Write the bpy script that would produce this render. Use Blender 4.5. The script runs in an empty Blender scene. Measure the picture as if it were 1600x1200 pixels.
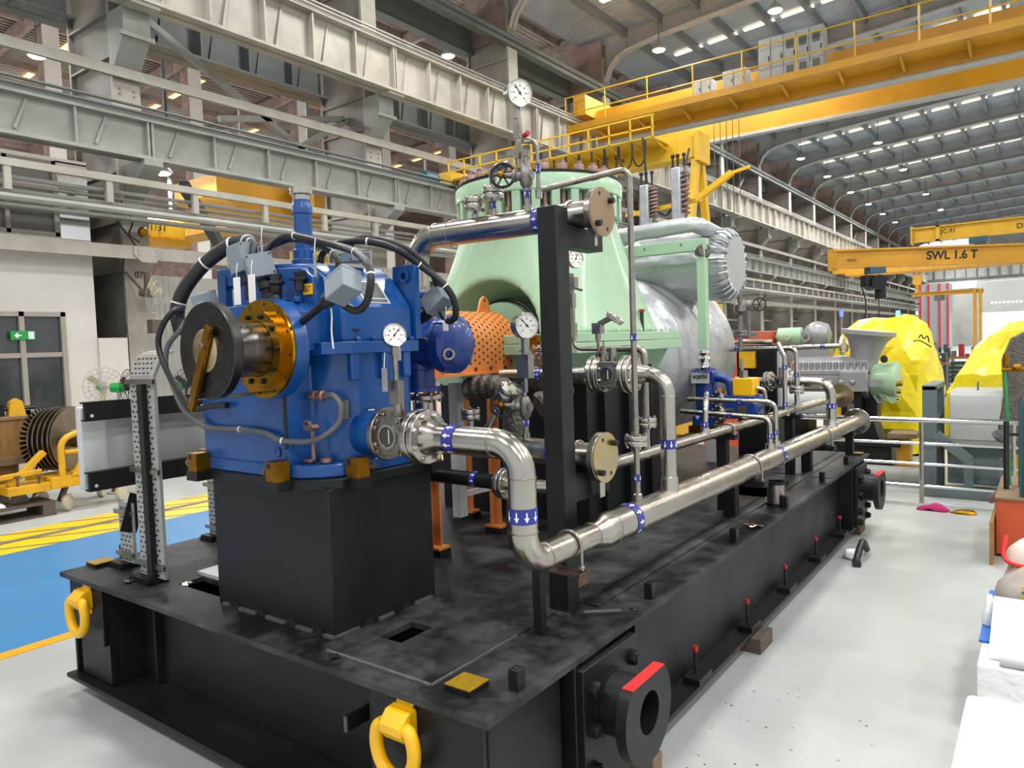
import bpy, bmesh, math, random
from mathutils import Vector, Matrix
random.seed(7)
U = 1.3                      # metres per drawing unit
S = bpy.context.scene
COL = S.collection
V = Vector
PI = math.pi
ORG = {}                     # world origin (drawing units) of every linked object

# ------------------------------------------------------------------ materials
def lin(c):
    if isinstance(c, str):
        c = [int(c[i:i+2], 16)/255 for i in (1, 3, 5)]
    return tuple((x/12.92 if x <= .04045 else ((x+.055)/1.055)**2.4) for x in c) + (1,)

def mat(name, col, rough=.5, metal=0., var=.0, scale=6., bump=0., bscale=30., col2=None, emit=None, estr=0., coat=0., stretch=None, rvar=0., spec=.5):
    m = bpy.data.materials.new(name); m.use_nodes = True
    nt = m.node_tree; N = nt.nodes; L = nt.links
    b = N['Principled BSDF']
    b.inputs['Base Color'].default_value = lin(col)
    b.inputs['Roughness'].default_value = rough
    b.inputs['Metallic'].default_value = metal
    b.inputs['Specular IOR Level'].default_value = spec
    b.inputs['Coat Weight'].default_value = coat
    b.inputs['Coat Roughness'].default_value = .12
    if emit:
        b.inputs['Emission Color'].default_value = lin(emit); b.inputs['Emission Strength'].default_value = estr
    if var or bump or col2 or rvar:
        tc = N.new('ShaderNodeTexCoord'); mp = N.new('ShaderNodeMapping')
        L.new(tc.outputs['Object'], mp.inputs['Vector'])
        if stretch: mp.inputs['Scale'].default_value = stretch
        nz = N.new('ShaderNodeTexNoise'); nz.inputs['Scale'].default_value = scale
        nz.inputs['Detail'].default_value = 5; nz.inputs['Roughness'].default_value = .62
        L.new(mp.outputs['Vector'], nz.inputs['Vector'])
        if var or col2:
            rp = N.new('ShaderNodeValToRGB')
            a = lin(col); c = lin(col2) if col2 else tuple(x*(1-var) for x in a[:3]) + (1,)
            rp.color_ramp.elements[0].position = .36; rp.color_ramp.elements[1].position = .66
            rp.color_ramp.elements[0].color = c; rp.color_ramp.elements[1].color = a
            L.new(nz.outputs['Fac'], rp.inputs['Fac']); L.new(rp.outputs['Color'], b.inputs['Base Color'])
        if rvar:
            mr = N.new('ShaderNodeMapRange'); mr.inputs['From Min'].default_value = .3; mr.inputs['From Max'].default_value = .7
            mr.inputs['To Min'].default_value = max(.03, rough-rvar); mr.inputs['To Max'].default_value = min(1, rough+rvar)
            L.new(nz.outputs['Fac'], mr.inputs['Value']); L.new(mr.outputs['Result'], b.inputs['Roughness'])
        if bump:
            n2 = N.new('ShaderNodeTexNoise'); n2.inputs['Scale'].default_value = bscale; n2.inputs['Detail'].default_value = 3
            L.new(mp.outputs['Vector'], n2.inputs['Vector'])
            bp = N.new('ShaderNodeBump'); bp.inputs['Strength'].default_value = bump; bp.inputs['Distance'].default_value = .02
            L.new(n2.outputs['Fac'], bp.inputs['Height']); L.new(bp.outputs['Normal'], b.inputs['Normal'])
    return m

def corrug(name, col, axis, freq, rough=.5, col2=None, dist=.03, metal=0., var=.12):
    """ribbed sheet: a wave bump across the given axis plus grime"""
    m = mat(name, col, rough, metal, var=var, scale=.7, col2=col2)
    nt = m.node_tree; N = nt.nodes; L = nt.links; b = N['Principled BSDF']
    tc = N.new('ShaderNodeTexCoord'); w = N.new('ShaderNodeTexWave')
    w.bands_direction = axis; w.inputs['Scale'].default_value = freq; w.wave_profile = 'TRI'
    L.new(tc.outputs['Object'], w.inputs['Vector'])
    bp = N.new('ShaderNodeBump'); bp.inputs['Strength'].default_value = .9; bp.inputs['Distance'].default_value = dist
    L.new(w.outputs['Fac'], bp.inputs['Height']); L.new(bp.outputs['Normal'], b.inputs['Normal'])
    return m

M = dict(
 deck = mat('black_paint', '#2e2f32', .52, spec=.35, var=.55, scale=3.2, bump=.12, bscale=40, col2='#111214', rvar=.12),
 black = mat('dark_grey_paint', '#15181a', .45, spec=.35, var=.25, scale=2.0, rvar=.08),
 blk = mat('black_satin', '#111214', .5, spec=.35, var=.2, scale=9),
 weld = mat('chalky_weld', '#58595a', .7, var=.4, scale=40),
 blue = mat('blue_enamel', '#0b4a8e', .3, var=.16, scale=5, coat=.2, bump=.05, bscale=14),
 blue2 = mat('deep_blue_enamel', '#123c8e', .34, var=.2, scale=7, coat=.3),
 green = mat('pale_green_paint', '#a2c3a2', .42, var=.1, scale=3.5, bump=.1, bscale=9, coat=.15),
 orange = mat('orange_paint', '#d8853f', .45, var=.08, scale=8),
 yellow = mat('yellow_enamel', '#f2b90a', .35, var=.1, scale=8, coat=.2),
 cranyel = mat('crane_yellow', '#c9921c', .45, var=.2, scale=1.2),
 goliath = mat('bright_crane_yellow', '#d9ac18', .45, var=.18, scale=1.4),
 brass = mat('oiled_brass', '#a3731c', .38, 1., var=.35, scale=16),
 gold = mat('gold_passivated', '#b98a1e', .25, 1., var=.3, scale=7, rvar=.08),
 rustd = mat('brown_rusty_steel', '#5a463c', .6, .4, var=.35, scale=18),
 padface = mat('oily_yellow', '#b18c18', .35, .35, var=.3, scale=30, bump=.2, bscale=60),
 zinc = mat('yellow_zinc', '#c8b070', .32, 1., col2='#b5a890', scale=9),
 tan = mat('blank_board', '#8d7457', .6, var=.12, scale=9),
 ss = mat('stainless', '#b9b4ab', .27, 1., var=.12, scale=4, rvar=.07),
 ssd = mat('brushed_stainless', '#a39d94', .34, 1., var=.22, scale=14, rvar=.1),
 castss = mat('cast_steel', '#8f8b85', .45, 1., var=.25, scale=22, bump=.1, bscale=70),
 steel = mat('machined_steel', '#777472', .3, 1., var=.35, scale=5, stretch=(1, 14, 1)),
 dsteel = mat('dark_machined_steel', '#4b4a4a', .36, 1., var=.3, scale=12),
 rust = mat('bolt_steel', '#9b8078', .5, .8, var=.35, scale=18),
 chrome = mat('chrome', '#d5d5d3', .12, 1.),
 silver = mat('insulation_cloth', '#babdc0', .36, .55, var=.16, scale=3.0, bump=1., bscale=5),
 ins = mat('foil_lagging', '#6f6a64', .5, .6, var=.4, scale=25, bump=.8, bscale=45),
 jbox = mat('grey_plastic_box', '#818b93', .45, var=.06, scale=9),
 panel = mat('light_grey_panel', '#c3c5c6', .45, var=.04, scale=3),
 tray = mat('galvanised', '#b4b2ae', .5, .35, var=.2, scale=18),
 rubber = mat('black_rubber', '#1a1b1d', .42, var=.2, scale=12),
 greyrub = mat('grey_conduit', '#5a5c60', .42, var=.2, scale=12),
 white = mat('white_paper', '#eceae6', .7, var=.05, scale=9),
 dial = mat('dial_white', '#f1f0ea', .35),
 ink = mat('black_ink', '#141416', .6),
 band = mat('blue_label', '#27318c', .45),
 glass = mat('dark_sight_glass', '#2a2a28', .08, coat=.5),
 red = mat('red_paint', '#e01f1f', .5, var=.06, scale=12),
 redcap = mat('red_cap', '#a11d2a', .5),
 concrete = mat('floor_grey', '#b4b8b5', .38, var=.09, scale=.9, col2='#a3a8a6', bump=.03, bscale=6, rvar=.1),
 bluefl = mat('blue_floor_paint', '#3b80b4', .33, var=.07, scale=1.2, rvar=.06),
 yelfl = mat('yellow_floor_paint', '#f4c814', .4, var=.08, scale=3),
 orfl = mat('orange_floor_paint', '#f0a416', .4, var=.08, scale=3),
 brfl = mat('grey_brown_strip', '#7b746c', .5, var=.12, scale=3),
 col = mat('column_grey', '#8b867d', .55, var=.22, scale=1.1, col2='#77726a'),
 girder = mat('girder_grey', '#a6a296', .5, var=.22, scale=1.4, col2='#928e82'),
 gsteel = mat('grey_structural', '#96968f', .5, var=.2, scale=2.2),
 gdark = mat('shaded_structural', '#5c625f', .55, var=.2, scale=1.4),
 raft = mat('rafter_grey', '#b2b3b3', .55, var=.15, scale=1.0),
 purl = mat('purlin_grey', '#7b8086', .55, var=.15, scale=1.5),
 roof = corrug('roof_sheet', '#adb7c1', 'Y', 1.6, .5, '#97a2ad', .03),
 roof2 = corrug('side_bay_roof', '#b3a69b', 'X', 1.2, .6, '#9d9086', .03),
 brick = mat('pinkish_wall_and_light', '#a8928a', .8, var=.3, scale=1.6, col2='#84726b'),  # wall tone; also carries the pink light painted on column sides
 clad = corrug('white_cladding', '#c6c3bd', 'Y', 2.6, .5, '#b0ada7', .02),
 cladx = corrug('grey_cladding', '#a9a9a6', 'X', 1.4, .5, '#9a9a97', .02),
 grime = mat('grimy_wall', '#7d766d', .75, var=.45, scale=1.1, col2='#5a544c'),
 whitewall = mat('white_panel_wall', '#d2cdc7', .5, var=.09, scale=.8),
 frame = mat('window_frame', '#a39a90', .5, var=.12, scale=4),
 pane = mat('dark_window_glass', '#3d4140', .07, coat=.3, var=.1, scale=1.),
 pane2 = mat('dusty_window_glass', '#6b6860', .3, var=.2, scale=1.2),
 dark = mat('dark_recess', '#3a332d', .8, var=.3, scale=2),
 sky = mat('skylight_glow', '#ffffff', .5, emit='#ffe6b8', estr=2.6),
 skyw = mat('warm_skylight_glow', '#ffe2b0', .5, emit='#ffc978', estr=3.0),
 lamp = mat('lamp_glow', '#ffffff', .5, emit='#f4f8ff', estr=45.),
 tarp = mat('yellow_tarpaulin', '#f0dc12', .38, var=.12, scale=2.2, col2='#dcc60c', bump=1., bscale=5.5, coat=.15),
 tgrey = mat('turbine_grey', '#9a9c9e', .38, .3, var=.15, scale=6),
 stand = mat('stand_grey', '#5f6d70', .5, var=.12, scale=3),
 hood = mat('hood_grey', '#a6a9a6', .5, var=.12, scale=2),
 wood = mat('rough_wood', '#8a7358', .75, var=.35, scale=6, stretch=(1, 9, 9), bump=.2, bscale=20),
 ply = mat('brown_plywood', '#9d7440', .6, var=.3, scale=3, stretch=(1, 6, 1), bump=.1),
 dwood = mat('weathered_wood', '#62564a', .8, var=.35, scale=6, stretch=(1, 9, 9), bump=.2),
 cartyel = mat('cart_yellow', '#dda81b', .45, var=.2, scale=5),
 wheel = mat('wheel_cream', '#c9bfa4', .5, var=.15, scale=8),
 rotor = mat('rotor_steel', '#8d8471', .34, 1., var=.3, scale=6),
 foam = mat('white_foam', '#f1f3f2', .75, var=.05, scale=5, bump=.7, bscale=22),
 sack = mat('printed_sack', '#b7aba1', .55, var=.2, scale=9, bump=.4, bscale=8),
 cloth = mat('cream_cloth', '#ddd2c5', .8, var=.1, scale=9, bump=.4, bscale=9),
 tarpb = mat('blue_sheet', '#2a72d6', .5, var=.1),
 gasb = mat('gas_cylinder_blue', '#2b5668', .4, var=.2, scale=6),
 gasg = mat('gas_cylinder_green', '#2d3f38', .45, var=.25, scale=6),
 orb = mat('orange_red_sheet', '#c4502a', .5, var=.15, scale=4),
 pink = mat('magenta_cloth', '#b0195f', .8, var=.25, scale=12, bump=.5),
 contain = mat('container_silver', '#a7adb3', .5, var=.12, scale=2),
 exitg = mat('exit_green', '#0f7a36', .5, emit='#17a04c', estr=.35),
 exitw = mat('exit_white', '#e8f4e6', .5, emit='#e8f4e6', estr=.5),
 daylight = mat('daylight_opening', '#ffffff', .5, emit='#ffffff', estr=1.6),
 led = mat('blue_status_lamp', '#5a6cff', .4, emit='#4a5cff', estr=3.),
 cyan = mat('cyan_status_lamp', '#70e0ff', .4, emit='#60d8ff', estr=3.),
 drab = mat('bench_drab', '#6a6f6c', .6, var=.5, scale=4),
)

for e_, p_ in zip(next(n for n in M['deck'].node_tree.nodes if n.type == 'VALTORGB').color_ramp.elements, (.42, .80)): e_.position = p_
next(n for n in M['deck'].node_tree.nodes if n.type == 'VALTORGB').color_ramp.elements[1].color = lin('#56575a')

# ------------------------------------------------------------------ mesh builder
def basis(w):
    w = V(w).normalized()
    a = V((0, 0, 1)) if abs(w.z) < .9 else V((0, 1, 0))
    u = a.cross(w).normalized(); v = w.cross(u).normalized()
    return u, v, w

class MB:
    def __init__(s): s.v = []; s.f = []; s.m = []; s.g = []
    def add(s, vs, fs, mi=0):
        o = len(s.v); s.g.append((o, len(s.f))); s.v += [V(p) for p in vs]
        for f in fs: s.f.append([i+o for i in f]); s.m.append(mi)
        return s
    def box(s, x0, x1, y0, y1, z0, z1, mi=0):
        if x0 > x1: x0, x1 = x1, x0
        if y0 > y1: y0, y1 = y1, y0
        if z0 > z1: z0, z1 = z1, z0
        v = [(x, y, z) for x in (x0, x1) for y in (y0, y1) for z in (z0, z1)]
        return s.add(v, [(0,1,3,2),(4,6,7,5),(0,4,5,1),(2,3,7,6),(0,2,6,4),(1,5,7,3)], mi)
    def obox(s, c, sz, R=None, mi=0):
        c = V(c); h = V(sz)/2; R = R or Matrix.Identity(3)
        v = [c + R @ V((sx*h.x, sy*h.y, sz_*h.z)) for sx in (-1,1) for sy in (-1,1) for sz_ in (-1,1)]
        return s.add(v, [(0,1,3,2),(4,6,7,5),(0,4,5,1),(2,3,7,6),(0,2,6,4),(1,5,7,3)], mi)
    def bar(s, p0, p1, w, h=None, up=(0,0,1), mi=0):
        p0 = V(p0); p1 = V(p1); d = (p1-p0); L = d.length; d.normalize(); h = w if h is None else h
        up = V(up)
        if abs(d.dot(up)) > .98: up = V((0, 1, 0))
        sd = d.cross(up).normalized(); up = sd.cross(d)
        R = Matrix((sd, d, up)).transposed()
        return s.obox((p0+p1)/2, (w, L, h), R, mi)
    def lathe(s, o, axis, prof, n=24, mi=0, closed=False):
        u, v, w = basis(axis); o = V(o); k = len(prof); vs = []
        for r, h in prof:
            for i in range(n):
                a = 2*PI*i/n
                vs.append(o + w*h + (u*math.cos(a)+v*math.sin(a))*max(r, 1e-5))
        fs = []
        for j in range(k-1 + (1 if closed else 0)):
            j2 = (j+1) % k
            for i in range(n):
                i2 = (i+1) % n
                fs.append((j*n+i, j*n+i2, j2*n+i2, j2*n+i))
        if not closed:
            if prof[0][0] > 1e-4: fs.append(tuple(reversed(range(n))))
            if prof[-1][0] > 1e-4: fs.append(tuple((k-1)*n+i for i in range(n)))
        return s.add(vs, fs, mi)
    def cyl(s, p0, p1, r0, r1=None, n=20, mi=0):
        p0 = V(p0); p1 = V(p1); r1 = r0 if r1 is None else r1
        return s.lathe(p0, p1-p0, [(r0, 0), (r1, (p1-p0).length)], n, mi)
    def ring(s, p, axis, R, r, h, n=28, mi=0):
        return s.lathe(p, axis, [(r, 0), (R, 0), (R, h), (r, h)], n, mi, closed=True)
    def torus(s, c, axis, R, r, n=28, k=10, mi=0, a0=0, a1=2*PI):
        pr = [(R+r*math.cos(2*PI*i/k), r*math.sin(2*PI*i/k)) for i in range(k)]
        return s.lathe(c, axis, pr, n, mi, closed=True)
    def tube(s, pts, r, n=12, mi=0, caps=True):
        pts = [V(p) for p in pts]; k = len(pts); rs = r if isinstance(r, (list, tuple)) else [r]*k
        T = []
        for i in range(k):
            t = (pts[min(i+1, k-1)] - pts[max(i-1, 0)])
            T.append(t.normalized() if t.length > 1e-9 else V((0, 0, 1)))
        u, v, w = basis(T[0]); vs = []
        for i in range(k):
            if i:
                u = (u - T[i]*u.dot(T[i]))
                u = u.normalized() if u.length > 1e-6 else basis(T[i])[0]
            v = T[i].cross(u)
            for j in range(n):
                a = 2*PI*j/n; vs.append(pts[i] + (u*math.cos(a)+v*math.sin(a))*rs[i])
        fs = [(i*n+j, i*n+(j+1) % n, (i+1)*n+(j+1) % n, (i+1)*n+j) for i in range(k-1) for j in range(n)]
        if caps: fs += [tuple(reversed(range(n))), tuple((k-1)*n+j for j in range(n))]
        return s.add(vs, fs, mi)
    def prism(s, poly, axis, a0, a1, mi=0):
        """poly in the two other axes (in x,y,z order), extruded along axis"""
        def P(p, a):
            return {'x': (a, p[0], p[1]), 'y': (p[0], a, p[1]), 'z': (p[0], p[1], a)}[axis]
        n = len(poly); vs = [P(p, a0) for p in poly] + [P(p, a1) for p in poly]
        fs = [tuple(range(n)), tuple(reversed(range(n, 2*n)))] + [(i, i+n, (i+1) % n+n, (i+1) % n) for i in range(n)]
        return s.add(vs, fs, mi)
    def ball(s, c, r, n=16, k=10, mi=0, sc=(1,1,1)):
        c = V(c); vs = []
        for j in range(k+1):
            t = PI*j/k
            for i in range(n):
                a = 2*PI*i/n
                vs.append(c + V((sc[0]*r*math.sin(t)*math.cos(a), sc[1]*r*math.sin(t)*math.sin(a), sc[2]*r*math.cos(t))))
        return s.add(vs, [(j*n+i, (j+1)*n+i, (j+1)*n+(i+1) % n, j*n+(i+1) % n) for j in range(k) for i in range(n)], mi)
    def hexa(s, p, axis, r, h, mi=0): return s.lathe(p, axis, [(r, 0), (r, h*.85), (r*.86, h)], 6, mi)
    def plate(s, x0, x1, y0, y1, z0, z1, holes, mi=0):
        xs = sorted({x0, x1, *[h[0] for h in holes], *[h[1] for h in holes]})
        ys = sorted({y0, y1, *[h[2] for h in holes], *[h[3] for h in holes]})
        nx, ny = len(xs)-1, len(ys)-1
        def solid(i, j):
            if not (0 <= i < nx and 0 <= j < ny): return False
            cx, cy = (xs[i]+xs[i+1])/2, (ys[j]+ys[j+1])/2
            return not any(h[0] < cx < h[1] and h[2] < cy < h[3] for h in holes)
        for i in range(nx):
            for j in range(ny):
                if not solid(i, j): continue
                a, b, c, d = xs[i], xs[i+1], ys[j], ys[j+1]
                s.add([(a,c,z1),(b,c,z1),(b,d,z1),(a,d,z1),(a,c,z0),(b,c,z0),(b,d,z0),(a,d,z0)], [(0,1,2,3),(7,6,5,4)], mi)
                for di, dj, q in ((-1,0,(0,3,7,4)),(1,0,(2,1,5,6)),(0,-1,(1,0,4,5)),(0,1,(3,2,6,7))):
                    if not solid(i+di, j+dj):
                        s.add([(a,c,z1),(b,c,z1),(b,d,z1),(a,d,z1),(a,c,z0),(b,c,z0),(b,d,z0),(a,d,z0)], [q], mi)
        return s
    def build(s, name, mats, parent=None, bevel=0, kind=None, label=None, cat=None, group=None, ang=35, mods=None):
        mats = mats if isinstance(mats, (list, tuple)) else [mats]
        me = bpy.data.meshes.new(name)
        if parent is not None: og = ORG[parent.name]
        else:
            lo = V([min(p[i] for p in s.v) for i in range(3)]); hi = V([max(p[i] for p in s.v) for i in range(3)])
            og = V(((lo.x+hi.x)/2, (lo.y+hi.y)/2, lo.z))
        me.from_pydata([tuple((p-og)*U) for p in s.v], [], s.f)
        for m in mats: me.materials.append(M[m] if isinstance(m, str) else m)
        for i, p in enumerate(me.polygons): p.material_index = s.m[i]
        bm = bmesh.new(); bm.from_mesh(me)
        bmesh.ops.remove_doubles(bm, verts=bm.verts, dist=1e-5)
        bmesh.ops.recalc_face_normals(bm, faces=bm.faces); bm.to_mesh(me); bm.free()
        me.polygons.foreach_set('use_smooth', [True]*len(me.polygons))
        me.set_sharp_from_angle(angle=math.radians(ang))
        o = bpy.data.objects.new(name, me); COL.objects.link(o)
        ORG[o.name] = og
        if parent is not None: o.parent = parent
        else: o.location = og*U
        if bevel:
            b = o.modifiers.new('bevel', 'BEVEL'); b.width = bevel*U; b.segments = 2; b.limit_method = 'ANGLE'; b.angle_limit = math.radians(50)
            b.harden_normals = False
        tag(o, label, cat, group, kind)
        return o

def build_each(mb, name, mats, parent, **k):
    """every shape added to mb becomes a part object of its own"""
    g = mb.g + [(len(mb.v), len(mb.f))]; out = []
    for (v0, f0), (v1, f1) in zip(g, g[1:]):
        q = MB(); q.v = mb.v[v0:v1]; q.f = [[i-v0 for i in f] for f in mb.f[f0:f1]]; q.m = mb.m[f0:f1]; out.append(q.build(name, mats, parent, **k))
    return out

def tag(o, label=None, cat=None, group=None, kind=None):
    if label: o['label'] = label
    if cat: o['category'] = cat
    if group: o['group'] = group
    if kind: o['kind'] = kind
    return o

def thing(name, loc, label, cat, group=None):
    o = bpy.data.objects.new(name, None); COL.objects.link(o); o.empty_display_size = .1
    o.location = V(loc)*U; ORG[o.name] = V(loc); tag(o, label, cat, group); return o

def dup(root, off, label=None, rz=0.):
    r = root.copy(); COL.objects.link(r)
    r.location = root.location + V(off)*U; ORG[r.name] = ORG[root.name] + V(off)
    if rz: r.rotation_euler.z = root.rotation_euler.z + rz
    if label: r['label'] = label
    for ch in root.children:
        c = ch.copy(); COL.objects.link(c); c.parent = r; ORG[c.name] = ORG[r.name]
        for g in ch.children:
            d = g.copy(); COL.objects.link(d); d.parent = c; ORG[d.name] = ORG[r.name]
    return r

def fillet(pts, R, k=7):
    pts = [V(p) for p in pts]; out = [pts[0]]
    for i in range(1, len(pts)-1):
        a, b, c = pts[i-1], pts[i], pts[i+1]
        d1 = (a-b).normalized(); d2 = (c-b).normalized(); ang = d1.angle(d2)
        if ang > PI-.02: out.append(b); continue
        t = min(R/math.tan(ang/2), (a-b).length*.95, (c-b).length*.95); r = t*math.tan(ang/2)
        ctr = b + (d1+d2).normalized()*(r/math.sin(ang/2))
        s0 = b+d1*t-ctr; s1 = b+d2*t-ctr; tot = s0.angle(s1); ax = s0.cross(s1).normalized()
        for j in range(k+1): out.append(ctr + Matrix.Rotation(tot*j/k, 3, ax) @ s0)
    out.append(pts[-1]); return out

def spline(pts, k=8):
    p = [V(q) for q in pts]; p = [p[0]*2-p[1]] + p + [p[-1]*2-p[-2]]; out = []
    for i in range(1, len(p)-2):
        for j in range(k):
            t = j/k
            out.append(.5*((2*p[i]) + (p[i+1]-p[i-1])*t + (2*p[i-1]-5*p[i]+4*p[i+1]-p[i+2])*t*t + (3*p[i]-p[i-1]-3*p[i+1]+p[i+2])*t**3))
    out.append(p[-2]); return out

def fl(mb, p, axis, R, t, nb=8, rb=None, bolt=True, mi=0, br=None):
    """bolted flange disc with nuts on both faces, starting at p along axis"""
    p = V(p); w = V(axis).normalized(); u, v, _ = basis(w)
    mb.lathe(p, w, [(R*.97, 0), (R, t*.12), (R, t*.88), (R*.97, t)], 32, mi)
    if bolt:
        rb = rb or R*.8; br = br or R*.085
        for i in range(nb):
            a = 2*PI*(i+.5)/nb; q = p + (u*math.cos(a)+v*math.sin(a))*rb
            mb.hexa(q+w*t, w, br, br*1.3, mi); mb.hexa(q, -w, br, br*1.3, mi)
def joint(mb, p, axis, R, t, nb=8, mi=0, **k):
    """two mating flanges with a gasket between"""
    w = V(axis).normalized(); p = V(p)
    fl(mb, p, w, R, t*.46, nb, mi=mi, **k); mb.cyl(p+w*t*.46, p+w*t*.54, R*.8, mi=mi+1 if mi == 0 else mi); fl(mb, p+w*t*.54, w, R, t*.46, nb, mi=mi, **k)

def band(parent, p, axis, r, wd, n=8, flip=False):
    """blue flow label wrapped round a pipe with white arrows"""
    w = V(axis).normalized(); u, v, _ = basis(w); p = V(p); mb = MB()
    mb.lathe(p-w*wd/2, w, [(r*1.01+.001, 0), (r*1.01+.001, wd)], 28); mb.f.pop(); mb.f.pop(); mb.m.pop(); mb.m.pop()
    R = r*1.01+.0022; s = -1 if flip else 1
    for i in range(n):
        a = 2*PI*i/n
        def P(t, h): return p + w*h*s + (u*math.cos(a+t/R)+v*math.sin(a+t/R))*R
        e = 2*PI*R/n
        mb.add([P(-.07*e, -.32*wd), P(.07*e, -.32*wd), P(.07*e, .05*wd), P(-.07*e, .05*wd)], [(0,1,2,3)], 1)
        mb.add([P(-.26*e, .03*wd), P(.26*e, .03*wd), P(0, .36*wd)], [(0,1,2)], 1)
    return mb.build('flow_label', ['band', 'white'], parent)

def text(name, body, size, p, right, up, m, parent=None, depth=.002, **k):
    cu = bpy.data.curves.new(name, 'FONT'); cu.body = body; cu.size = size; cu.align_x = 'CENTER'; cu.align_y = 'CENTER'; cu.extrude = depth; cu.offset = k.pop('fat', 0.)
    t = bpy.data.objects.new('tmp', cu); COL.objects.link(t)
    bpy.context.view_layer.update()
    me = t.evaluated_get(bpy.context.evaluated_depsgraph_get()).to_mesh()
    r = V(right).normalized(); n = r.cross(V(up)).normalized(); u = n.cross(r)
    vs = [V(p) + r*q.co.x + u*q.co.y + n*q.co.z for q in me.vertices]; fs = [tuple(f.vertices) for f in me.polygons]
    bpy.data.objects.remove(t)
    mb = MB(); mb.add(vs, fs); return mb.build(name, m, parent, **k)
# ------------------------------------------------------------------ the hall
ST = dict(kind='structure')
cols_y = [5.38+4.75*n for n in range(-3, 17)]
MB().box(-41, 13, -12, 88, -.12, 0).build('floor', 'concrete', **ST)
MB().box(-7.25, -4.80, -8, 9.5, 0, .003).build('floor_marking', 'bluefl', **ST)
MB().box(-4.80, -4.70, -8, 12, 0, .0035).build('floor_line', 'orfl', **ST)
mb = MB(); mb.box(-8.12, -7.25, -8, 9.5, 0, .003)
y = -8
while y < 9:
    mb.add([(-8.12, y, .0045), (-8.12, y+.085, .0045), (-7.25, y+1.585, .0045), (-7.25, y+1.5, .0045)], [(0,1,2,3)], 1); y += .62
mb.build('floor_marking', ['yelfl', 'brfl'], **ST)
MB().box(-7.74, -7.66, -8, 9.2, 0, .012).build('floor_cover_strip', 'brfl', **ST)
# stains by the skid: dark flecks on the floor
mb = MB()
for i in range(60):
    x = random.uniform(-1.2, -.55); yy = 2.4+random.uniform(0, 1.1)
    r = random.uniform(.0012, .0042); a = random.uniform(0, PI)
    mb.add([(x+r*math.cos(a+q)*(2 if q in (0, 4) else 1), yy+r*math.sin(a+q), .002) for q in (0, 1.2, 2.4, 4, 5.2)], [(0,1,2,3,4)])
tag(mb.build('floor_stain', 'ink'), kind='stuff', label='scattered dark flecks on the pale floor beside the black base', cat='stain')

def roofz(x): return 10.62 + .072*(10.8-abs(x))
# columns of the left row
mb = MB(); y0 = cols_y[3]
mb.box(-11.85, -10.64, y0-.13, y0+.13, 0, 10.4, 0)
mb.box(-10.66, -10.60, y0-.19, y0+.19, 0, 10.0, 1); mb.box(-11.9, -11.85, y0-.19, y0+.19, 0, 10.4, 0)
for z in (1.6, 2.9, 3.6, 4.3, 5.1, 5.9, 6.5, 7.4, 8.6): mb.box(-11.86, -10.64, y0-.19, y0+.19, z, z+.03, 0)
mb.prism([(-10.6, 5.68), (-10.22, 6.12), (-10.22, 6.49), (-10.6, 6.49)], 'y', y0-.19, y0+.19, 2); mb.box(-10.24, -10.19, y0-.24, y0+.24, 6.08, 6.14, 2)
mb.prism([(-10.6, 3.9), (-10.6, 4.38), (-9.98, 4.38), (-9.98, 4.3)], 'y', y0-.13, y0+.13, 2)
mb.box(-10.15, -9.93, y0-.2, y0+.2, 6.44, 6.5, 1)
for z in (4.9, 5.4):
    for dy in (-.1, .1):
        for dz in (0, .07): mb.cyl((-10.6, y0+dy, z+dz), (-10.585, y0+dy, z+dz), .018, n=6)
c0 = mb.build('column', ['col', 'girder', 'gsteel'], **ST)
# runway girders, one length per bay
def run_girder(name, xa, zb, zt, fw, mats, rail=True):
    m = MB(); a, b = y0+.0, y0+4.75
    m.box(xa-.02, xa+.02, a, b, zb, zt, 0)
    m.box(xa-fw/2, xa+fw/2, a, b, zb, zb+.045, 1); m.box(xa-fw/2, xa+fw/2, a, b, zt-.045, zt, 1)
    k = 5
    for i in range(k+1):
        yy = a + .03 + (b-a-.06)*i/k
        m.box(xa-.02, xa+fw/2-.03, yy-.015, yy+.015, zb, zt, 1)
        if i < k: m.bar((xa+.03, yy+.4, zt-.08), (xa+.05, yy+.25, zb+.1), .03, .03, mi=1)
    if rail:
        m.box(xa-.04, xa+.04, a, b, zt, zt+.09, 2)
        for dz, dx in ((.03, .2), (.12, .16)): m.cyl((xa+dx, a, zt+dz), (xa+dx, b, zt+dz), .022, n=8, mi=2)
    return m.build(name, mats, **ST)
g1 = run_girder('runway_beam_upper', -10.08, 6.49, 7.38, .36, ['girder', 'girder', 'gsteel'])
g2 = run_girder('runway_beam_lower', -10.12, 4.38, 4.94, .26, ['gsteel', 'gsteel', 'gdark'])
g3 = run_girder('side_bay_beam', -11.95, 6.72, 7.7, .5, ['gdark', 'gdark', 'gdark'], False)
mb = MB(); a, b = y0, y0+4.75
mb.box(-10.56, -10.50, a, b, 5.60, 5.74, 0)                   # tie with walkway slats behind it
for i in range(7):
    yy = a+.4+i*.66; mb.box(-11.6, -10.65, yy-.06, yy+.06, 5.02, 5.06, 1)
mb.box(-11.75, -11.65, a, b, 4.9, 5.04, 1); mb.box(-10.72, -10.64, a, b, 4.96, 5.04, 1)
mb.box(-11.5, -11.46, a, b, 5.95, 5.99, 0); mb.bar((-11.48, a+2.4, 5.05), (-11.48, a+2.4, 5.97), .04, mi=0)
tie = mb.build('walkway_beam', ['girder', 'gdark'], **ST)
mb = MB(); mb.box(-10.06, -9.98, a, b, 4.0, 4.09, 0)           # pipe rack under the lower girder
for i in range(4): mb.box(-10.06, -9.99, a+.6+i*1.18-.04, a+.6+i*1.18+.04, 3.72, 4.0, 0)
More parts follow.
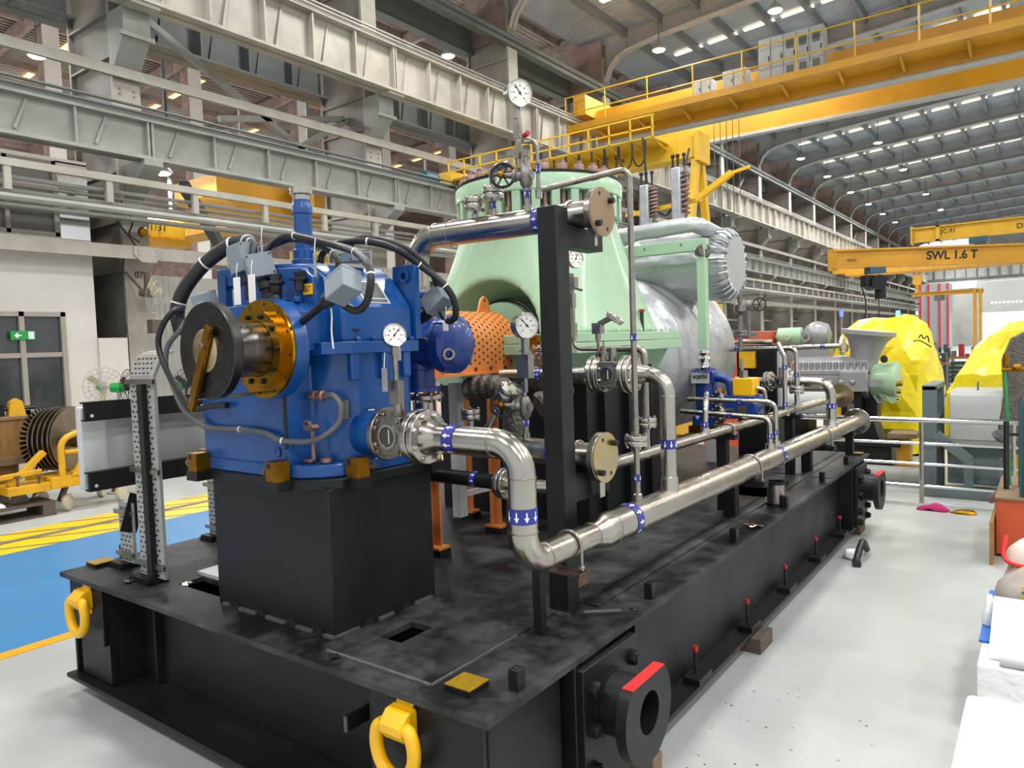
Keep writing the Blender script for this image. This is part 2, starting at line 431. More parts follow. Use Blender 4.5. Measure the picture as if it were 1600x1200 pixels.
for j, (dx, zz, r) in enumerate(((0, 3.9, .028), (.09, 3.83, .02), (.02, 3.74, .03), (.1, 3.68, .022), (-.2, 3.62, .05))):
    mb.cyl((-10.15-dx, a, zz), (-10.15-dx, b, zz), r, n=8, mi=1)
mb.box(-10.36, -10.18, a, b, 3.56, 3.6, 1)
rack = mb.build('pipe_rack_beam', ['girder', 'gsteel'], **ST)
mb = MB(); mb.box(-10.38, -10.3, a, b, 3.04, 3.22, 0); mb.prism([(a-.2, 3.22), (a+.2, 3.22), (a+.2, 3.1), (a+.1, 3.0), (a-.1, 3.0), (a-.2, 3.1)], 'x', -10.3, -10.28, 0)
for dy in (-.13, .13):
    for zz in (3.1, 3.17): mb.cyl((-10.28, a+dy, zz), (-10.265, a+dy, zz), .015, n=6)
rail = mb.build('side_rail_beam', 'girder', **ST)
mb = MB(); mb.box(-10.72, -10.52, a, b, 8.9, 9.12, 0); mb.cyl((-10.5, a, 9.07), (-10.5, b, 9.07), .07, n=10)
mb.box(-11.95, -11.7, a, b, 8.97, 9.8, 0)
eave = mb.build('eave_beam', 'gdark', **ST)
# portal rafter with its curved haunch
lo = [(-10.6, 9.35), (-10.45, 9.7), (-10.2, 9.95), (-9.8, 10.08), (-9.0, 10.2), (-5, 10.48), (0, 10.8)]
lo = lo + [(-x, z) for x, z in reversed(lo[:-1])]
m = MB(); hi_ = [(x, roofz(x)-.05) for x, z in lo]
n = len(lo)
for i in range(n-1):
    q = [lo[i], lo[i+1], hi_[i+1], hi_[i]]
    m.prism(q, 'y', y0-.02, y0+.02, 0)
    for (p0, p1, s_) in ((lo[i], lo[i+1], 1),):
        m.prism([p0, p1, (p1[0], p1[1]+.04), (p0[0], p0[1]+.04)], 'y', y0-.14, y0+.14, 0)
for i in range(19):
    x = -9.9+i*1.1; 
    zl = next(lo[j][1]+(lo[j+1][1]-lo[j][1])*(x-lo[j][0])/(lo[j+1][0]-lo[j][0]) for j in range(n-1) if lo[j][0] <= x <= lo[j+1][0])
    m.box(x-.012, x+.012, y0-.1, y0+.1, zl, roofz(x)-.06, 0)
m.box(10.6, 11.1, y0-.2, y0+.2, 0, 10.5, 0)
raf = m.build('rafter_beam', 'raft', **ST)
# skylight dashes of one bay
m = MB()
for i in range(8):
    x = -9.6+i*1.1
    for s_ in (-1, 1):
        xa, xb = s_*x if s_ < 0 else x, (x+.9)
        xa, xb = (x, x+.9) if s_ < 0 else (-x-.9, -x)
        m.add([(xa, y0+2.6, roofz(xa)-.06), (xb, y0+2.6, roofz(xb)-.06), (xb, y0+2.82, roofz(xb)-.06), (xa, y0+2.82, roofz(xa)-.06)], [(0,1,2,3)])
skl = m.build('skylight_window', 'sky', **ST)
m = MB()
for i in range(9):
    x = -36+i*1.7
    for yy in (1.6,):
        z = 13.4+.06*(x+12); z2 = z+.06*.75
        m.add([(x, y0+yy, z-.07), (x+.75, y0+yy, z2-.07), (x+.75, y0+yy+.24, z2-.07), (x, y0+yy+.24, z-.07)], [(0,1,2,3)])
skl2 = m.build('side_bay_skylight_window', 'skyw', **ST)
m = MB(); m.box(-25.7, -25.04, y0+.15, y0+.45, 0, 12.55, 0); m.box(-25.04, -25, y0+.06, y0+.54, 0, 12.4, 1)  # white flange puts the lit side of the column into its colour
m.prism([(-40, 11.2), (-12, 12.9), (-12, 13.3), (-40, 11.65)], 'y', y0-.08, y0+.08, 0)
scol = m.build('side_bay_column', ['brick', 'whitewall'], **ST)
m = MB(); m.box(-11.88, -10.66, y0-.2, y0-.14, 9.14, 10.5, 0); pink_lit = m.build('pink_light_panel', 'brick', **ST)  # pink light falling on the upper column side, painted as a thin panel
m = MB(); m.box(-11.95, -11.9, y0+.2, y0+4.6, 7.0, 8.95, 0); mw = m.build('middle_wall_panel', 'col', **ST)
m = MB(); m.box(-12.0, -11.93, y0+.15, y0+4.6, 4.6, 6.6, 0)
for i in range(4): m.box(-11.93, -11.88, y0+.15, y0+4.6, 4.8+i*.45, 4.86+i*.45, 0)
lw = m.build('louvre_wall_panel', 'col', **ST)
m = MB(); m.box(-12.1, -12.0, y0, y0+4.75, 0, 3.3, 0)
for i in range(4): m.box(-11.98, -11.8, y0+.5+i*1.2, y0+.6+i*1.2, 0, 3.4, 1)
for z, r in ((1.15, .05), (1.9, .04), (2.45, .05)): m.cyl((-11.6, y0, z), (-11.6, y0+4.75, z), r, n=8, mi=2)
gw = m.build('storage_wall', ['grime', 'col', 'girder'], **ST)
for n in range(len(cols_y)):
    off = (0, 4.75*(n-3), 0)
    if n != 3:
        for o in (c0, g1, g2, g3, tie, rack, eave, raf, skl, skl2, scol): dup(o, off)
        dup(rail, off)
        dup(pink_lit, off)
        if n > 6: dup(mw, off); dup(gw, off)
        if n > 7: dup(lw, off)
for o in (mw, gw, lw): o.location.y += 4.75*U*3 if o is not lw else 4.75*U*4
# long members
m = MB()
for sgn in (-1, 1):
    xa = sgn*11.5
    m.add([(xa, -12, roofz(xa)), (0, -12, roofz(0)), (0, 86, roofz(0)), (xa, 86, roofz(xa)), (xa, -12, roofz(xa)+.08), (0, -12, roofz(0)+.08), (0, 86, roofz(0)+.08), (xa, 86, roofz(xa)+.08)],
          [(0,1,2,3), (4,5,6,7), (0,1,5,4), (2,3,7,6), (0,3,7,4)])
m.build('ceiling', 'roof', **ST)
m = MB()
for x0_, x1_ in ((-40, -25), (-25, -11.2)):
    za, zb = 13.4+.06*(x0_+12), 13.4+.06*(x1_+12)
    m.add([(x0_, -12, za), (x1_, -12, zb), (x1_, 86, zb), (x0_, 86, za), (x0_, -12, za+.08), (x1_, -12, zb+.08), (x1_, 86, zb+.08), (x0_, 86, za+.08)],
          [(0,1,2,3), (4,5,6,7), (0,1,5,4), (2,3,7,6), (0,3,7,4), (1,2,6,5)])
m.build('side_bay_ceiling', 'roof2', **ST)
for i in range(10):
    for sgn in (-1, 1):
        x = sgn*(9.92-1.1*i) 
        if abs(x) < .05: continue
        MB().box(x-.05, x+.05, -12, 86, roofz(x)-.26, roofz(x)).build('purlin_beam', 'purl', **ST)
for i in range(15):
    x = -38.6+i*1.8; z = 13.4+.06*(x+12)
    MB().box(x-.06, x+.06, -12, 86, z-.24, z).build('side_bay_purlin_beam', 'brick', **ST)
MB().box(-40.2, -40, -12, 86, 0, 11.8).build('wall_far_left', 'brick', **ST)
MB().box(11.1, 11.3, -12, 86, 8.6, 10.7).build('wall_right', 'clad', **ST)
# wind bracing
for (ya, za, yb, zb) in ((5.7, 7.0, 9.9, 4.9), (8.6, 5.3, 10.0, 6.2), (7.2, 5.6, 9.9, 6.2), (29.2, 5.2, 33.4, 8.9), (52.9, 5.2, 57.4, 8.9), (24.4, 4.0, 28.8, 6.0)):
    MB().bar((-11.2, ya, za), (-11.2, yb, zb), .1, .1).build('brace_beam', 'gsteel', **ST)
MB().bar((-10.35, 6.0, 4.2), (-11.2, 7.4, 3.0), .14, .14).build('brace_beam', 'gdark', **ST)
# white office wall on the left with its two bands of windows
m = MB()
X0, X1 = -10.78, -10.6
m.box(X0, X1, -8, 4.76, 0, .98); m.box(X0, X1, 4.36, 4.76, .98, 3.3); m.box(X0, X1, -8, 4.36, 2.3, 3.3)
m.box(X0, X1, 4.36, 4.76, 3.3, 4.3); m.box(X0, X1, -8, 4.76, 4.28, 4.34); m.box(X0-1.2, X1-.05, 4.70, 4.76, 0, 4.3)
m.box(-10.62, -10.56, 4.76, 5.15, 0, 1.95)
m.build('wall_left', 'whitewall', **ST)
MB().box(-10.595, -10.585, 4.38, 4.75, 3.28, 4.1).build('silver_trim', 'chrome', **ST)
MB().box(-11.95, -11.85, 4.76, 9.9, 0, 3.0).build('corrugated_wall', 'clad', **ST)
MB().box(-11.9, -11.85, 4.76, 5.3, 0, 4.3).build('recess_wall', 'dark', **ST)
def window(name, ya, yb, za, zb, cuts, zc, pane, fw=.06):
    f = MB(); f.box(-10.66, -10.57, ya, yb, za, za+fw); f.box(-10.66, -10.57, ya, yb, zb-fw, zb)
    ys = [ya+fw/2] + cuts + [yb-fw/2]
    for c in ys: f.box(-10.66, -10.57, c-fw/2, c+fw/2, za, zb)
    for c in zc: f.box(-10.655, -10.575, ya, yb, c-fw/2, c+fw/2)
    w = f.build(name, 'frame', **ST)
    zs = [za] + zc + [zb]
    for i in range(len(ys)-1):
        for j in range(len(zs)-1):
            MB().box(-10.63, -10.62, ys[i], ys[i+1], zs[j], zs[j+1]).build('pane', pane, w)
window('window_1', -7.5, 4.36, .98, 2.3, [-5.5, -3.5, -1.5, .4, 2.2, 3.84], [1.74], 'pane')
window('window_2', -7.5, 4.36, 3.3, 4.28, [-5, -2.5, 0, 2, 3.77], [3.95], 'pane2', .05)
# end wall
m = MB(); m.box(-10.8, -5.6, 85, 85.3, 0, 9.9); m.box(-5.6, 11, 85, 85.3, 6.3, 11.2); m.box(3.5, 11, 85, 85.3, 0, 6.3)
m.build('wall_back', 'cladx', **ST)
m = MB(); m.box(-5.5, 3.4, 84.9, 84.95, 3.2, 6.2)
d = m.build('door_1', 'hood', **ST)
m = MB()
for i in range(24): m.box(-4.6+i*.33, -4.42+i*.33, 84.87, 84.89, 4.05, 4.2)
m.build('vent_slots', 'daylight', d)
MB().box(-5.6, 3.4, 86.6, 86.7, 0, 3.3).build('exterior', 'daylight', **ST)
m = MB(); m.box(-10.4, 10, 84.7, 85, 6.6, 6.75)
for i in range(22): m.box(-10.3+i*.9, -10.22+i*.9, 84.8, 85, 6.75, 7.9)
m.build('window_band_trim', 'gdark', **ST)
MB().box(-10.2, -5.8, 84.8, 84.98, 5.7, 6.3).build('end_window', 'daylight', **ST)
# silver container with red bars in front of the end wall
t = thing('shipping_container', (-8.2, 72, 0), 'tall silver sheet container with red vertical bars at the far end of the hall', 'container')
MB().box(-9.0, -6.8, 71.5, 74, 0, 5.6).build('body', 'contain', t)
for x in (-8.93, -8.3, -7.5, -6.9): MB().box(x-.07, x+.07, 71.4, 71.5, 0, 5.6).build('red_bar', 'red', t)
# ------------------------------------------------------------------ cranes and lamps
t = thing('overhead_crane', (-5, 17.6, 6.8), 'large orange-yellow overhead travelling crane carrying pale electrical cabinets under the roof', 'crane')
m = MB(); m.box(-9.6, 9.6, 17.2, 17.55, 6.86, 7.72, 0); m.box(-9.6, 9.6, 17.17, 17.4, 6.80, 6.87, 1)
for i in range(17): m.bar((-9.3+i*1.15, 17.2, 6.95), (-9.3+i*1.15, 16.55, 7.12), .05, .07)
m.build('main_girder', ['cranyel', 'hood'], t)
m = MB(); m.box(-9.6, 9.6, 19.0, 19.4, 6.86, 7.75, 0); m.box(-9.6, 9.6, 18.97, 19.2, 6.80, 6.87, 1); m.build('second_girder', ['cranyel', 'hood'], t)
m = MB(); m.box(-10.2, 9.6, 16.42, 17.2, 7.10, 7.15); m.box(-10.2, 9.6, 16.40, 16.44, 7.08, 7.24); m.build('walkway', 'cranyel', t)
m = MB(); m.box(-9.95, -9.6, 16.6, 20.2, 7.5, 8.0); m.build('end_carriage', 'cranyel', t)
m = MB()
for i in range(17): m.cyl((-10.1+i*1.15, 16.45, 7.1), (-10.1+i*1.15, 16.45, 7.98), .018, n=6)
for z in (7.55, 7.96): m.cyl((-10.1, 16.45, z), (9, 16.45, z), .016, n=6)
m.build('handrail', 'goliath', t)
for j in range(2): text('lettering', ['MH-0142', '10 t : 8 t'][j], .17, (-4.2+j*1.6, 17.19, 7.2), (1,0,0), (0,0,1), 'dark', t)
def ecab(x0, x1, h, nd, name='electrical_cabinet', lab=''):
    e = thing(name, ((x0+x1)/2, 16.85, 7.15), lab, 'cabinet')
    MB().box(x0, x1, 16.65, 17.05, 7.15, 7.15+h).build('body', 'hood', e, bevel=.01)
    w = (x1-x0)/nd
    for i in range(nd):
        d = MB().box(x0+i*w+.012, x0+(i+1)*w-.012, 16.63, 16.652, 7.17, 7.13+h).build('door', 'hood', e)
        if nd > 2 and i > 1:
            g = MB()
            for z in (.12, h-.34): g.box(x0+(i+.22)*w, x0+(i+.78)*w, 16.62, 16.632, 7.15+z, 7.15+z+.2)
            build_each(g, 'vent_grille', 'gdark', d)
        MB().box(x0+(i+.82)*w, x0+(i+.88)*w, 16.61, 16.63, 7.15+h*.5, 7.15+h*.6).build('handle', 'ink', d)
ecab(-5.2, -3.85, 1.02, 5, lab='largest pale electrical cabinet on the crane walkway, with five doors')
ecab(-6.75, -6.3, .5, 2, lab='small pale electrical cabinet nearest the left end of the crane walkway')
ecab(-6.02, -5.5, .54, 2, lab='small pale electrical cabinet just left of the big five-door cabinet')
m = MB(); m.cyl((-9.3, 16.95, 7.28), (-6.9, 16.95, 7.28), .1, n=12); m.cyl((-6.2, 16.95, 7.3), (-5.3, 16.95, 7.3), .12, n=12)
tag(m.build('drive_shaft', 'gdark'), 'long dark drive shaft lying on the big crane walkway left of the cabinets', 'shaft')
m = MB()
for i in range(5): m.cyl((-6.9+i*.16, 18.4, 3.4 if i in (1, 3) else 5.2), (-6.9+i*.16, 18.4, 7.6), .012, n=5)
tag(m.build('hoist_rope', 'gdark'), 'thin dark hoist ropes hanging below the big orange-yellow crane', 'rope')

t = thing('semi_gantry_crane', (-4.7, 12.3, 0), 'bright yellow semi-gantry crane with handrail and hanging cable loops behind the green turbine', 'crane')
MB().box(-10.2, -4.92, 12.3, 12.66, 4.8, 5.19).build('beam', 'goliath', t, bevel=.015)
MB().box(-4.94, -4.86, 12.22, 12.74, 4.72, 5.22).build('end_plate', 'goliath', t)
MB().box(-10.45, -10.0, 11.7, 13.2, 5.0, 5.3).build('end_carriage', 'goliath', t)
m = MB(); m.cyl((-10.35, 11.6, 5.16), (-10.35, 11.2, 5.16), .13); m.build('drive_motor', 'gasb', t)
m = MB()
for i in range(12): 
    x = -10.1+i*.42; m.box(x-.012, x+.012, 11.72, 11.75, 5.12, 5.5)
    m.bar((x, 12.3, 5.0), (x, 11.75, 5.12), .025)
for z in (5.13, 5.3, 5.5): m.box(-10.1, -5.45, 11.72, 11.75, z-.012, z+.012)
m.box(-10.1, -5.45, 11.74, 12.3, 5.1, 5.12)
m.build('handrail', 'goliath', t)
m = MB(); m.bar((-4.98, 12.4, 4.8), (-5.0, 11.3, .2), .11, .14); m.bar((-4.98, 12.6, 4.8), (-5.0, 13.5, .2), .11, .14)
m.bar((-5.2, 12.4, 4.4), (-5.3, 11.6, .2), .12, .16); m.bar((-5.2, 12.5, 4.4), (-5.3, 13.1, .2), .12, .16)
m.bar((-4.9, 11.7, 2.2), (-4.9, 13.2, 2.2), .1, .14); m.box(-5.4, -4.75, 11.0, 13.9, .12, .35)
for yy in (11.2, 13.7): m.cyl((-5.2, yy, .12), (-4.95, yy, .12), .12)
m.build('leg_frame', 'goliath', t)
m = MB()
for i in range(16):
    x = -9.9+i*.27; d = .34 if i < 12 else .42
    m.tube([(x+.13-.13*math.cos(PI*s/14), 11.68+.02*(i % 3), 5.08-d*math.sin(PI*s/14)**.7) for s in range(15)], .016, 6)
m.tube(spline([(-5.6, 11.6, 5.1), (-5.5, 11.6, 4.1), (-5.2, 11.6, 3.75), (-4.95, 11.6, 4.2), (-4.9, 11.9, 4.85)]), .022, 6)
m.build('festoon_cable', 'rubber', t)
text('lettering', 'DE  5 t', .2, (-6.6, 12.29, 5.0), (1,0,0), (0,0,1), 'dark', t)

# jib cranes
def ibeam(m, p0, d, L, zb, zt, w, mi=0):
    d = V(d).normalized(); p0 = V(p0)
    for (zc, h, ww) in (((zb+zt)/2, zt-zb, .03), (zb+.02, .04, w), (zt-.02, .04, w)):
        a = p0+V((0, 0, zc)); m.bar(a, a+d*L, ww, h, mi=mi)
d = V((.805, .592, 0)); nrm = V((.592, -.805, 0)); s = V((-4.04, 18.1, 0))
t = thing('jib_crane', s+d*9.5, 'orange-yellow jib crane lettered SWL 1.6 T with an underslung hoist', 'crane')
m = MB(); ibeam(m, s, d, 9.5, 3.15, 3.58, .2); m.bar(s+V((0,0,3.1)), s+V((0,0,3.6)), .2, .03); m.build('jib_beam', 'cranyel', t)
m = MB(); m.cyl(s+d*9.5, s+d*9.5+V((0,0,4.05)), .3); m.bar(s+d*9.3+V((0,0,3.98)), s+d*7+V((0,0,3.6)), .08); m.build('jib_column', 'cranyel', t)
text('lettering', 'SWL 1.6 T', .27, s+d*2.75+nrm*.022+V((0,0,3.37)), d, (0,0,1), 'ink', t, fat=.006)
text('small_plate', 'MEC/JC_', .07, s+d*.45+nrm*.022+V((0,0,3.33)), d, (0,0,1), 'ink', t)
h = s+d*.98
t = thing('chain_hoist', h+V((0,0,2.5)), 'dark electric chain hoist with blue-grey trolley under the SWL 1.6 T jib', 'hoist')
R = Matrix((d, -nrm, V((0,0,1)))).transposed()
m = MB(); m.obox(h+V((0,0,3.08)), (.36, .3, .14), R); m.build('trolley', 'gasb', t)
m = MB(); m.cyl(h+nrm*.2+V((0,0,2.8)), h-nrm*.25+V((0,0,2.8)), .17); m.cyl(h+d*.12+V((0,0,2.95)), h+d*.12+V((0,0,2.42)), .12); m.obox(h-d*.18+V((0,0,2.84)), (.2, .24, .26), R); m.build('motor_body', 'blk', t)
m = MB(); m.tube(spline([h-d*.2+V((0,0,3.0)), h-d*.3+V((0,0,2.7)), h-d*.22+V((0,0,2.3)), h-d*.25+V((0,0,1.3))]), .015, 6); m.cyl(h+d*.08+V((0,0,2.5)), h+d*.08+V((0,0,1.2)), .012, n=6); m.build('load_chain', 'ink', t)
t = thing('jib_crane', (5.6, 24, 0), 'yellow jib crane lettered JC-91, higher and farther than the SWL 1.6 T jib', 'crane')
m = MB(); ibeam(m, (-3.2, 24, 0), (1,0,0), 8.8, 4.18, 4.6, .2); m.box(-3.22, -3.18, 23.85, 24.15, 4.12, 4.64); m.box(-2.6, -2.5, 23.9, 24.1, 4.18, 4.6); m.build('jib_beam', 'goliath', t)
m = MB(); m.cyl((5.6, 24, 0), (5.6, 24, 5.6), .3); m.bar((5.5, 24, 5.5), (2.3, 24, 4.6), .1); m.build('jib_column', 'goliath', t)
text('lettering', 'JC-91', .16, (-2.3, 23.97, 4.42), (1,0,0), (0,0,1), 'dark', t)
text('lettering', 'DE', .2, (-.6, 23.97, 4.36), (1,0,0), (0,0,1), 'ink', t)
t = thing('chain_hoist', (-1.57, 24, 3.8), 'small blue-grey hoist hanging below the JC-91 jib beam', 'hoist')
MB().box(-1.8, -1.35, 23.85, 24.15, 4.0, 4.17).build('trolley', 'gasb', t)
MB().cyl((-1.55, 23.8, 3.9), (-1.55, 24.2, 3.9), .15).build('motor_body', 'gasg', t)
t = thing('jib_crane', (-2.7, 40, 0), 'thin ochre jib crane on a slim post near the far roller door', 'crane')
m = MB(); ibeam(m, (-5.35, 40, 0), (1,.0,.0), 2.9, 3.3, 3.5, .15); m.build('jib_beam', 'cranyel', t)
m = MB(); m.box(-2.85, -2.72, 39.9, 40.1, 0, 3.5); m.box(-2.62, -2.5, 39.9, 40.1, 0, 3.5); m.build('jib_column', 'cranyel', t)
MB().cyl((-4.2, 40, 3.05), (-4.2, 40, 3.3), .22).build('hoist', 'gdark', t)
# far overhead crane below the roof
t = thing('overhead_crane', (-4, 46, 5.3), 'distant ochre overhead crane with a hanging hook block in front of the end wall', 'crane')
m = MB(); m.box(-9.6, 9.6, 46, 46.5, 5.0, 5.5); m.box(-9.6, 9.6, 47.4, 47.9, 5.0, 5.5); m.box(-10.2, -9.6, 45.6, 48.4, 5.1, 5.6); m.build('girder', 'cranyel', t)
m = MB(); m.box(-6.1, -5.7, 45.9, 46.1, 4.2, 4.7); m.cyl((-5.9, 46, 4.65), (-5.9, 46, 5.02), .03); m.lathe((-5.9, 46, 3.7), (0,0,1), [(.03, 0), (.12, .5)], 8); m.build('hook_block', 'cranyel', t)
# yellow crane and hoist in the side bay, seen between the columns
t = thing('side_bay_crane', (-14, 10.2, 4.9), 'yellow overhead crane girder in the neighbouring bay behind the blue gearbox', 'crane')
m = MB(); m.prism([(8.6, 5.35), (11.6, 5.35), (11.6, 4.6), (9.3, 4.6), (8.6, 4.95)], 'x', -15.2, -13.6); m.box(-20, -12.8, 10.4, 11.2, 4.75, 5.3)
m.build('girder', 'cranyel', t)
MB().box(-13.62, -13.58, 11.3, 11.6, 4.6, 5.3).build('red_mark', 'redcap', t)
t = thing('side_bay_hoist', (-14, 7.8, 3.8), 'yellow and cream hoist crane marked 01/31 beyond the left column', 'crane')
MB().box(-14.4, -14.0, 7.2, 8.12, 3.98, 4.36).build('cover', 'goliath', t, bevel=.05); MB().box(-14.3, -13.95, 7.1, 8.2, 3.84, 3.98).build('beam', 'cranyel', t); m = MB(); m.cyl((-14.2, 7.4, 4.3), (-14.2, 7.4, 9.9), .04, n=8); m.cyl((-14.2, 7.95, 4.3), (-14.2, 7.95, 9.9), .04, n=8); build_each(m, 'hanger_rod', 'gdark', t)
text('lettering', '01/31', .2, (-13.99, 7.5, 4.18), (0,1,0), (0,0,1), 'ink', t)
t = thing('side_bay_hoist', (-14.5, 11.5, 4.0), 'small yellow hoist in the neighbouring bay just right of the breather pipe', 'crane')
m = MB(); m.box(-14.8, -14.2, 11.2, 12.3, 3.6, 4.1); m.cyl((-14.2, 11.0, 3.9), (-14.2, 12.5, 3.9), .16); m.build('body', 'goliath', t); MB().cyl((-14.5, 11.7, 4.1), (-14.5, 11.7, 9.86), .04, n=8).build('hanger_rod', 'gdark', t)

# lamps, then bare fill lights added without fixtures
lampn = 0
def lamp(x, y, z, lab, energy, mesh=True, size=.5, kind='AREA'):
    if mesh:
        t = thing('high_bay_lamp', (x, y, z), lab, 'lamp', None)
        m = MB(); m.lathe((x, y, z), (0,0,1), [(.17, 0), (.2, .02), (.12, .12), (.06, .2), (.0, .22)], 16); m.build('housing', 'hood', t)
        MB().lathe((x, y, z-.03), (0,0,1), [(.0, 0), (.13, .008), (.16, .03)], 16).build('diffuser', 'lamp', t)
        MB().cyl((x, y, z+.2), (x, y, z+.95), .012, n=6).build('hanger', 'gdark', t)
    if energy:
        l = bpy.data.lights.new('lamp_or_fill_light', kind)
        if kind == 'AREA': l.shape = 'DISK'; l.size = size*U
        else: l.shadow_soft_size = size*U
        l.energy = energy; l.color = (1, .98, .95)
        o = bpy.data.objects.new('lamp_or_fill_light', l); COL.objects.link(o); o.location = V((x, y, z-.06))*U
LE = 620
ordn = ['nearest', 'second', 'third', 'fourth', 'fifth', 'sixth', 'seventh', 'eighth', 'ninth', 'tenth']
for i, y in enumerate([18.5, 28.6, 34.2, 39.0, 44.3, 49.2, 54.0, 58.8]):
    lamp(-8.9 if i else -8.4, y, 9.45 if i else 9.35, ordn[i]+' high-bay lamp of the roof row beside the left columns', LE*.8, size=.8)
for i, y in enumerate([18.3, 34.2, 40.7, 48.9, 56.0]):
    lamp(-5.8 if i else -5.3, y, 9.55 if i else 9.4, ordn[i]+' high-bay lamp of the roof row over the middle of the bay', LE*.8, size=.8)
for i, (x, y, z) in enumerate([(-17, 9.75, 8.1), (-14, 7.7, 5.25), (-12.6, 14.8, 9.2), (-14, 15.9, 6.25), (-17, 6.8, 8.0), (-17, 14.1, 8.8)]):
    lamp(x, y, z, ['round lamp in the neighbouring bay above the gearbox breather pipe', 'small lamp hanging low in the neighbouring bay left of the breather pipe', 'bright lamp high between the columns above the tall pressure gauge',
        'lamp in the neighbouring bay left of the yellow semi-gantry crane', 'lamp in the neighbouring bay at the upper left corner', 'lamp in the neighbouring bay near the top edge of the picture'][i], LE*.4)
for x in (-8.0, -2.5, 3.0, 8.0):
    for y in (-4, 3.0, 9.5): lamp(x, y, 9.4, '', LE*.9, False, 1.2)  # added fill over the near hall, no fixtures modelled
for y in (-2, 4.5, 11, 20, 30): lamp(-16.5, y, 8.0, '', LE*1.0, False, 1.0); lamp(-20, y, 7.0, '', LE*1.2, False, .5, 'POINT'); lamp(-32, y, 7.0, '', LE*1.2, False, .5, 'POINT')  # added fill that brightens the side bay and its roof, no fixtures
for y in (14, 22, 30, 38, 46, 54, 62, 70, 78): lamp(-7.4, y+2, 9.4, '', LE*.6, False, 1.2); lamp(7, y, 9.4, '', LE*.8, False, 1.2)  # added fill along the far hall, bare lights only
for x in (-7, 0): lamp(x, 81, 8.5, '', LE*1.6, False, 1.5)  # added fill to brighten the end wall and door, no fixtures
for x, y in ((3, 18), (3, 30), (3, 44), (8, 24), (0, 66), (-6, 70)): lamp(x, y, 9.4, '', LE, False, 1.2)  # more added fill, unseen bare lights mostly on the right side
# ------------------------------------------------------------------ skid base
t = thing('steel_skid', (-2.6, 4.2, .08), 'long black steel base frame carrying the gearbox and the green turbine', 'base frame')
holes = [(-1.96, -1.85, 1.79, 1.96), (-3.22, -2.83, 1.73, 1.85), (-1.79, -1.45, 4.72, 5.30)]
MB().plate(-3.94, -1.25, 1.52, 6.85, .588, .61, holes).build('deck_plate', 'deck', t)
m = MB(); m.box(-1.84, -1.53, 1.60, 2.42, .61, .616); m.box(-2.07, -1.84, 1.60, 1.78, .61, .616); m.box(-1.47, -1.42, 2.45, 6.8, .61, .619); m.box(-1.52, -1.50, 2.45, 4.7, .61, .616)
m.box(-1.46, -1.26, 5.55, 6.8, .61, .614); m.box(-2.0, -1.5, 5.6, 6.8, .61, .614)
m.build('cover_strip', 'deck', t)
m = MB(); m.box(-3.92, -1.38, 1.74, 1.765, .1, .588); m.box(-1.375, -1.355, 1.56, 6.8, .1, .588); m.box(-3.92, -3.90, 1.56, 6.8, .1, .588); m.box(-3.92, -1.36, 6.78, 6.8, .1, .588)
m.box(-3.9, -3.57, 1.545, 1.57, .30, .588); m.box(-3.87, -3.57, 1.57, 1.60, .1, .588); m.box(-3.60, -3.57, 1.57, 1.75, .1, .588); m.box(-3.42, -3.40, 1.7, 1.75, .1, .588)
m.box(-1.75, -1.29, 1.545, 1.57, .1, .588); m.box(-1.76, -1.735, 1.55, 1.75, .1, .588); m.box(-1.31, -1.286, 1.571, 1.95, .1, .588)
for yy in (2.0, 6.2): m.box(-1.36, -1.25, yy-.015, yy, .1, .588); m.box(-1.36, -1.25, yy+.42, yy+.435, .1, .588)
m.build('web_frame', 'black', t, bevel=.004)
m = MB(); m.plate(-3.94, -1.25, 1.52, 6.85, .08, .10, [(-3.6, -1.6, 1.95, 6.5)]); m.build('bottom_flange', 'black', t, bevel=.003)
m = MB(); m.bar((-2.02, 1.600, .612), (-1.53, 1.600, .612), .012, .012); m.bar((-1.53, 1.6, .612), (-1.53, 2.05, .612), .008, .01)
build_each(m, 'weld_seam', 'weld', t)
for (yy) in (1.73, 2.65, 3.63, 4.52, 5.43, 6.2): 
    m = MB(); m.box(-1.315, -1.28, yy-.02, yy+.02, .61, .675); m.cyl((-1.297, yy, .674), (-1.297, yy, .677), .007, n=8, mi=1); m.build('stop_block', ['black', 'ink'], t, bevel=.002)
MB().box(-3.92, -3.88, 1.80, 1.84, .61, .68).build('stop_block', 'black', t, bevel=.002)
for (xa, xb, ya, yb) in ((-1.48, -1.38, 1.605, 1.70), (-3.93, -3.83, 1.64, 1.74), (-1.36, -1.28, 6.68, 6.78)):
    p = MB().box(xa, xb, ya, yb, .61, .628).build('machined_pad', 'blk', t)
    MB().box(xa, xb, ya, yb, .628, .631).build('pad_face', 'padface', p)
for yy in (3.1, 3.81, 4.51, 5.24, 5.95):
    m = MB(); m.box(-1.33, -1.25, yy-.075, yy+.075, .1, .128); m.cyl((-1.30, yy, .128), (-1.30, yy, .235), .008, n=8); p = m.build('levelling_screw', 'black', t, bevel=.002)
    MB().hexa((-1.30, yy, .228), (0,0,1), .0145, .022).build('screw_cap', 'redcap', p)
m = MB(); m.bar((-1.815, 1.50, .455), (-1.815, 1.74, .455), .012, .05); m.box(-1.822, -1.808, 1.496, 1.5005, .43, .48, 1); m.build('lug_bracket', ['blk', 'weld'], t)
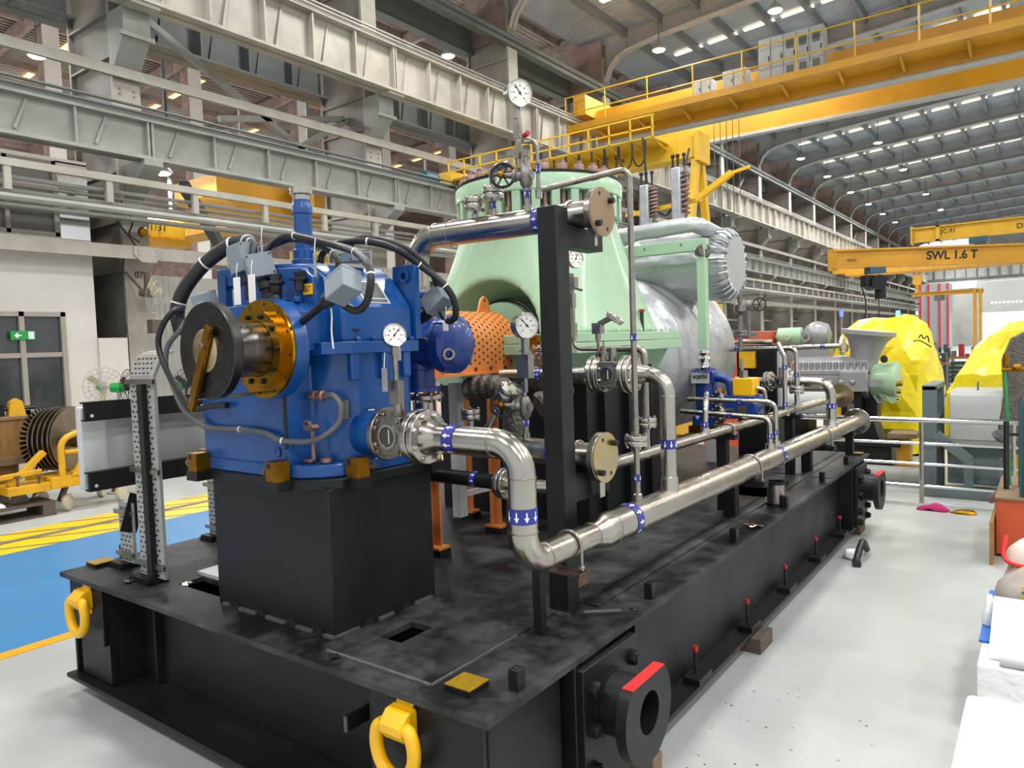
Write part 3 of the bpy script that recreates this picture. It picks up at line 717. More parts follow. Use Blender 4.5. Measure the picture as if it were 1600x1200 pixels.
for xc in (-3.70, -1.585):
    m = MB(); zc = .515
    pts = [(xc+.062*math.sin(a)*1.0, 1.50-.004, zc-.055+.075*math.cos(a)*(1.0)) for a in [2*PI*i/24 for i in range(25)]]
    pts = [(xc-.058, 1.495, zc), (xc+.058, 1.495, zc)]
    arc = [(xc+.08*math.cos(a), 1.490, zc-.06+.095*math.sin(a)) for a in [PI*.16-i*(PI*1.32)/22 for i in range(23)]]
    loop = [(xc-.05, 1.495, zc)] + [(xc+.05, 1.495, zc)] + arc
    m.tube(spline(loop+[loop[0]], 3), .0215, 12); r_ = m.build('lifting_ring', 'yellow', t)
    m = MB(); sec = [(1.545, zc-.045), (1.545, zc+.05), (1.50, zc+.045), (1.468, zc+.012), (1.468, zc-.012), (1.49, zc-.04)]
    m.prism(sec, 'x', xc-.047, xc+.047); m.box(xc-.035, xc+.035, 1.535, 1.548, zc-.07, zc+.07); m.build('ring_saddle', 'yellow', r_, bevel=.006)
for yy in (2.18, 6.42):
    m = MB(); m.box(-1.255, -1.225, yy-.185, yy+.2, .10, .575); p = m.build('trunnion', 'black', t, bevel=.003)
    m = MB(); m.ring((-1.225, yy, .40), (1,0,0), .108, .072, .11); m.ring((-1.225, yy, .4), (1,0,0), .118, .1, .012); m.build('trunnion_pipe', 'black', p)
    R, zf = .172, .12
    poly = [(yy+R*math.sin(a), .40+min(R*math.cos(a), zf)) for a in [2*PI*i/60 for i in range(60)]]
    inn = [(yy+.072*math.sin(a), .40+.072*math.cos(a)) for a in [2*PI*i/60 for i in range(60)]]
    m = MB(); k = 60; vs = [(xx, *q) for xx in (-1.118, -1.08) for q in poly] + [(xx, *q) for xx in (-1.118, -1.08) for q in inn]
    fs = []
    for i in range(k):
        j = (i+1) % k
        fs += [(i, j, k+j, k+i), (2*k+i, 3*k+i, 3*k+j, 2*k+j), (k+i, k+j, 3*k+j, 3*k+i), (i, 2*k+i, 2*k+j, j)]
    m.add(vs, fs); m.build('trunnion_flange', 'black', p)
    MB().box(-1.119, -1.079, yy-.12, yy+.12, .5195, .5225).build('red_mark', 'red', p)
    for (dy, zz) in ((-.13, .50), (-.13, .36), (-.13, .22), (-.13, .135), (.155, .5), (.155, .36), (.155, .22), (.155, .135)):
        m = MB(); m.cyl((-1.225, yy+dy, zz), (-1.221, yy+dy, zz), .03); m.hexa((-1.222, yy+dy, zz), (1,0,0), .026, .024); m.cyl((-1.20, yy+dy, zz), (-1.192, yy+dy, zz), .018, n=12); m.build('bolt', 'blk', p)
# wooden packing under the base
wl = ['light wooden packing block under the near right corner of the black base', 'dark wooden block under the middle of the right edge of the base', 'wooden block under the far right end of the black base', 'wooden block under the front left of the black base']
for i, (xa, xb, ya, yb) in enumerate(((-1.4, -1.19, 2.42, 2.5), (-1.4, -1.2, 3.72, 3.92), (-1.5, -1.24, 6.4, 6.6), (-3.6, -3.4, 1.7, 1.9))):
    tag(MB().box(xa, xb, ya, yb, 0, .08).build('packing_block', 'wood' if i == 0 else 'dwood', bevel=.004), wl[i], 'block', 'packing under the base')
# marker pen, foil scraps and rags on the deck
m = MB(); m.cyl((-1.425, 2.345, .625), (-1.315, 2.43, .625), .007, n=10); m.cyl((-1.432, 2.34, .625), (-1.425, 2.345, .625), .003, .007, n=10)
tag(m.build('marker_pen', 'greyrub'), 'slim greyish pen lying on the deck right of the tall black post', 'pen')
def scrap(p, r, lab, name='foil_scrap', mt='chrome', seed=1):
    random.seed(seed); m = MB(); n = 9; vs = [V(p)+V((0, 0, r*.35))]
    for i in range(n):
        a = 2*PI*i/n; vs.append(V(p)+V((math.cos(a)*r*random.uniform(.5, 1.3), math.sin(a)*r*random.uniform(.4, 1), random.uniform(.0, r*.3))))
    m.add(vs, [(0, 1+i, 1+(i+1) % n) for i in range(n)]); m.add([v-V((0,0,.001)) for v in vs], [(0, 1+(i+1) % n, 1+i) for i in range(n)])
    return tag(m.build(name, mt, ang=20), lab, 'scrap')
scrap((-1.29, 2.50, .612), .018, 'tiny white scrap beside the pen on the deck edge', seed=2)
scrap((-1.95, 1.575, .617), .022, 'small crumpled foil scrap at the front edge of the deck', seed=3)
scrap((-3.45, 1.62, .612), .03, 'shiny foil scrap at the foot of the leftmost cable tray', seed=4)
scrap((-3.18, 1.75, .612), .028, 'crumpled foil scrap right of the tall cable tray foot', seed=5)
scrap((-1.30, 3.95, .612), .06, 'flattened clear film scrap on the right edge of the deck', seed=6)
tag(MB().box(-3.28, -2.83, 1.86, 2.14, .61, .626).build('metal_sheet', 'panel'), 'light grey metal sheet lying on the deck left of the pedestal', 'sheet')
tag(MB().lathe((-2.86, 2.1, .627), (0,0,1), [(.03, 0), (.05, .01), (.0, .02)], 12).build('pipe_thread_protector', 'white'), 'small white cap on the light grey sheet left of the pedestal', 'cap')
t = thing('pipe_socket', (-1.36, 4.55, .61), 'short upright steel tube with black rim on the right side of the deck', 'socket')
MB().ring((-1.36, 4.55, .61), (0,0,1), .052, .046, .145).build('tube', 'ssd', t)
m = MB(); m.ring((-1.36, 4.55, .74), (0,0,1), .062, .044, .016); m.ring((-1.36, 4.55, .61), (0,0,1), .058, .046, .014); m.build('rim', 'blk', t)

# ------------------------------------------------------------------ pedestal and gearbox
t = thing('gearbox_pedestal', (-2.45, 1.96, .61), 'plain black box pedestal under the blue gearbox', 'pedestal')
MB().box(-2.82, -2.083, 1.69, 2.23, .61, 1.155).build('body', 'black', t, bevel=.004)
MB().prism([(-2.82, 1.635), (-2.26, 1.635), (-2.17, 1.645), (-2.06, 1.74), (-2.06, 2.24), (-2.82, 2.24)], 'z', 1.15, 1.19).build('top_plate', 'black', t, bevel=.004)
m = MB()
for xc in (-2.70, -2.52, -2.33, -2.17): m.lathe((xc, 1.688, .61), (0,-1,0), [(.028, 0), (.028, .003)], 16)
for yc in (1.85, 2.05): m.lathe((-2.082, yc, .61), (1,0,0), [(.028, 0), (.028, .003)], 16)
build_each(m, 'rat_hole', 'ink', t)
m = MB()
for a, b in ((-2.78, -2.735), (-2.665, -2.555), (-2.485, -2.365), (-2.295, -2.205), (-2.135, -2.085)): m.bar((a, 1.684, .614), (b, 1.684, .614), .014)
for a, b in ((1.69, 1.80), (1.9, 1.98), (2.1, 2.2)): m.bar((-2.079, a, .614), (-2.079, b, .614), .014)
build_each(m, 'weld_seam', 'weld', t)
for (x, y, dx, dy) in ((-2.26, 1.61, -1, 0), (-2.045, 1.80, 0, 1), (-2.78, 1.61, -1, 0), (-2.86, 1.70, -1, 0), (-2.05, 2.2, 0, 1)):
    m = MB(); m.box(x-.032, x+.032, y-.03, y+.03, 1.185, 1.26); m.cyl((x-.012, y-.03, 1.245), (x-.012, y-.031, 1.245), .012, n=12, mi=1); p = m.build('jacking_block', ['brass', 'ink'], t, bevel=.002)
    MB().box(x-.038, x+.038, y-.034, y+.034, 1.15, 1.186).build('block_foot', 'black', p)
    m = MB(); m.cyl((x, y, 1.215), (x+dx*.075, y+dy*.075, 1.215), .009, n=10); m.hexa((x+dx*.066, y+dy*.066, 1.215), (dx, dy, 0), .0145, .015); m.build('jacking_screw', 'rust', p)

GX, GZ = -2.29, 1.668
t = thing('gearbox', (-2.45, 1.97, 1.19), 'large glossy blue gearbox casing on the black pedestal', 'gearbox')
lowp = [(-2.79, 1.645), (-2.25, 1.645), (-2.235, 1.76), (-2.15, 1.79), (-2.085, 1.86), (-2.085, 2.12), (-2.2, 2.25), (-2.79, 2.25)]
MB().prism(lowp, 'z', 1.235, 1.655).build('lower_casing', 'blue', t, bevel=.008)
m = MB(); m.prism([(-2.81, 1.64), (-2.28, 1.64), (-2.19, 1.66), (-2.13, 1.70), (-2.09, 1.76), (-2.075, 1.87), (-2.075, 2.22), (-2.2, 2.32), (-2.81, 2.32)], 'z', 1.19, 1.24)
m.box(-2.235, -2.19, 1.70, 1.735, 1.24, 1.256, 1); m.hexa((-2.145, 1.74, 1.24), (0,0,1), .025, .02, 1); m.build('base_flange', ['blue', 'rust'], t, bevel=.006)
m = MB(); m.prism([(-2.2, 1.72), (-2.13, 1.73), (-2.055, 1.81), (-2.055, 2.16), (-2.2, 2.25), (-2.8, 2.25), (-2.8, 1.73)], 'z', 1.64, 1.685)
for q in ((-2.075, 1.86), (-2.075, 1.94), (-2.075, 2.02), (-2.075, 2.09), (-2.075, 2.14), (-2.13, 1.78)): m.hexa((*q, 1.685), (0,0,1), .011, .016)
m.build('split_flange', 'blue', t, bevel=.005)
for yy in (1.83, 1.985, 2.10):
    m = MB(); m.box(-2.09, -2.062, yy-.02, yy+.02, 1.54, 1.645); m.build('flange_rib', 'blue', t, bevel=.005)
up = [(-2.088, 1.68), (-2.088, 1.815), (-2.18, 1.935), (-2.25, 1.985), (-2.62, 2.02), (-2.77, 1.88), (-2.77, 1.68)]
MB().prism(up, 'y', 1.80, 2.165).build('upper_casing', 'blue', t, bevel=.012)
m = MB(); m.prism([(-2.165, 1.655), (-2.165, 1.80), (-2.22, 1.835), (-2.74, 1.835), (-2.77, 1.8), (-2.77, 1.655)], 'y', 1.625, 1.82); m.prism([(-2.18, 1.82), (-2.2, 1.93), (-2.26, 1.97), (-2.6, 1.99), (-2.7, 1.82)], 'y', 1.76, 1.82)
for x in (-2.215, -2.29): m.hexa((x, 1.70, 1.835), (0,0,1), .016, .02)
m.build('front_cover', 'blue', t, bevel=.008)
for (x0, x1, z0, z1, yy) in ((-2.21, -2.07, 1.69, 1.99, 2.165), (-2.79, -2.66, 1.7, 2.0, 2.165)):
    m = MB(); m.prism([(x0, z0), (x1, z0), (x1, z1), (x0+.02, z1-.0)], 'y', yy, yy+.03); m.ring(((x0+x1)/2+.02, yy-.004, z1-.045), (0,-1,0), .026, .015, .008); m.cyl(((x0+x1)/2+.02, yy-.002, z1-.045), ((x0+x1)/2+.02, yy-.003, z1-.045), .015, mi=1)
    m.build('lifting_lug', ['blue', 'ink'], t, bevel=.003)
m = MB(); m.box(-2.98, -2.92, 1.86, 1.92, 1.5, 2.03); m.box(-2.86, -2.81, 1.86, 1.92, 1.5, 2.0); m.box(-2.98, -2.76, 1.87, 1.91, 1.95, 2.0); m.box(-2.98, -2.76, 1.86, 1.92, 1.7, 1.74); m.box(-2.99, -2.75, 1.9, 2.2, 1.5, 1.56)
m.build('side_bracket', 'blue', t, bevel=.005)
MB().box(-2.905, -2.875, 1.885, 1.895, 1.62, 1.94).build('silver_strip', 'panel', t)
m = MB(); q = (-2.48, 1.95)
m.lathe((*q, 2.0), (0,0,1), [(.052, 0), (.052, .03), (.046, .035), (.046, .07), (.037, .075), (.037, .215), (.041, .22), (.041, .25), (.036, .262), (.036, .275)], 28); p = m.build('breather_pipe', 'blue', t)
MB().lathe((*q, 2.272), (0,0,1), [(.035, 0), (.035, .022), (.046, .026), (.046, .052), (.03, .056)], 28).build('breather_cap', 'ss', p)
m = MB(); m.lathe((-2.25, 1.74, 1.92), (0,0,1), [(.018, -.04), (.018, 0), (.034, .0), (.034, .008)], 14); m.build('filler_cap', 'rubber', t)
m = MB(); m.lathe((-2.335, 1.70, 1.82), (0,0,1), [(.02, 0), (.02, .04), (.014, .05), (.02, .06), (.02, .085), (.032, .09), (.032, .1), (.02, .104), (.022, .125), (.01, .13)], 16); m.build('vent_plug', 'rubber', t)
# bearing boss and covers round the output shaft
MB().cyl((GX, 1.606, GZ), (GX, 1.66, GZ), .182, n=48).build('bearing_boss', 'blue', t)
m = MB(); m.ring((GX, 1.615, GZ), (0,-1,0), .178, .135, .022, 56)
p = m.build('seal_ring', 'gold', t)
for i in range(12):
    a = 2*PI*(i+.3)/12; m = MB(); m.cyl((GX+.162*math.sin(a), 1.594, GZ+.162*math.cos(a)), (GX+.162*math.sin(a), 1.5925, GZ+.162*math.cos(a)), .006, n=10); m.build('screw_hole', 'ink', p)
m = MB(); m.ring((GX, 1.61, GZ), (0,-1,0), .141, .1, .042, 56); p = m.build('seal_cover', 'gold', t)
for i in range(10):
    a = 2*PI*(i+.5)/10; c = V((GX+.121*math.sin(a), 1.568, GZ+.121*math.cos(a))); m = MB(); m.cyl(c, c-V((0, .006, 0)), .0105, n=12); m.hexa(c-V((0, .005, 0)), (0,-1,0), .0075, .006); m.build('cover_bolt', 'dsteel', p)
# plates and labels
up_n = V((.79, 0, .61)); 
R = Matrix((V((0, 1, 0)), V((-.61, 0, .79)), V((.79, 0, .61)))).transposed()
cN = V((-2.1345, 1.99, 1.876))
m = MB(); m.obox(cN, (.135, .115, .004), R, 0); m.obox(cN+R@V((0, .01, .0025)), (.115, .08, .001), R, 1)
for i in range(4): m.obox(cN+R@V((0, -.038-.0045*i, .0026)), (.115, .002, .001), R, 2)
m.build('name_plate', ['panel', 'drab', 'ink'], t)
m = MB(); m.box(-2.245, -2.195, 1.751, 1.757, 1.865, 1.905); 
for i in range(4): m.box(-2.24, -2.205+(.008 if i == 0 else 0)-(.01 if i % 2 else 0), 1.7495, 1.7515, 1.893-i*.006, 1.895-i*.006, 1)
m.build('yellow_label', ['yellow', 'ink'], t)
m = MB(); m.box(-2.46, -2.39, 1.752, 1.758, 1.86, 1.92); m.box(-2.46, -2.39, 1.7505, 1.7525, 1.895, 1.918, 1); m.build('warning_label', ['panel', 'red'], t)
MB().box(-2.30, -2.23, 1.756, 1.759, 1.93, 1.955).build('dark_plate', 'ink', t)
m = MB(); m.box(-2.12, -2.08, 1.795, 1.80, 1.40, 1.47); m.build('data_plate', 'zinc', t)
m = MB(); m.box(-2.087, -2.081, 1.89, 1.935, 1.415, 1.43); m.box(-2.0815, -2.0805, 1.895, 1.93, 1.42, 1.426, 1); m.build('small_label', ['ink', 'white'], t)
m = MB(); m.lathe((-2.3, 1.645, 1.285), (0,-1,0), [(.02, 0), (.02, .006), (.012, .008), (.008, .004)], 14); m.build('drain_plug', 'blue2', t)
m = MB(); m.lathe((-2.165, 1.72, 1.375), (0,-1,0), [(.013, 0), (.013, .03)], 6); m.cyl((-2.165, 1.70, 1.37), (-2.165, 1.70, 1.26), .008, n=10); m.ring((-2.18, 1.695, 1.385), (0,-1,0), .02, .012, .01); m.build('drain_valve', 'rust', t)
MB().cyl((-2.1, 1.9, 1.338), (-1.995, 1.9, 1.338), .085, n=28).build('side_nozzle', 'blue', t)
m = MB(); m.lathe((-2.225, 1.74, 1.49), (1,0,0), [(.014, 0), (.014, .02), (.019, .022), (.019, .04), (.013, .042), (.013, .06), (.02, .062), (.02, .08), (.012, .085), (.012, .1)], 12); m.build('cable_gland', 'rust', t)
m = MB(); m.tube([( -2.22, 1.622, 1.74), (-2.235, 1.64, 1.66), (-2.24, 1.64, 1.45), (-2.242, 1.64, 1.3)], .007, 8); m.build('sealant_bead', 'ink', t)
m = MB(); m.hexa((-2.10, 1.86, 1.685), (0,0,1), .02, .012); m.cyl((-2.10, 1.86, 1.69), (-2.10, 1.86, 1.725), .011, n=10); m.cyl((-2.10, 1.86, 1.725), (-2.10, 1.86, 1.732), .022, n=12); m.build('breather_knob', 'ink', t)

t = thing('output_shaft', (GX, 1.49, GZ-.165), 'dark machined steel output shaft with drilled coupling disc on the gearbox front', 'shaft')
m = MB(); m.lathe((GX, 1.41, GZ), (0,1,0), [(.1, 0), (.098, .005), (.098, .17)], 48); m.build('shaft_sleeve', 'steel', t)
m = MB(); m.lathe((GX, 1.375, GZ), (0,1,0), [(.162, 0), (.166, .004), (.166, .034), (.162, .038)], 64); p = m.build('coupling_disc', 'dsteel', t)
for i in range(32):
    a = 2*PI*i/32; c = V((GX+.149*math.sin(a), 1.3745, GZ+.149*math.cos(a))); MB().cyl(c+V((0, .001, 0)), c-V((0, .0004, 0)), .0055, n=10).build('disc_hole', 'ink', p)
for i in range(5):
    a = 2*PI*(i+.2)/5; c = V((GX+.1*math.sin(a), 1.3745, GZ+.1*math.cos(a))); MB().cyl(c+V((0, .001, 0)), c-V((0, .0006, 0)), .0085, n=12).build('disc_hole', 'ink', p)
m = MB(); m.lathe((GX, 1.376, GZ), (0,-1,0), [(.073, 0), (.073, .006), (.07, .008)], 40); m.build('end_cap', 'zinc', t)
m = MB(); m.bar((GX+.055, 1.358, GZ+.078), (GX-.085, 1.358, GZ-.20), .034, .012, up=(0,1,0)); m.hexa((GX+.02, 1.352, GZ+.015), (0,-1,0), .013, .01, 1); m.build('locking_bar', ['brass', 'rust'], t)
m = MB(); m.cyl((GX-.072, 1.35, GZ-.165), (GX-.06, 1.60, GZ-.162), .006, n=10); m.build('locking_rod', 'ssd', t)

# sensor boxes, cables and tags on the gearbox
def sbox(c, d, lab, size=(.1, .075, .085), probe=.14, roll=0., name='sensor_junction_box'):
    """grey box on a black probe: d points from the box back along the probe"""
    c = V(c); d = V(d).normalized()
    t = thing(name, c, lab, 'junction box', 'sensor boxes on the gearbox')
    y = d; x = V((0, 0, 1)).cross(y); x = x.normalized() if x.length > .05 else V((1, 0, 0)); x = Matrix.Rotation(roll, 3, y) @ x; z = x.cross(y)
    R = Matrix((x, y, z)).transposed()
    m = MB(); m.obox(c, size, R); m.build('box', 'jbox', t, bevel=.004)
    m = MB(); m.obox(c - z*(size[2]/2+.004), (size[0], size[1], .009), R)
    for sx in (-1, 1):
        for sy in (-1, 1):
            q = c + R @ V((sx*(size[0]/2-.008), sy*(size[1]/2-.008), -size[2]/2-.009)); m.cyl(q, q-z*.002, .004, n=8, mi=1)
    m.build('lid', ['jbox', 'ink'], t, bevel=.002)
    if probe:
        e = c + y*(size[1]/2)
        m = MB(); m.lathe(e, y, [(.021, 0), (.021, .012), (.027, .014), (.027, .04), (.02, .045), (.017, .07), (.014, .075), (.014, probe-.03), (.024, probe-.028), (.024, probe)], 14); m.build('probe', 'rubber', t)
    return c, R
sbox((-1.91, 1.655, 1.866), (-.88, .0, -.42), 'largest grey sensor box, tilted on a black probe right of the brass ring', (.08, .105, .078), .26, .35)
sbox((-2.625, 1.765, 2.035), (.15, .05, -1), 'upright grey sensor box high above the brass ring', (.095, .115, .08), .1, .3)
sbox((-2.475, 1.73, 1.985), (.25, .1, -1), 'tilted grey sensor box just right of the upright one above the brass ring', (.1, .09, .085), .09, .9)
sbox((-2.82, 1.70, 1.872), (.1, .3, -1), 'grey sensor box at the left behind the steel coupling disc', (.09, .08, .08), .06, .4)
sbox((-2.075, 2.31, 1.845), (-.75, -.1, -.6), 'grey sensor box above the blue pump at the right rear of the gearbox', (.08, .11, .075), .15, .3)
sbox((-2.28, 2.05, 2.03), (0, 0, -1), 'low grey box on the gearbox top right of the breather pipe', (.1, .04, .08), 0, .2)
def cable(pts, r, lab, m_='rubber', ties=(), cat='cable', name='sensor_cable', n=10):
    s_ = spline(pts, 7); t = MB().tube(s_, r, n).build(name, m_); tag(t, lab, cat, 'cables on the gearbox')
    for i in ties:
        k = min(len(s_)-2, max(1, int(i*(len(s_)-1)))); d = (s_[k+1]-s_[k-1]).normalized()
        MB().ring(s_[k]-d*.004, d, r*1.1, r*.98, .006, 16).build('cable_tie', 'white', t)
    return t
cable([(-1.965, 1.69, 1.82), (-1.935, 1.69, 1.80), (-1.895, 1.7, 1.787), (-1.85, 1.7, 1.81), (-1.825, 1.7, 1.87), (-1.85, 1.72, 1.93), (-1.95, 1.76, 1.99), (-2.08, 1.8, 2.03), (-2.23, 1.8, 2.072), (-2.38, 1.8, 2.106), (-2.47, 1.8, 2.09), (-2.51, 1.78, 2.05)], .0135,
      'black cable arching from the largest grey box over the gearbox front', ties=(.42, .56, .8))
cable([(-2.14, 1.82, 1.93), (-2.12, 1.82, 1.98), (-2.18, 1.83, 2.03), (-2.3, 1.84, 2.075), (-2.42, 1.84, 2.10), (-2.5, 1.82, 2.085), (-2.56, 1.8, 2.07)], .013, 'second black cable running under the front arch to the gearbox top', ties=(.3,))
cable([(-2.62, 1.77, 2.06), (-2.64, 1.8, 2.105), (-2.72, 1.8, 2.115), (-2.82, 1.78, 2.085), (-2.91, 1.74, 2.02), (-2.975, 1.7, 1.93), (-3.0, 1.68, 1.84), (-2.98, 1.68, 1.75)], .03,
      'thick bundle of black cables hanging at the left of the gearbox', ties=(.18, .34, .55, .8), n=14)
cable([(-2.56, 1.76, 2.03), (-2.58, 1.78, 2.09), (-2.66, 1.79, 2.12), (-2.76, 1.79, 2.11)], .014, 'short black cable joining the upright box to the thick bundle', ties=(.5,))
cable([(-2.96, 1.68, 1.86), (-2.94, 1.62, 1.835), (-2.99, 1.6, 1.77), (-3.02, 1.6, 1.70), (-2.97, 1.6, 1.60), (-2.87, 1.6, 1.50), (-2.78, 1.6, 1.44), (-2.68, 1.62, 1.452), (-2.58, 1.625, 1.455)], .012, 'black cable looping left of the steel disc to the blue casing edge')
cable([(-2.95, 1.68, 1.8), (-2.9, 1.64, 1.77), (-2.98, 1.62, 1.70), (-2.99, 1.61, 1.62), (-2.93, 1.6, 1.54), (-2.86, 1.6, 1.44), (-2.78, 1.62, 1.38), (-2.69, 1.625, 1.362), (-2.5, 1.625, 1.365), (-2.34, 1.625, 1.357), (-2.26, 1.625, 1.335), (-2.19, 1.67, 1.325), (-2.12, 1.70, 1.34), (-2.075, 1.745, 1.39), (-2.07, 1.755, 1.45), (-2.1, 1.75, 1.49), (-2.13, 1.745, 1.492)], .011,
      'grey conduit clipped along the lower front of the blue casing', 'greyrub', ties=(.5, .64), name='flexible_conduit')
cable([(-3.05, 1.9, 1.62), (-2.9, 1.75, 1.64), (-2.83, 1.7, 1.70), (-2.81, 1.7, 1.82)], .013, 'black cable from the grey box behind the disc towards the cable tray')
cable([(-2.44, 2.0, 2.02), (-2.42, 2.0, 2.06), (-2.33, 2.0, 2.085), (-2.2, 2.02, 2.085), (-2.1, 2.1, 2.05), (-2.07, 2.2, 1.99), (-1.99, 2.25, 1.91), (-1.96, 2.28, 1.84), (-1.975, 2.3, 1.775), (-2.02, 2.3, 1.76), (-2.05, 2.3, 1.80)], .014,
      'black cable arching from the breather pipe to the box above the blue pump', ties=(.2, .32, .5, .62))
cable([(-2.28, 2.04, 2.05), (-2.28, 2.03, 2.085), (-2.2, 2.05, 2.10), (-2.1, 2.14, 2.06), (-2.06, 2.24, 1.98), (-2.06, 2.3, 1.9)], .013, 'second black cable at the right rear rising from the low grey box')
# tags
def ptag(p, w, h, lab, mt='white', d=(1, 0, 0), name='paper_tag'):
    p = V(p); d = V(d).normalized(); n = V((d.y, -d.x, 0)); m = MB()
    R = Matrix((d, n, V((0, 0, 1)))).transposed()
    m.obox(p-V((0, 0, h/2)), (w, .002, h), R); 
    o = m.build(name, mt, bevel=.003 if mt == 'white' else 0); tag(o, lab, 'tag', 'tags on the gearbox'); 
    MB().tube([p+V((0, 0, -.004)), p+V((.004, 0, .03)), p+V((-.003, .01, .055))], .0016, 5).build('tag_string', 'white', o); return o
ptag((-2.495, 1.64, 1.945), .044, .105, 'blank white paper tag on the left above the brass ring')
ptag((-2.40, 1.64, 1.948), .044, .105, 'blank white paper tag on the right above the brass ring')
ptag((-2.70, 1.74, 2.075), .014, .07, 'steel strip tag on the thick cable bundle', 'tray')
ptag((-2.455, 1.73, 2.09), .014, .075, 'steel strip tag on the front cable arch', 'tray')
ptag((-2.155, 1.74, 2.01), .014, .085, 'steel strip tag hanging over the blue front cover', 'tray')
ptag((-2.02, 2.29, 1.765), .022, .045, 'pale tag under the grey box above the blue pump', 'panel', (.8, .6, 0))
m = MB(); m.tube(spline([(-1.995, 1.67, 1.80), (-1.99, 1.668, 1.77), (-1.995, 1.668, 1.72), (-1.99, 1.668, 1.66)]), .0028, 6); m.build('cable_tie_tail', 'white', bpy.data.objects['sensor_junction_box'])

# ------------------------------------------------------------------ cable trays and panel on the left
def tray(m, c, w, h, d=(1, 0, 0), up=(0, 0, 1), rows=None, slots=True):
    """perforated channel tray: c bottom centre, width along d, height along up"""
    c = V(c); d = V(d).normalized(); up = V(up).normalized(); n = d.cross(up)      # n towards the viewer side (-y)
    R = Matrix((d, -n, up)).transposed()
    m.obox(c+up*h/2, (w, .004, h), R, 0)
    for s in (-1, 1): m.obox(c+up*h/2+d*s*w/2-n*.006, (.004, .014, h), R, 0)
    if slots:
        k = int(h/.0235)
        for i in range(k):
            for j in range(int(w/.036)):
                q = c + up*(.012+i*.0235) + d*(-w/2+.018+j*.036+(.016 if i % 2 else 0)) + n*.0022
                m.obox(q, (.019, .001, .0075), R, 1)
def traything(name, c, w, h, lab, strut=True, topbend=False, strap=(.18, .5, .85)):
    c = V(c); t = thing(name, c, lab, 'cable tray', 'cable trays on the base')
    m = MB(); tray(m, c, w, h); m.build('tray_run', ['tray', 'ink'], t)
    if topbend:
        m = MB(); p = c+V((0, 0, h)); upv = V((.12, .35, .9)).normalized(); tray(m, p, w, .1, (1, 0, 0), upv); p2 = p+upv*.1; tray(m, p2, w, .06, (1, 0, 0), V((.05, .9, .3)))
        m.build('tray_bend', ['tray', 'ink'], t)
    if strut: MB().box(c.x+.005, c.x+.05, c.y-.03, c.y-.004, c.z-.03, c.z+h*.96).build('support_angle', 'black', t, bevel=.002)
    m = MB()
    for f in strap: m.box(c.x-w/2-.02, c.x+w/2+.02, c.y-.018, c.y-.006, c.z+h*f, c.z+h*f+.022)
    build_each(m, 'clamp_strap', 'ssd', t)
    m = MB(); 
    for i in range(3): m.box(c.x-w/2-.03+i*.004, c.x+w/2*.4, c.y-.05+i*.003, c.y+.05, c.z-.03+i*.01, c.z-.022+i*.01)
    m.build('foot_plates', 'blk', t); return t
traything('cable_tray', (-3.34, 1.68, .64), .215, .93, 'tallest perforated cable tray, standing in front of the grey panel', topbend=True, strap=(.05, .52, .96))
traything('cable_tray', (-3.70, 1.74, .64), .13, .3, 'short cable tray stub left of the tallest tray', False, strap=(.1, .8))
traything('cable_tray', (-3.80, 2.28, .64), .12, .32, 'short cable tray stub behind, beside the black pedestal', False, strap=(.1, .85))
t = thing('instrument_stand', (-3.62, 1.95, .61), 'black steel frame of two rails and posts holding the grey panel', 'frame')
m = MB()
for z0 in (1.035, 1.365): m.box(-3.62, -3.60, 1.54, 2.30, z0, z0+.09); m.box(-3.65, -3.6, 1.54, 2.30, z0+.082, z0+.09); m.box(-3.65, -3.6, 1.54, 2.30, z0, z0+.008)
m.build('rail', 'blk', t, bevel=.002)
for yy in (1.80, 2.22): MB().box(-3.67, -3.62, yy, yy+.05, .61, 1.44).build('post', 'black', t, bevel=.002)
m = MB()
for yy in (1.57, 2.12):
    for z0 in (1.06, 1.39): m.lathe((-3.60, yy, z0), (1,0,0), [(.008, 0), (.008, .003)], 10)
build_each(m, 'bolt_head', 'panel', t)
MB().bar((-3.64, 1.78, .98), (-3.64, 1.72, .80), .01, .08).build('gusset', 'black', t)
t = thing('instrument_enclosure', (-3.72, 1.94, 1.05), 'light grey instrument enclosure mounted behind the black rails', 'panel')
MB().box(-3.73, -3.68, 1.55, 2.34, 1.035, 1.43).build('enclosure', 'panel', t, bevel=.008)
MB().box(-3.681, -3.672, 1.66, 2.2, 1.06, 1.37).build('enclosure_shade', 'hood', t)  # darker sheet laid on the enclosure front to paint its shaded part
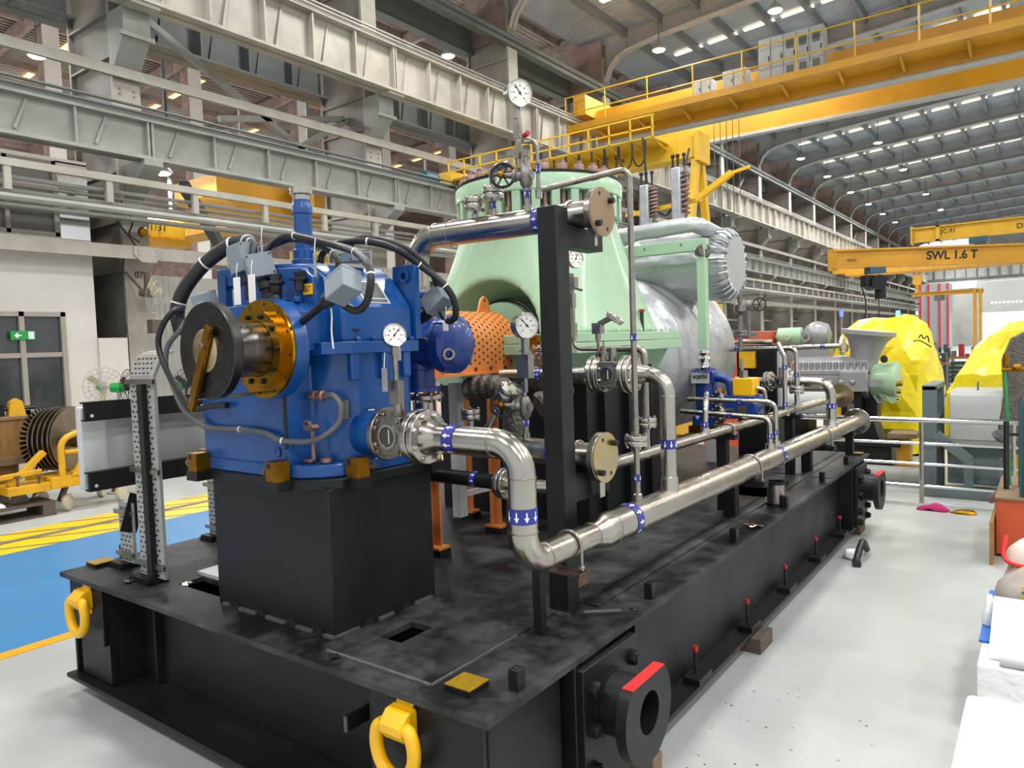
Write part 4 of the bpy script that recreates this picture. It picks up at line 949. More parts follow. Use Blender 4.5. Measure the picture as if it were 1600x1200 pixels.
# ------------------------------------------------------------------ gauges, flanged pipes
def gauge(c, face, R, lab, depth=.045, stem=None, needle=.6, name='pressure_gauge', block=None):
    """round dial gauge: c centre of the dial glass, face the way it looks"""
    c = V(c); f = V(face).normalized(); t = thing(name, c, lab, 'gauge', None)
    m = MB(); m.lathe(c, -f, [(0, .006), (R*.9, .006), (R*.9, -.001), (R*.97, -.003), (R, .0), (R, .008), (R*.93, .011), (R*.93, depth-.004), (R*.86, depth), (0, depth)], 32); m.f = m.f[:]; m.build('gauge_case', 'ss', t)
    x = V((0, 0, 1)).cross(f); x = x.normalized(); z = f.cross(x)
    m = MB(); m.lathe(c-f*.004, f, [(R*.9, 0), (R*.9, .002)], 32, 0)
    for i in range(25):
        a = PI*1.25 - i*(PI*1.5)/24; r1 = R*.8; r0 = R*(.66 if i % 4 == 0 else .73); w = .0016 if i % 4 == 0 else .0009
        p0 = c-f*.0015+(x*math.cos(a)+z*math.sin(a))*r0; p1 = c-f*.0015+(x*math.cos(a)+z*math.sin(a))*r1
        m.bar(p0, p1, w*U*.9, .0006, up=f, mi=1)
    for i in range(0, 25, 4):
        a = PI*1.25 - i*(PI*1.5)/24; q = c-f*.0015+(x*math.cos(a)+z*math.sin(a))*R*.5; m.bar(q-x*.004, q+x*.004, .0035, .0006, up=f, mi=1)
    d = m.build('dial', ['dial', 'ink'], t)
    a = needle; m = MB(); m.bar(c-(x*math.cos(a)+z*math.sin(a))*R*.2, c+(x*math.cos(a)+z*math.sin(a))*R*.66, .003, .0012, up=f); m.cyl(c-f*.001, c+f*.0012, R*.09, n=12); m.build('needle', 'ink', d)
    if stem:
        m = MB(); p = c - f*depth*.55 - z*R*.9 if abs(f.z) < .5 else c-f*depth
        for (dz, w, h, kind) in stem:
            q = V((p.x, p.y, p.z-dz))
            if kind == 'c': m.cyl(q, q-V((0, 0, h)), w, n=14)
            elif kind == 'h': m.lathe(q, (0,0,-1), [(w, 0), (w, h)], 6)
            else: m.box(q.x-w, q.x+w, q.y-w*.7, q.y+w*.7, q.z-h, q.z)
        m.build('gauge_stem', 'ssd', t)
    return t
SS = ['ss', 'rubber']
def hz(y): return .935 - .0125*(y-2.0)
HX = -1.375
# main drain header
t = thing('drain_header', (HX, 4.2, .85), 'thick stainless drain pipe running along the right side of the deck, blue-banded', 'pipe')
r1, r2 = .0465, .063
m = MB(); p0 = (-1.765, 1.9, 1.335)
path = fillet([p0, (HX, 1.9, 1.330), (HX, 1.9, hz(1.9)), (HX, 2.33, hz(2.33))], .105, 10)
m.tube(path, r1, 26); m.build('small_bore_run', 'ss', t)
m = MB(); 
for q, ax in (((-1.483, 1.9, 1.331), (1,0,0)), ((HX, 1.9, 1.222), (0,0,1)), ((HX, 1.9, 1.043), (0,0,1)), ((HX, 2.008, hz(2.0)), (0,1,0)), ((HX, 2.33, hz(2.33)), (0,1,0))): m.torus(q, ax, r1, .003, 28, 8)
for yy in (2.465, 4.1, 5.75): m.torus((HX, yy, hz(yy)), (0,1,0), r2, .003, 28, 8)
build_each(m, 'weld_ring', 'ssd', t)
m = MB(); yy = [2.33, 2.35, 2.37, 2.39, 2.41, 2.44, 2.465, 4.5, 7.0]; m.tube([(HX, q, hz(q)) for q in yy], [r1, r1+.003, .053, .06, .0635, r2+.001, r2, r2, r2], 30)
m.build('large_bore_run', 'ss', t)
m = MB(); fl(m, (HX, 6.98, hz(7)), (0,1,0), .112, .02, 8, .09, br=.009); m.build('end_flange', 'ss', t)
m = MB(); m.lathe((-1.765, 1.9, 1.335), (-1,0,0), [(r1, -.05), (r1+.003, -.03), (.066, 0), (.066, .01)], 28); fl(m, (-1.80, 1.9, 1.335), (1,0,0), .097, .026, 8, .08, br=.0115); p = m.build('inlet_flange', 'ss', t)
band(t, (-1.655, 1.9, 1.334), (1,0,0), r1, .05, 9, True); band(t, (HX, 1.9, 1.10), (0,0,1), r1, .05, 9, True); band(t, (HX, 2.62, hz(2.62)), (0,1,0), r2, .055, 10, False); band(t, (HX, 4.62, hz(4.62)), (0,1,0), r2, .055, 10)
def uclamp(p, ax, r, dn, lab, t):
    p = V(p); w = V(ax).normalized(); u = w.cross(V((0,0,1))); m = MB()
    pts = [p+u*(r+.006)+V((0,0,-dn))] + [p+(u*math.cos(a)+V((0,0,1))*math.sin(a))*(r+.006) for a in [PI*i/14 for i in range(15)]] + [p-u*(r+.006)+V((0,0,-dn))]
    m.tube(pts, .006, 8); 
    for s in (-1, 1): m.hexa(p+u*s*(r+.006)+V((0,0,-dn+.012)), (0,0,1), .011, .012)
    return m.build('pipe_clamp', 'ssd', t)
uclamp((HX, 2.17, hz(2.17)), (0,1,0), r1, .09, '', t)
for yy in (4.12, 5.77): uclamp((HX, yy, hz(yy)), (0,1,0), r2, .09, '', t)
# oil sight glass at the gearbox
def sight(o, ax, R, L, t, mt='ssd', face=(0,-1,0)):
    o = V(o); w = V(ax).normalized(); f = V(face); m = MB()
    fl(m, o, w, R, .022, 8, R*.82, br=.0095); m.cyl(o+w*.02, o+w*(L-.02), R*.55, n=24); p = m.build('sight_glass_flange', mt, t)
    c = o+w*L/2; zz = V((0,0,1)); Rm = Matrix((w, -f, zz)).transposed(); h = R*1.27
    m = MB(); m.obox(c+f*R*.55, (h, .03, h*1.12), Rm); m.obox(c+f*R*.2, (h*.8, R, h*.9), Rm)
    for sx in (-1, 1):
        for sz in (-1, 1): m.hexa(c+f*(R*.55+.015)+w*sx*h*.4+zz*sz*h*.44, f, .0095, .009)
    m.build('sight_glass_body', 'castss', t, bevel=.003)
    m = MB(); m.ring(c+f*(R*.55+.014), f, h*.36, h*.29, .008, 28); m.build('window_ring', 'ss', t)
    m = MB(); m.cyl(c+f*(R*.55+.013), c+f*(R*.55+.017), h*.3, n=24); m.bar(c+f*(R*.55+.018)+w*.008-zz*h*.2, c+f*(R*.55+.018)+w*.008+zz*h*.2, .005, .002, up=f, mi=1); m.build('window_glass', ['glass', 'panel'], t)
    m = MB(); m.cyl(c+zz*R*.4, c+zz*(R*.4+.09), .019, n=14); m.build('top_boss', 'ssd', t)
t = thing('sight_glass', (-1.93, 1.9, 1.24), 'stainless flow sight glass between the gearbox side and the big drain pipe', 'sight glass')
sight((-1.995, 1.9, 1.338), (1,0,0), .098, .165, t)
m = MB(); fl(m, (-1.832, 1.9, 1.337), (1,0,0), .097, .026, 8, .08, br=.0105); m.build('outlet_flange', 'ss', t)
gauge((-1.895, 1.87, 1.702), (.86, -.48, .25), .045, 'dial gauge on a thin stem above the sight glass on the blue gearbox', .03, [(.0, .014, .03, 'c'), (.02, .010, .16, 'c'), (.07, .007, .06, 'c'), (.12, .022, .085, 'b'), (.2, .017, .05, 'h')], .9, name='dial_thermometer')
ptag((-1.855, 1.85, 1.655), .014, .045, 'steel strip tag hanging below the gearbox dial gauge', 'tray')
ptag((-1.92, 1.835, 1.585), .026, .085, 'wide steel tag on the stem above the gearbox sight glass', 'tray')

# second branch with sight glass (middle)
t = thing('branch_drain_pipe', (HX, 3.03, .97), 'stainless branch pipe with sight glass dropping into the drain header near its middle', 'pipe')
B = 3.03
m = MB(); path = fillet([(-1.50, B, 1.495), (HX, B, 1.490), (HX, B, .99)], .09, 9); m.tube(path, .034, 22); m.build('pipe_run', 'ss', t); m = MB(); m.tube([(-2.3, B, 1.50), (-1.9, B, 1.5), (-1.76, B, 1.5)], [.028, .028, .04], 18)
m.build('pipe_run', 'ss', t)
m = MB(); m.lathe((-1.535, B, 1.497), (1,0,0), [(.06, 0), (.05, .01), (.048, .02), (.035, .07), (.034, .09)], 26); m.lathe((HX, B, .955), (0,0,1), [(.046, 0), (.042, .01), (.040, .075), (.035, .085)], 24); m.torus((HX, B, 1.40), (0,0,1), .034, .002, 24, 6); build_each(m, 'reducer', 'ss', t)
m = MB(); joint(m, (-1.75, B, 1.5), (1,0,0), .088, .052, 8, br=.009); m.build('joint_flange', SS, t)
m = MB(); joint(m, (-1.585, B, 1.498), (1,0,0), .088, .052, 8, br=.009); m.build('joint_flange', SS, t)
sight((-1.708, B, 1.499), (1,0,0), .086, .125, t)
band(t, (HX, B, 1.185), (0,0,1), .034, .042, 8, True); band(t, (-2.06, B, 1.5), (1,0,0), .028, .035, 8)
gauge((-1.612, 3.01, 1.765), (.55, .2, .8), .046, 'tilted dial gauge seen edge-on above the middle sight glass', .022, None, .5, name='dial_thermometer')
m = MB(); m.box(-1.73, -1.685, 2.99, 3.03, 1.69, 1.74); m.bar((-1.70, 3.01, 1.735), (-1.64, 3.01, 1.76), .022); m.cyl((-1.708, 3.01, 1.69), (-1.708, 3.01, 1.66), .014, n=12); m.cyl((-1.708, 3.01, 1.66), (-1.708, 3.01, 1.6), .008, n=10); m.cyl((-1.708, 3.01, 1.6), (-1.708, 3.01, 1.565), .017, n=6); m.cyl((-1.675, 3.0, 1.63), (-1.675, 3.0, 1.56), .014, n=8); m.cyl((-1.675, 3.0, 1.66), (-1.675, 3.0, 1.63), .004, n=6)
tag(m.build('thermowell', 'ssd'), 'square-headed stainless thermowell under the tilted dial gauge', 'thermowell')

# far branch
t = thing('branch_drain_pipe', (HX, 6.06, .95), 'farthest stainless branch pipe with sight glass beside the yellow actuator', 'pipe')
B = 6.06
m = MB(); m.tube([(-2.13, B, 1.285), (-1.87, B, 1.28)], .036, 18); m.build('pipe_run', 'ss', t); m = MB(); m.tube(fillet([(-1.60, B, 1.275), (HX, B, 1.27), (HX, B, .96)], .1, 9), .038, 20); m.lathe((HX, B, .935), (0,0,1), [(.052, 0), (.045, .02), (.039, .05)], 20); m.build('pipe_run', 'ss', t)
m = MB(); joint(m, (-1.88, B, 1.28), (1,0,0), .083, .05, 8, br=.008); m.build('joint_flange', SS, t); m = MB(); joint(m, (-1.67, B, 1.276), (1,0,0), .083, .05, 8, br=.008); m.build('joint_flange', SS, t)
sight((-1.845, B, 1.278), (1,0,0), .066, .18, t)
band(t, (HX, B, 1.09), (0,0,1), .038, .04, 8, True); band(t, (-2.05, B, 1.283), (1,0,0), .036, .05, 8)
# second header, thinner, behind
H2 = -1.55
def h2z(y): return 1.115-.008*(y-2.7)
t = thing('supply_header', (H2, 5, 1.05), 'thinner stainless pipe running along the base behind the thick drain header', 'pipe')
m = MB(); m.tube([(H2, 2.62, h2z(2.62)), (H2, 7.2, h2z(7.2))], .0275, 18); m.build('pipe_run', 'ss', t)
m = MB(); 
for q in (4.28, 5.6): m.torus((H2, q, h2z(q)), (0,1,0), .0275, .002, 20, 6)
build_each(m, 'weld_ring', 'ssd', t)
MB().lathe((H2, 7.2, h2z(7.2)), (0,1,0), [(.11, 0), (.11, .012)], 28).build('end_plate', 'zinc', t)
for yy in (4.28, 5.62): uclamp((H2, yy, h2z(yy)), (0,1,0), .0275, .05, '', t)
t = thing('instrument_tube', (-1.385, 2.735, .98), 'tall thin stainless tube rising from the drain header up over the turbine front', 'tube')
m = MB(); m.tube(fillet([(-1.74, 2.60, 2.30), (-1.385, 2.735, 2.355), (-1.385, 2.735, 1.0)], .035, 7), .0128, 14); m.lathe((-1.385, 2.735, .965), (0,0,1), [(.022, 0), (.02, .045), (.015, .05)], 14); m.build('tube_run', 'ssd', t)
m = MB(); joint(m, (-1.385, 2.735, 1.215), (0,0,1), .05, .042, 4, br=.007); m.build('joint_flange', SS, t)
band(t, (-1.385, 2.735, 1.665), (0,0,1), .0128, .03, 4, True); band(t, (-1.385, 2.735, 1.08), (0,0,1), .0128, .03, 4, True); band(t, (-1.52, 2.69, 2.335), (.36, .135, .055), .0128, .03, 4)
t = thing('instrument_tube', (-1.55, 3.17, 1.1), 'stainless tube with a flange bending down to the thinner header behind the middle sight glass', 'tube')
m = MB(); m.tube(fillet([(-1.94, 3.17, 2.0), (-1.94, 3.17, 1.62), (-1.55, 3.17, 1.615), (-1.55, 3.17, 1.13)], .045, 7), [.011]*9+[.017]*10, 12); m.cyl((-1.94, 3.17, 1.9), (-1.94, 3.17, 1.83), .02, n=6); m.cyl((-1.94, 3.17, 1.75), (-1.94, 3.17, 1.68), .021, n=8); m.box(-1.965, -1.915, 3.15, 3.19, 1.92, 1.98); m.bar((-1.93, 3.16, 1.93), (-1.87, 3.15, 1.91), .012); m.build('tube_run', 'ssd', t)
m = MB(); joint(m, (-1.55, 3.17, 1.24), (0,0,1), .05, .042, 4, br=.007); m.build('joint_flange', SS, t)
gauge((-1.87, 3.10, 2.062), (.9, -.4, .05), .045, 'dial gauge half hidden behind the tall black post, in front of the green hood', .03, None, 1.2)

# top and middle oil pipes ending in blank flanges
t = thing('oil_riser_pipe', (-2.395, 2.53, 1.9), 'polished pipe crossing above the orange guard, blanked with a brown disc', 'pipe')
A = 2.53; r = .054
m = MB(); m.tube(fillet([(-2.395, A, 1.91), (-2.395, A, 2.165), (-1.41, A, 2.155)], .13, 12), r, 28); m.build('pipe_run', 'ss', t)
m = MB(); 
for q, ax in (((-2.265, A, 2.164), (1,0,0)), ((-2.17, A, 2.163), (1,0,0)), ((-2.395, A, 2.03), (0,0,1)), ((-1.45, A, 2.155), (1,0,0))): m.torus(q, ax, r, .0025, 28, 8)
build_each(m, 'weld_ring', 'ssd', t)
m = MB(); fl(m, (-2.395, A, 1.905), (0,0,1), .1, .018, 8, .082, br=.009); m.build('bottom_flange', 'ss', t)
m = MB(); fl(m, (-1.435, A, 2.155), (1,0,0), .093, .03, bolt=False); m.cyl((-1.44, A+.01, 2.07), (-1.44, A+.01, 2.03), .008, n=8); p = m.build('end_flange', 'ss', t)
def blank(x, z, R, mt, t):
    m = MB(); m.lathe((x, A, z), (1,0,0), [(R, 0), (R, .006)], 48); q = m.build('blank_cover', mt, t)
    for a in (.75, 1.9, 3.9, 5.2):
        c = V((x+.006, A+R*.76*math.cos(a), z+R*.76*math.sin(a)))
        m = MB()
        if a in (.75, 3.9): m.cyl(c, c+V((.022, 0, 0)), .012, n=12)
        else: m.cyl(c, c+V((.0008, 0, 0)), .0085, n=12)
        m.build('cover_stud', 'ink', q)
blank(-1.405, 2.155, .095, 'tan', t)
band(t, (-1.69, A, 2.158), (1,0,0), r, .035, 10); uclamp((-1.54, A, 2.156), (1,0,0), r, .06, '', t)
t = thing('oil_return_pipe', (-1.8, A, 1.13), 'stainless pipe passing behind the tall post, closed by an iridescent yellow disc', 'pipe')
r = .053; z = 1.193
m = MB(); m.tube(fillet([(-2.39, A, 1.40), (-2.39, A, 1.215), (-1.42, A, z)], .09, 10), r, 26); m.build('pipe_run', 'ss', t)
m = MB(); m.torus((-1.53, A, z), (1,0,0), r, .003, 28, 8); m.torus((-1.46, A, z), (1,0,0), r, .003, 28, 8); build_each(m, 'weld_ring', 'ssd', t)
m = MB(); fl(m, (-1.45, A, z), (1,0,0), .1, .03, bolt=False); m.box(-1.46, -1.435, A-.02, A+.02, z-.16, z-.07); m.build('end_flange', 'ss', t)
blank(-1.42, z, .1, 'zinc', t)
m = MB(); fl(m, (-2.39, A, 1.41), (0,0,1), .1, .022, 8, .083, br=.01); m.build('top_flange', 'ss', t)
band(t, (-1.66, A, 1.197), (1,0,0), r, .04, 9, True); uclamp((-1.54, A, z), (1,0,0), r, .06, '', t)
m = MB(); m.tube([(-2.04, A, 1.25), (-2.0, A, 1.30), (-1.905, A, 1.435)], .0135, 12); d = V((.095, 0, .135)).normalized(); joint(m, V((-1.905, A, 1.43)), d, .048, .045, 4, br=.008); m.build('slanted_branch', SS, t)
band(t, (-1.955, A, 1.365), d, .0135, .03, 4)
m = MB(); m.cyl((-2.105, A, 1.25), (-2.105, A, 1.33), .014, n=12); joint(m, (-2.105, A, 1.325), (0,0,1), .045, .042, 4, br=.007); m.build('vent_branch', SS, t)

# gauge trees
def wheel(m, c, f, R, n=6):
    c = V(c); u, v, w = basis(f); m.torus(c, f, R, .006, 24, 8)
    for i in range(n):
        a = 2*PI*i/n; m.bar(c, c+(u*math.cos(a)+v*math.sin(a))*R, .007)
        q = c+(u*math.cos(a+PI/n)+v*math.sin(a+PI/n))*R; m.ball(q, .0085, 8, 6)
def gtree(name, x, zb, zv, lab, zt, flip=1):
    t = thing(name, (x, A, zb), lab, 'valve')
    m = MB(); m.cyl((x, A, zb), (x, A, zb+.03), .018, n=12); m.cyl((x, A, zb+.03), (x, A, zv), .0125, n=12); m.build('stub', 'ssd', t)
    band(t, (x, A, zb+.075), (0,0,1), .0125, .032, 4)
    m = MB(); m.lathe((x, A, zv-.02), (0,0,1), [(.016, 0), (.026, .015), (.03, .05), (.024, .08), (.016, .095)], 14); m.lathe((x, A, zv+.03), (-.8*flip, -.35, .1), [(.022, 0), (.022, .04), (.028, .042), (.028, .055), (.014, .06), (.01, .1)], 12); m.lathe((x, A, zv+.03), (.9, 0, .05), [(.02, 0), (.02, .03)], 10); m.build('valve_body', 'castss', t)
    w = V((-.8*flip, -.35, .1)).normalized(); c = V((x, A, zv+.03))+w*.1; m = MB(); wheel(m, c, (.5, -.86, .1), .05); m.build('handwheel', 'ink', t)
    m = MB(); m.ball(c+V((0, -.012, 0)), .016, 10, 8); m.build('hub_nut', 'brass', t)
    m = MB(); m.cyl((x, A, zv+.07), (x, A, zt), .0085, n=10); m.cyl((x, A, zv+.11), (x, A, zv+.135), .016, n=6); m.build('riser', 'ssd', t); return t
gtree('isolation_valve', -1.755, 2.20, 2.32, 'valve with black handwheel under the tall gauge on the top pipe', 2.44)
gtree('isolation_valve', -1.80, 1.245, 1.355, 'valve with black handwheel on the middle pipe under the gauge beside the orange guard', 1.47)
gauge((-1.765, 2.52, 2.69), (.86, -.5, -.12), .056, 'highest dial gauge, on a slender stainless tree above the top pipe', .055, [(0, .017, .05, 'h'), (.05, .016, .08, 'b'), (.13, .011, .025, 'c'), (.15, .017, .065, 'h'), (.21, .012, .04, 'c')], 2.2)
t = thing('bleed_tube', (-1.70, 2.53, 2.26), 'thin side tube with red-tipped plug beside the tall gauge stem', 'tube')
m = MB(); m.tube(fillet([(-1.755, 2.53, 2.49), (-1.695, 2.53, 2.48), (-1.695, 2.53, 2.29)], .03), .0085, 10); m.cyl((-1.695, 2.53, 2.25), (-1.695, 2.53, 2.285), .014, n=8); m.box(-1.85, -1.80, 2.525, 2.535, 2.44, 2.47); m.build('tube_run', 'ssd', t)
m = MB(); m.cyl((-1.74, 2.50, 2.505), (-1.71, 2.49, 2.51), .011, n=8); m.build('red_plug', 'redcap', t); band(t, (-1.695, 2.53, 2.37), (0,0,1), .0085, .04, 4, True)
gauge((-1.755, 2.50, 1.73), (.88, -.47, 0), .056, 'dial gauge standing in front of the orange perforated guard', .055, [(0, .016, .06, 'h'), (.05, .012, .03, 'c'), (.07, .03, .1, 'b'), (.17, .009, .06, 'c')], 2.3)
for i, (x, zb, zt, wh, lab) in enumerate(((-2.035, 2.21, 2.27, 0, 'flanged vent stub at the left end of the top pipe'), (-1.93, 2.21, 2.30, 1, 'flanged vent stub with elbow, second from the left on the top pipe'))):
    t = thing('vent_stub', (x, A, zb), lab, 'vent')
    m = MB(); m.cyl((x, A, zb-.01), (x, A, zb+.02), .016, n=12); m.cyl((x, A, zb), (x, A, zt), .0105, n=12)
    if wh: m.tube(fillet([(x, A, zt), (x, A, zt+.11), (x+.09, A, zt+.115)], .035, 7), .0165, 14)
    m.build('stub_pipe', 'ssd', t); band(t, (x, A, (zb+zt)/2), (0,0,1), .0105, .03, 4)
    m = MB(); joint(m, (x, A, zt-.02), (0,0,1), .046, .05, 4, br=.008); m.build('joint_flange', SS, t)

# tall post, small supports
t = thing('pipe_support_post', (-1.518, 2.353, .61), 'tall black square post with two side brackets in front of the green turbine', 'post')
MB().box(-1.56, -1.475, 2.31, 2.396, .61, 2.165).build('post', 'black', t, bevel=.003)
MB().box(-1.555, -1.48, 2.396, 2.67, 2.02, 2.10).build('bracket', 'black', t, bevel=.003); MB().box(-1.555, -1.48, 2.396, 2.67, 1.03, 1.138).build('bracket', 'black', t, bevel=.003)
MB().box(-1.57, -1.465, 2.300, 2.308, .61, .625).build('weld_seam', 'weld', t)
t = thing('pipe_support', (-1.47, 2.14, .61), 'short black stand with rusty clip under the drain pipe elbow', 'support')
MB().box(-1.505, -1.47, 2.12, 2.155, .61, .835).build('leg', 'black', t, bevel=.002)
m = MB(); m.box(-1.52, -1.31, 2.13, 2.2, .835, .847); m.box(-1.32, -1.312, 2.13, 2.2, .80, .847); m.build('top_angle', 'rustd', t, bevel=.002)
sl = ['short black support with side arm under the middle of the drain header', 'black support with side arm under the far part of the drain header']
for i, yy in enumerate((4.10, 5.75)):
    t = thing('pipe_support', (-1.46, yy, .61), sl[i], 'support')
    MB().box(-1.52, -1.45, yy-.02, yy+.05, .61, hz(yy)-.075).build('leg', 'black', t, bevel=.002)
    MB().box(-1.52, -1.28, yy-.03, yy+.05, hz(yy)-.105, hz(yy)-.068).build('arm', 'blk', t, bevel=.002)
sl = ['black post under the thinner header, nearer one', 'black post under the thinner header, farther one', 'black post under the far flange of the drain header']
for i, (x, yy, zz) in enumerate(((H2-.04, 4.28, h2z(4.28)-.03), (H2-.02, 5.62, h2z(5.6)-.03), (HX, 6.7, hz(6.7)-.066))):
    t = thing('pipe_support', (x, yy, .61), sl[i], 'support')
    MB().box(x-.03, x+.03, yy-.03, yy+.03, .61, zz-.03).build('leg', 'black', t); MB().box(x-.05, x+.09 if i < 2 else x+.04, yy-.04, yy+.04, zz-.03, zz).build('arm', 'blk', t)
# small lines near the blue pump
def tubeline(pts, r, lab, bands=(), R=.05):
    t = thing('oil_line', pts[0], lab, 'tube'); MB().tube(fillet(pts, R, 7), r, 12).build('tube_run', 'ss', t)
    for p, a in bands: band(t, p, a, r, .03, 5)
    m = MB(); p = V(pts[-1]); m.lathe(p, V(pts[-2])-p, [(r*1.9, -.01), (r*1.7, .03), (r*1.1, .035)], 12); m.build('weld_boss', 'ss', t); return t
tubeline([(-1.95, 4.62, 1.25), (-1.375, 4.62, 1.238), (-1.375, 4.62, .965)], .0155, 'upper thin tube from the blue pump bending down to the drain header', [((-1.375, 4.62, 1.05), (0,0,1)), ((-1.6, 4.62, 1.243), (1,0,0))])
tubeline([(-1.95, 4.50, 1.18), (-1.375, 4.50, 1.15), (-1.375, 4.50, .965)], .0155, 'lower thin tube from the blue pump bending down to the drain header', [((-1.375, 4.50, 1.04), (0,0,1)), ((-1.62, 4.5, 1.163), (1,0,0))])
tubeline([(-1.75, 4.45, 1.30), (-1.55, 3.92, 1.28), (-1.55, 3.90, 1.12)], .016, 'short thin tube curving from the pump flange down onto the thinner header', [((-1.55, 3.9, 1.17), (0,0,1))])
tubeline([(-2.6, 5.75, 1.56), (-1.55, 5.75, 1.553), (-1.55, 5.75, 1.10)], .0185, 'thin tube dropping past the far sight glass to the thinner header', [((-1.55, 5.75, 1.35), (0,0,1)), ((-2.0, 5.75, 1.557), (1,0,0))])
tubeline([(-1.60, 5.45, 1.60), (-1.55, 5.44, 1.5), (-1.55, 5.44, 1.08)], .018, 'upright tube left of the far sight glass', [((-1.55, 5.44, 1.15), (0,0,1)), ((-1.55, 5.44, 1.42), (0,0,1))])
t = thing('instrument_tube', (-1.3, 5.85, 1.56), 'horizontal stainless tube with end flange pointing right above the far sight glass', 'tube')
MB().cyl((-1.6, 5.8, 1.556), (-1.235, 5.8, 1.56), .019, n=12).build('tube_run', 'ss', t); m = MB(); fl(m, (-1.24, 5.8, 1.56), (1,0,0), .07, .018, 8, br=.006); m.build('end_flange', 'ss', t); band(t, (-1.37, 5.8, 1.558), (1,0,0), .019, .03, 5)
m = MB(); joint(m, (-1.55, 5.75, 1.215), (0,0,1), .055, .045, 6, br=.008); tag(m.build('tube_flange', SS), 'small flange pair on the tube beside the far sight glass', 'flange')
# ------------------------------------------------------------------ pump, guard, turbine
A = 2.5
t = thing('oil_valve', (-2.385, A, 1.43), 'blue valve body with round end cover between the gearbox and the orange guard', 'valve')
m = MB(); m.lathe((-2.385, A, 1.45), (0,0,1), [(.1, 0), (.1, .02), (.075, .022), (.075, .10), (.1, .105), (.1, .125), (.1, .128), (.1, .148), (.085, .15), (.085, .38), (.1, .385), (.1, .405), (.07, .41), (.07, .437), (.1, .44), (.1, .455)], 32); m.build('body', 'blue2', t)
m = MB(); m.lathe((-2.40, A, 1.665), (1,0,0), [(.1, 0), (.112, .05), (.112, .185), (.132, .19), (.132, .215), (.124, .217), (.132, .222), (.132, .248), (.116, .262), (.085, .285), (.0, .29)], 36); m.build('end_cover', 'blue2', t)
m = MB()
for i in range(8):
    a = 2*PI*i/8; m.bar((-2.20, A+.122*math.cos(a), 1.665+.122*math.sin(a)), (-2.145, A+.122*math.cos(a), 1.665+.122*math.sin(a)), .022, .02)
    m.hexa((-2.385+.088*math.cos(a), A+.088*math.sin(a), 1.60), (0,0,1), .011, .014)
m.build('cover_bolts', 'blue2', t)
m = MB(); m.torus((-2.115, A-.09, 1.62), (.8,-.6,0), .022, .007, 20, 8); m.tube([(-2.26, A-.13, 1.685), (-2.22, A-.17, 1.69), (-2.17, A-.16, 1.685)], .011, 8); m.build('eye_bolt', 'ss', t)
t = thing('coupling_guard', (-2.66, 2.95, .64), 'orange perforated coupling guard on four legs between gearbox and green turbine', 'guard')
cx, cz, R = -2.65, 1.665, .185
y0_, y1_ = 2.45, 3.40
m = MB(); n = 24
prof = [(cx+R, 1.505)] + [(cx+R*math.cos(a), cz+R*math.sin(a)) for a in [PI*i/n for i in range(n+1)]] + [(cx-R, 1.505)]
k = len(prof); vs = [(x, y0_, z) for x, z in prof]+[(x, y1_, z) for x, z in prof]+[(cx+(x-cx)*.97, y0_, z-.004 if z > cz else z) for x, z in prof]+[(cx+(x-cx)*.97, y1_, z-.004 if z > cz else z) for x, z in prof]
fs = [(i, i+1, k+i+1, k+i) for i in range(k-1)]+[(2*k+i, 3*k+i, 3*k+i+1, 2*k+i+1) for i in range(k-1)]+[(i, 2*k+i, 2*k+i+1, i+1) for i in range(k-1)]+[(k+i, k+i+1, 3*k+i+1, 3*k+i) for i in range(k-1)]
m.add(vs, fs)
for s in (-1, 1): m.box(cx+s*R, cx+s*(R+.03), y0_, y1_, 1.50, 1.51)
# perforations: small dark discs sunk in the sheet
for i in range(26):
    yy = y0_+.03+i*.036
    for j in range(13):
        off = .5 if i % 2 else 0
        s_ = (j+off)*.036; Hs = cz-1.56
        if s_ < Hs: p, nr = V((cx+R, yy, 1.56+s_)), V((1, 0, 0))
        else:
            a = (s_-Hs)/R
            if a > 1.75: continue
            p, nr = V((cx+R*math.cos(a), yy, cz+R*math.sin(a))), V((math.cos(a), 0, math.sin(a)))
        u, v, w = basis(nr); q = p+w*.0008
        m.add([q+(u*math.cos(2*PI*b/8)+v*math.sin(2*PI*b/8))*.0075 for b in range(8)], [tuple(range(8))], 1)
m.build('perforated_shell', ['orange', 'dark'], t, ang=50)
for yy in [2.5+i*.13 for i in range(7)]: MB().hexa((cx+R, yy, 1.53), (1,0,0), .010, .008).build('shell_bolt', 'dark', t)
m = MB(); m.prism([(3.28, 1.845), (3.40, 1.845), (3.37, 1.92), (3.34, 1.94), (3.31, 1.92)], 'x', cx-.005, cx+.01); m.cyl((cx+.01, 3.34, 1.915), (cx+.011, 3.34, 1.915), .010, n=10, mi=1); m.build('lifting_lug', ['orange', 'dark'], t)
for (x, yy) in ((-2.485, 2.69), (-2.485, 3.19), (-2.86, 2.75), (-2.86, 3.40)):
    m = MB(); m.box(x-.028, x+.028, yy-.004, yy+.004, .655, 1.505); m.box(x-.028, x-.02, yy-.03, yy+.004, .655, 1.505); m.box(x-.055, x+.055, yy-.05, yy+.03, .645, .657); m.build('leg', 'orange', t)
    MB().box(x-.05, x+.06, yy-.05, yy+.03, .61, .645).build('leg_pad', 'blk', t)
t = thing('grey_strut', (-2.66, 3.1, .61), 'grey steel strut standing behind the front orange leg', 'strut')
MB().box(-2.70, -2.64, 3.06, 3.12, .70, 1.45).build('strut', 'panel', t); MB().bar((-2.67, 3.09, .82), (-2.5, 3.45, .86), .03).build('cross_rail', 'panel', t)
t = thing('drain_line', (-2.0, 2.4, 1.05), 'dark grey painted pipe with blue label and flange behind the big drain elbow', 'pipe')
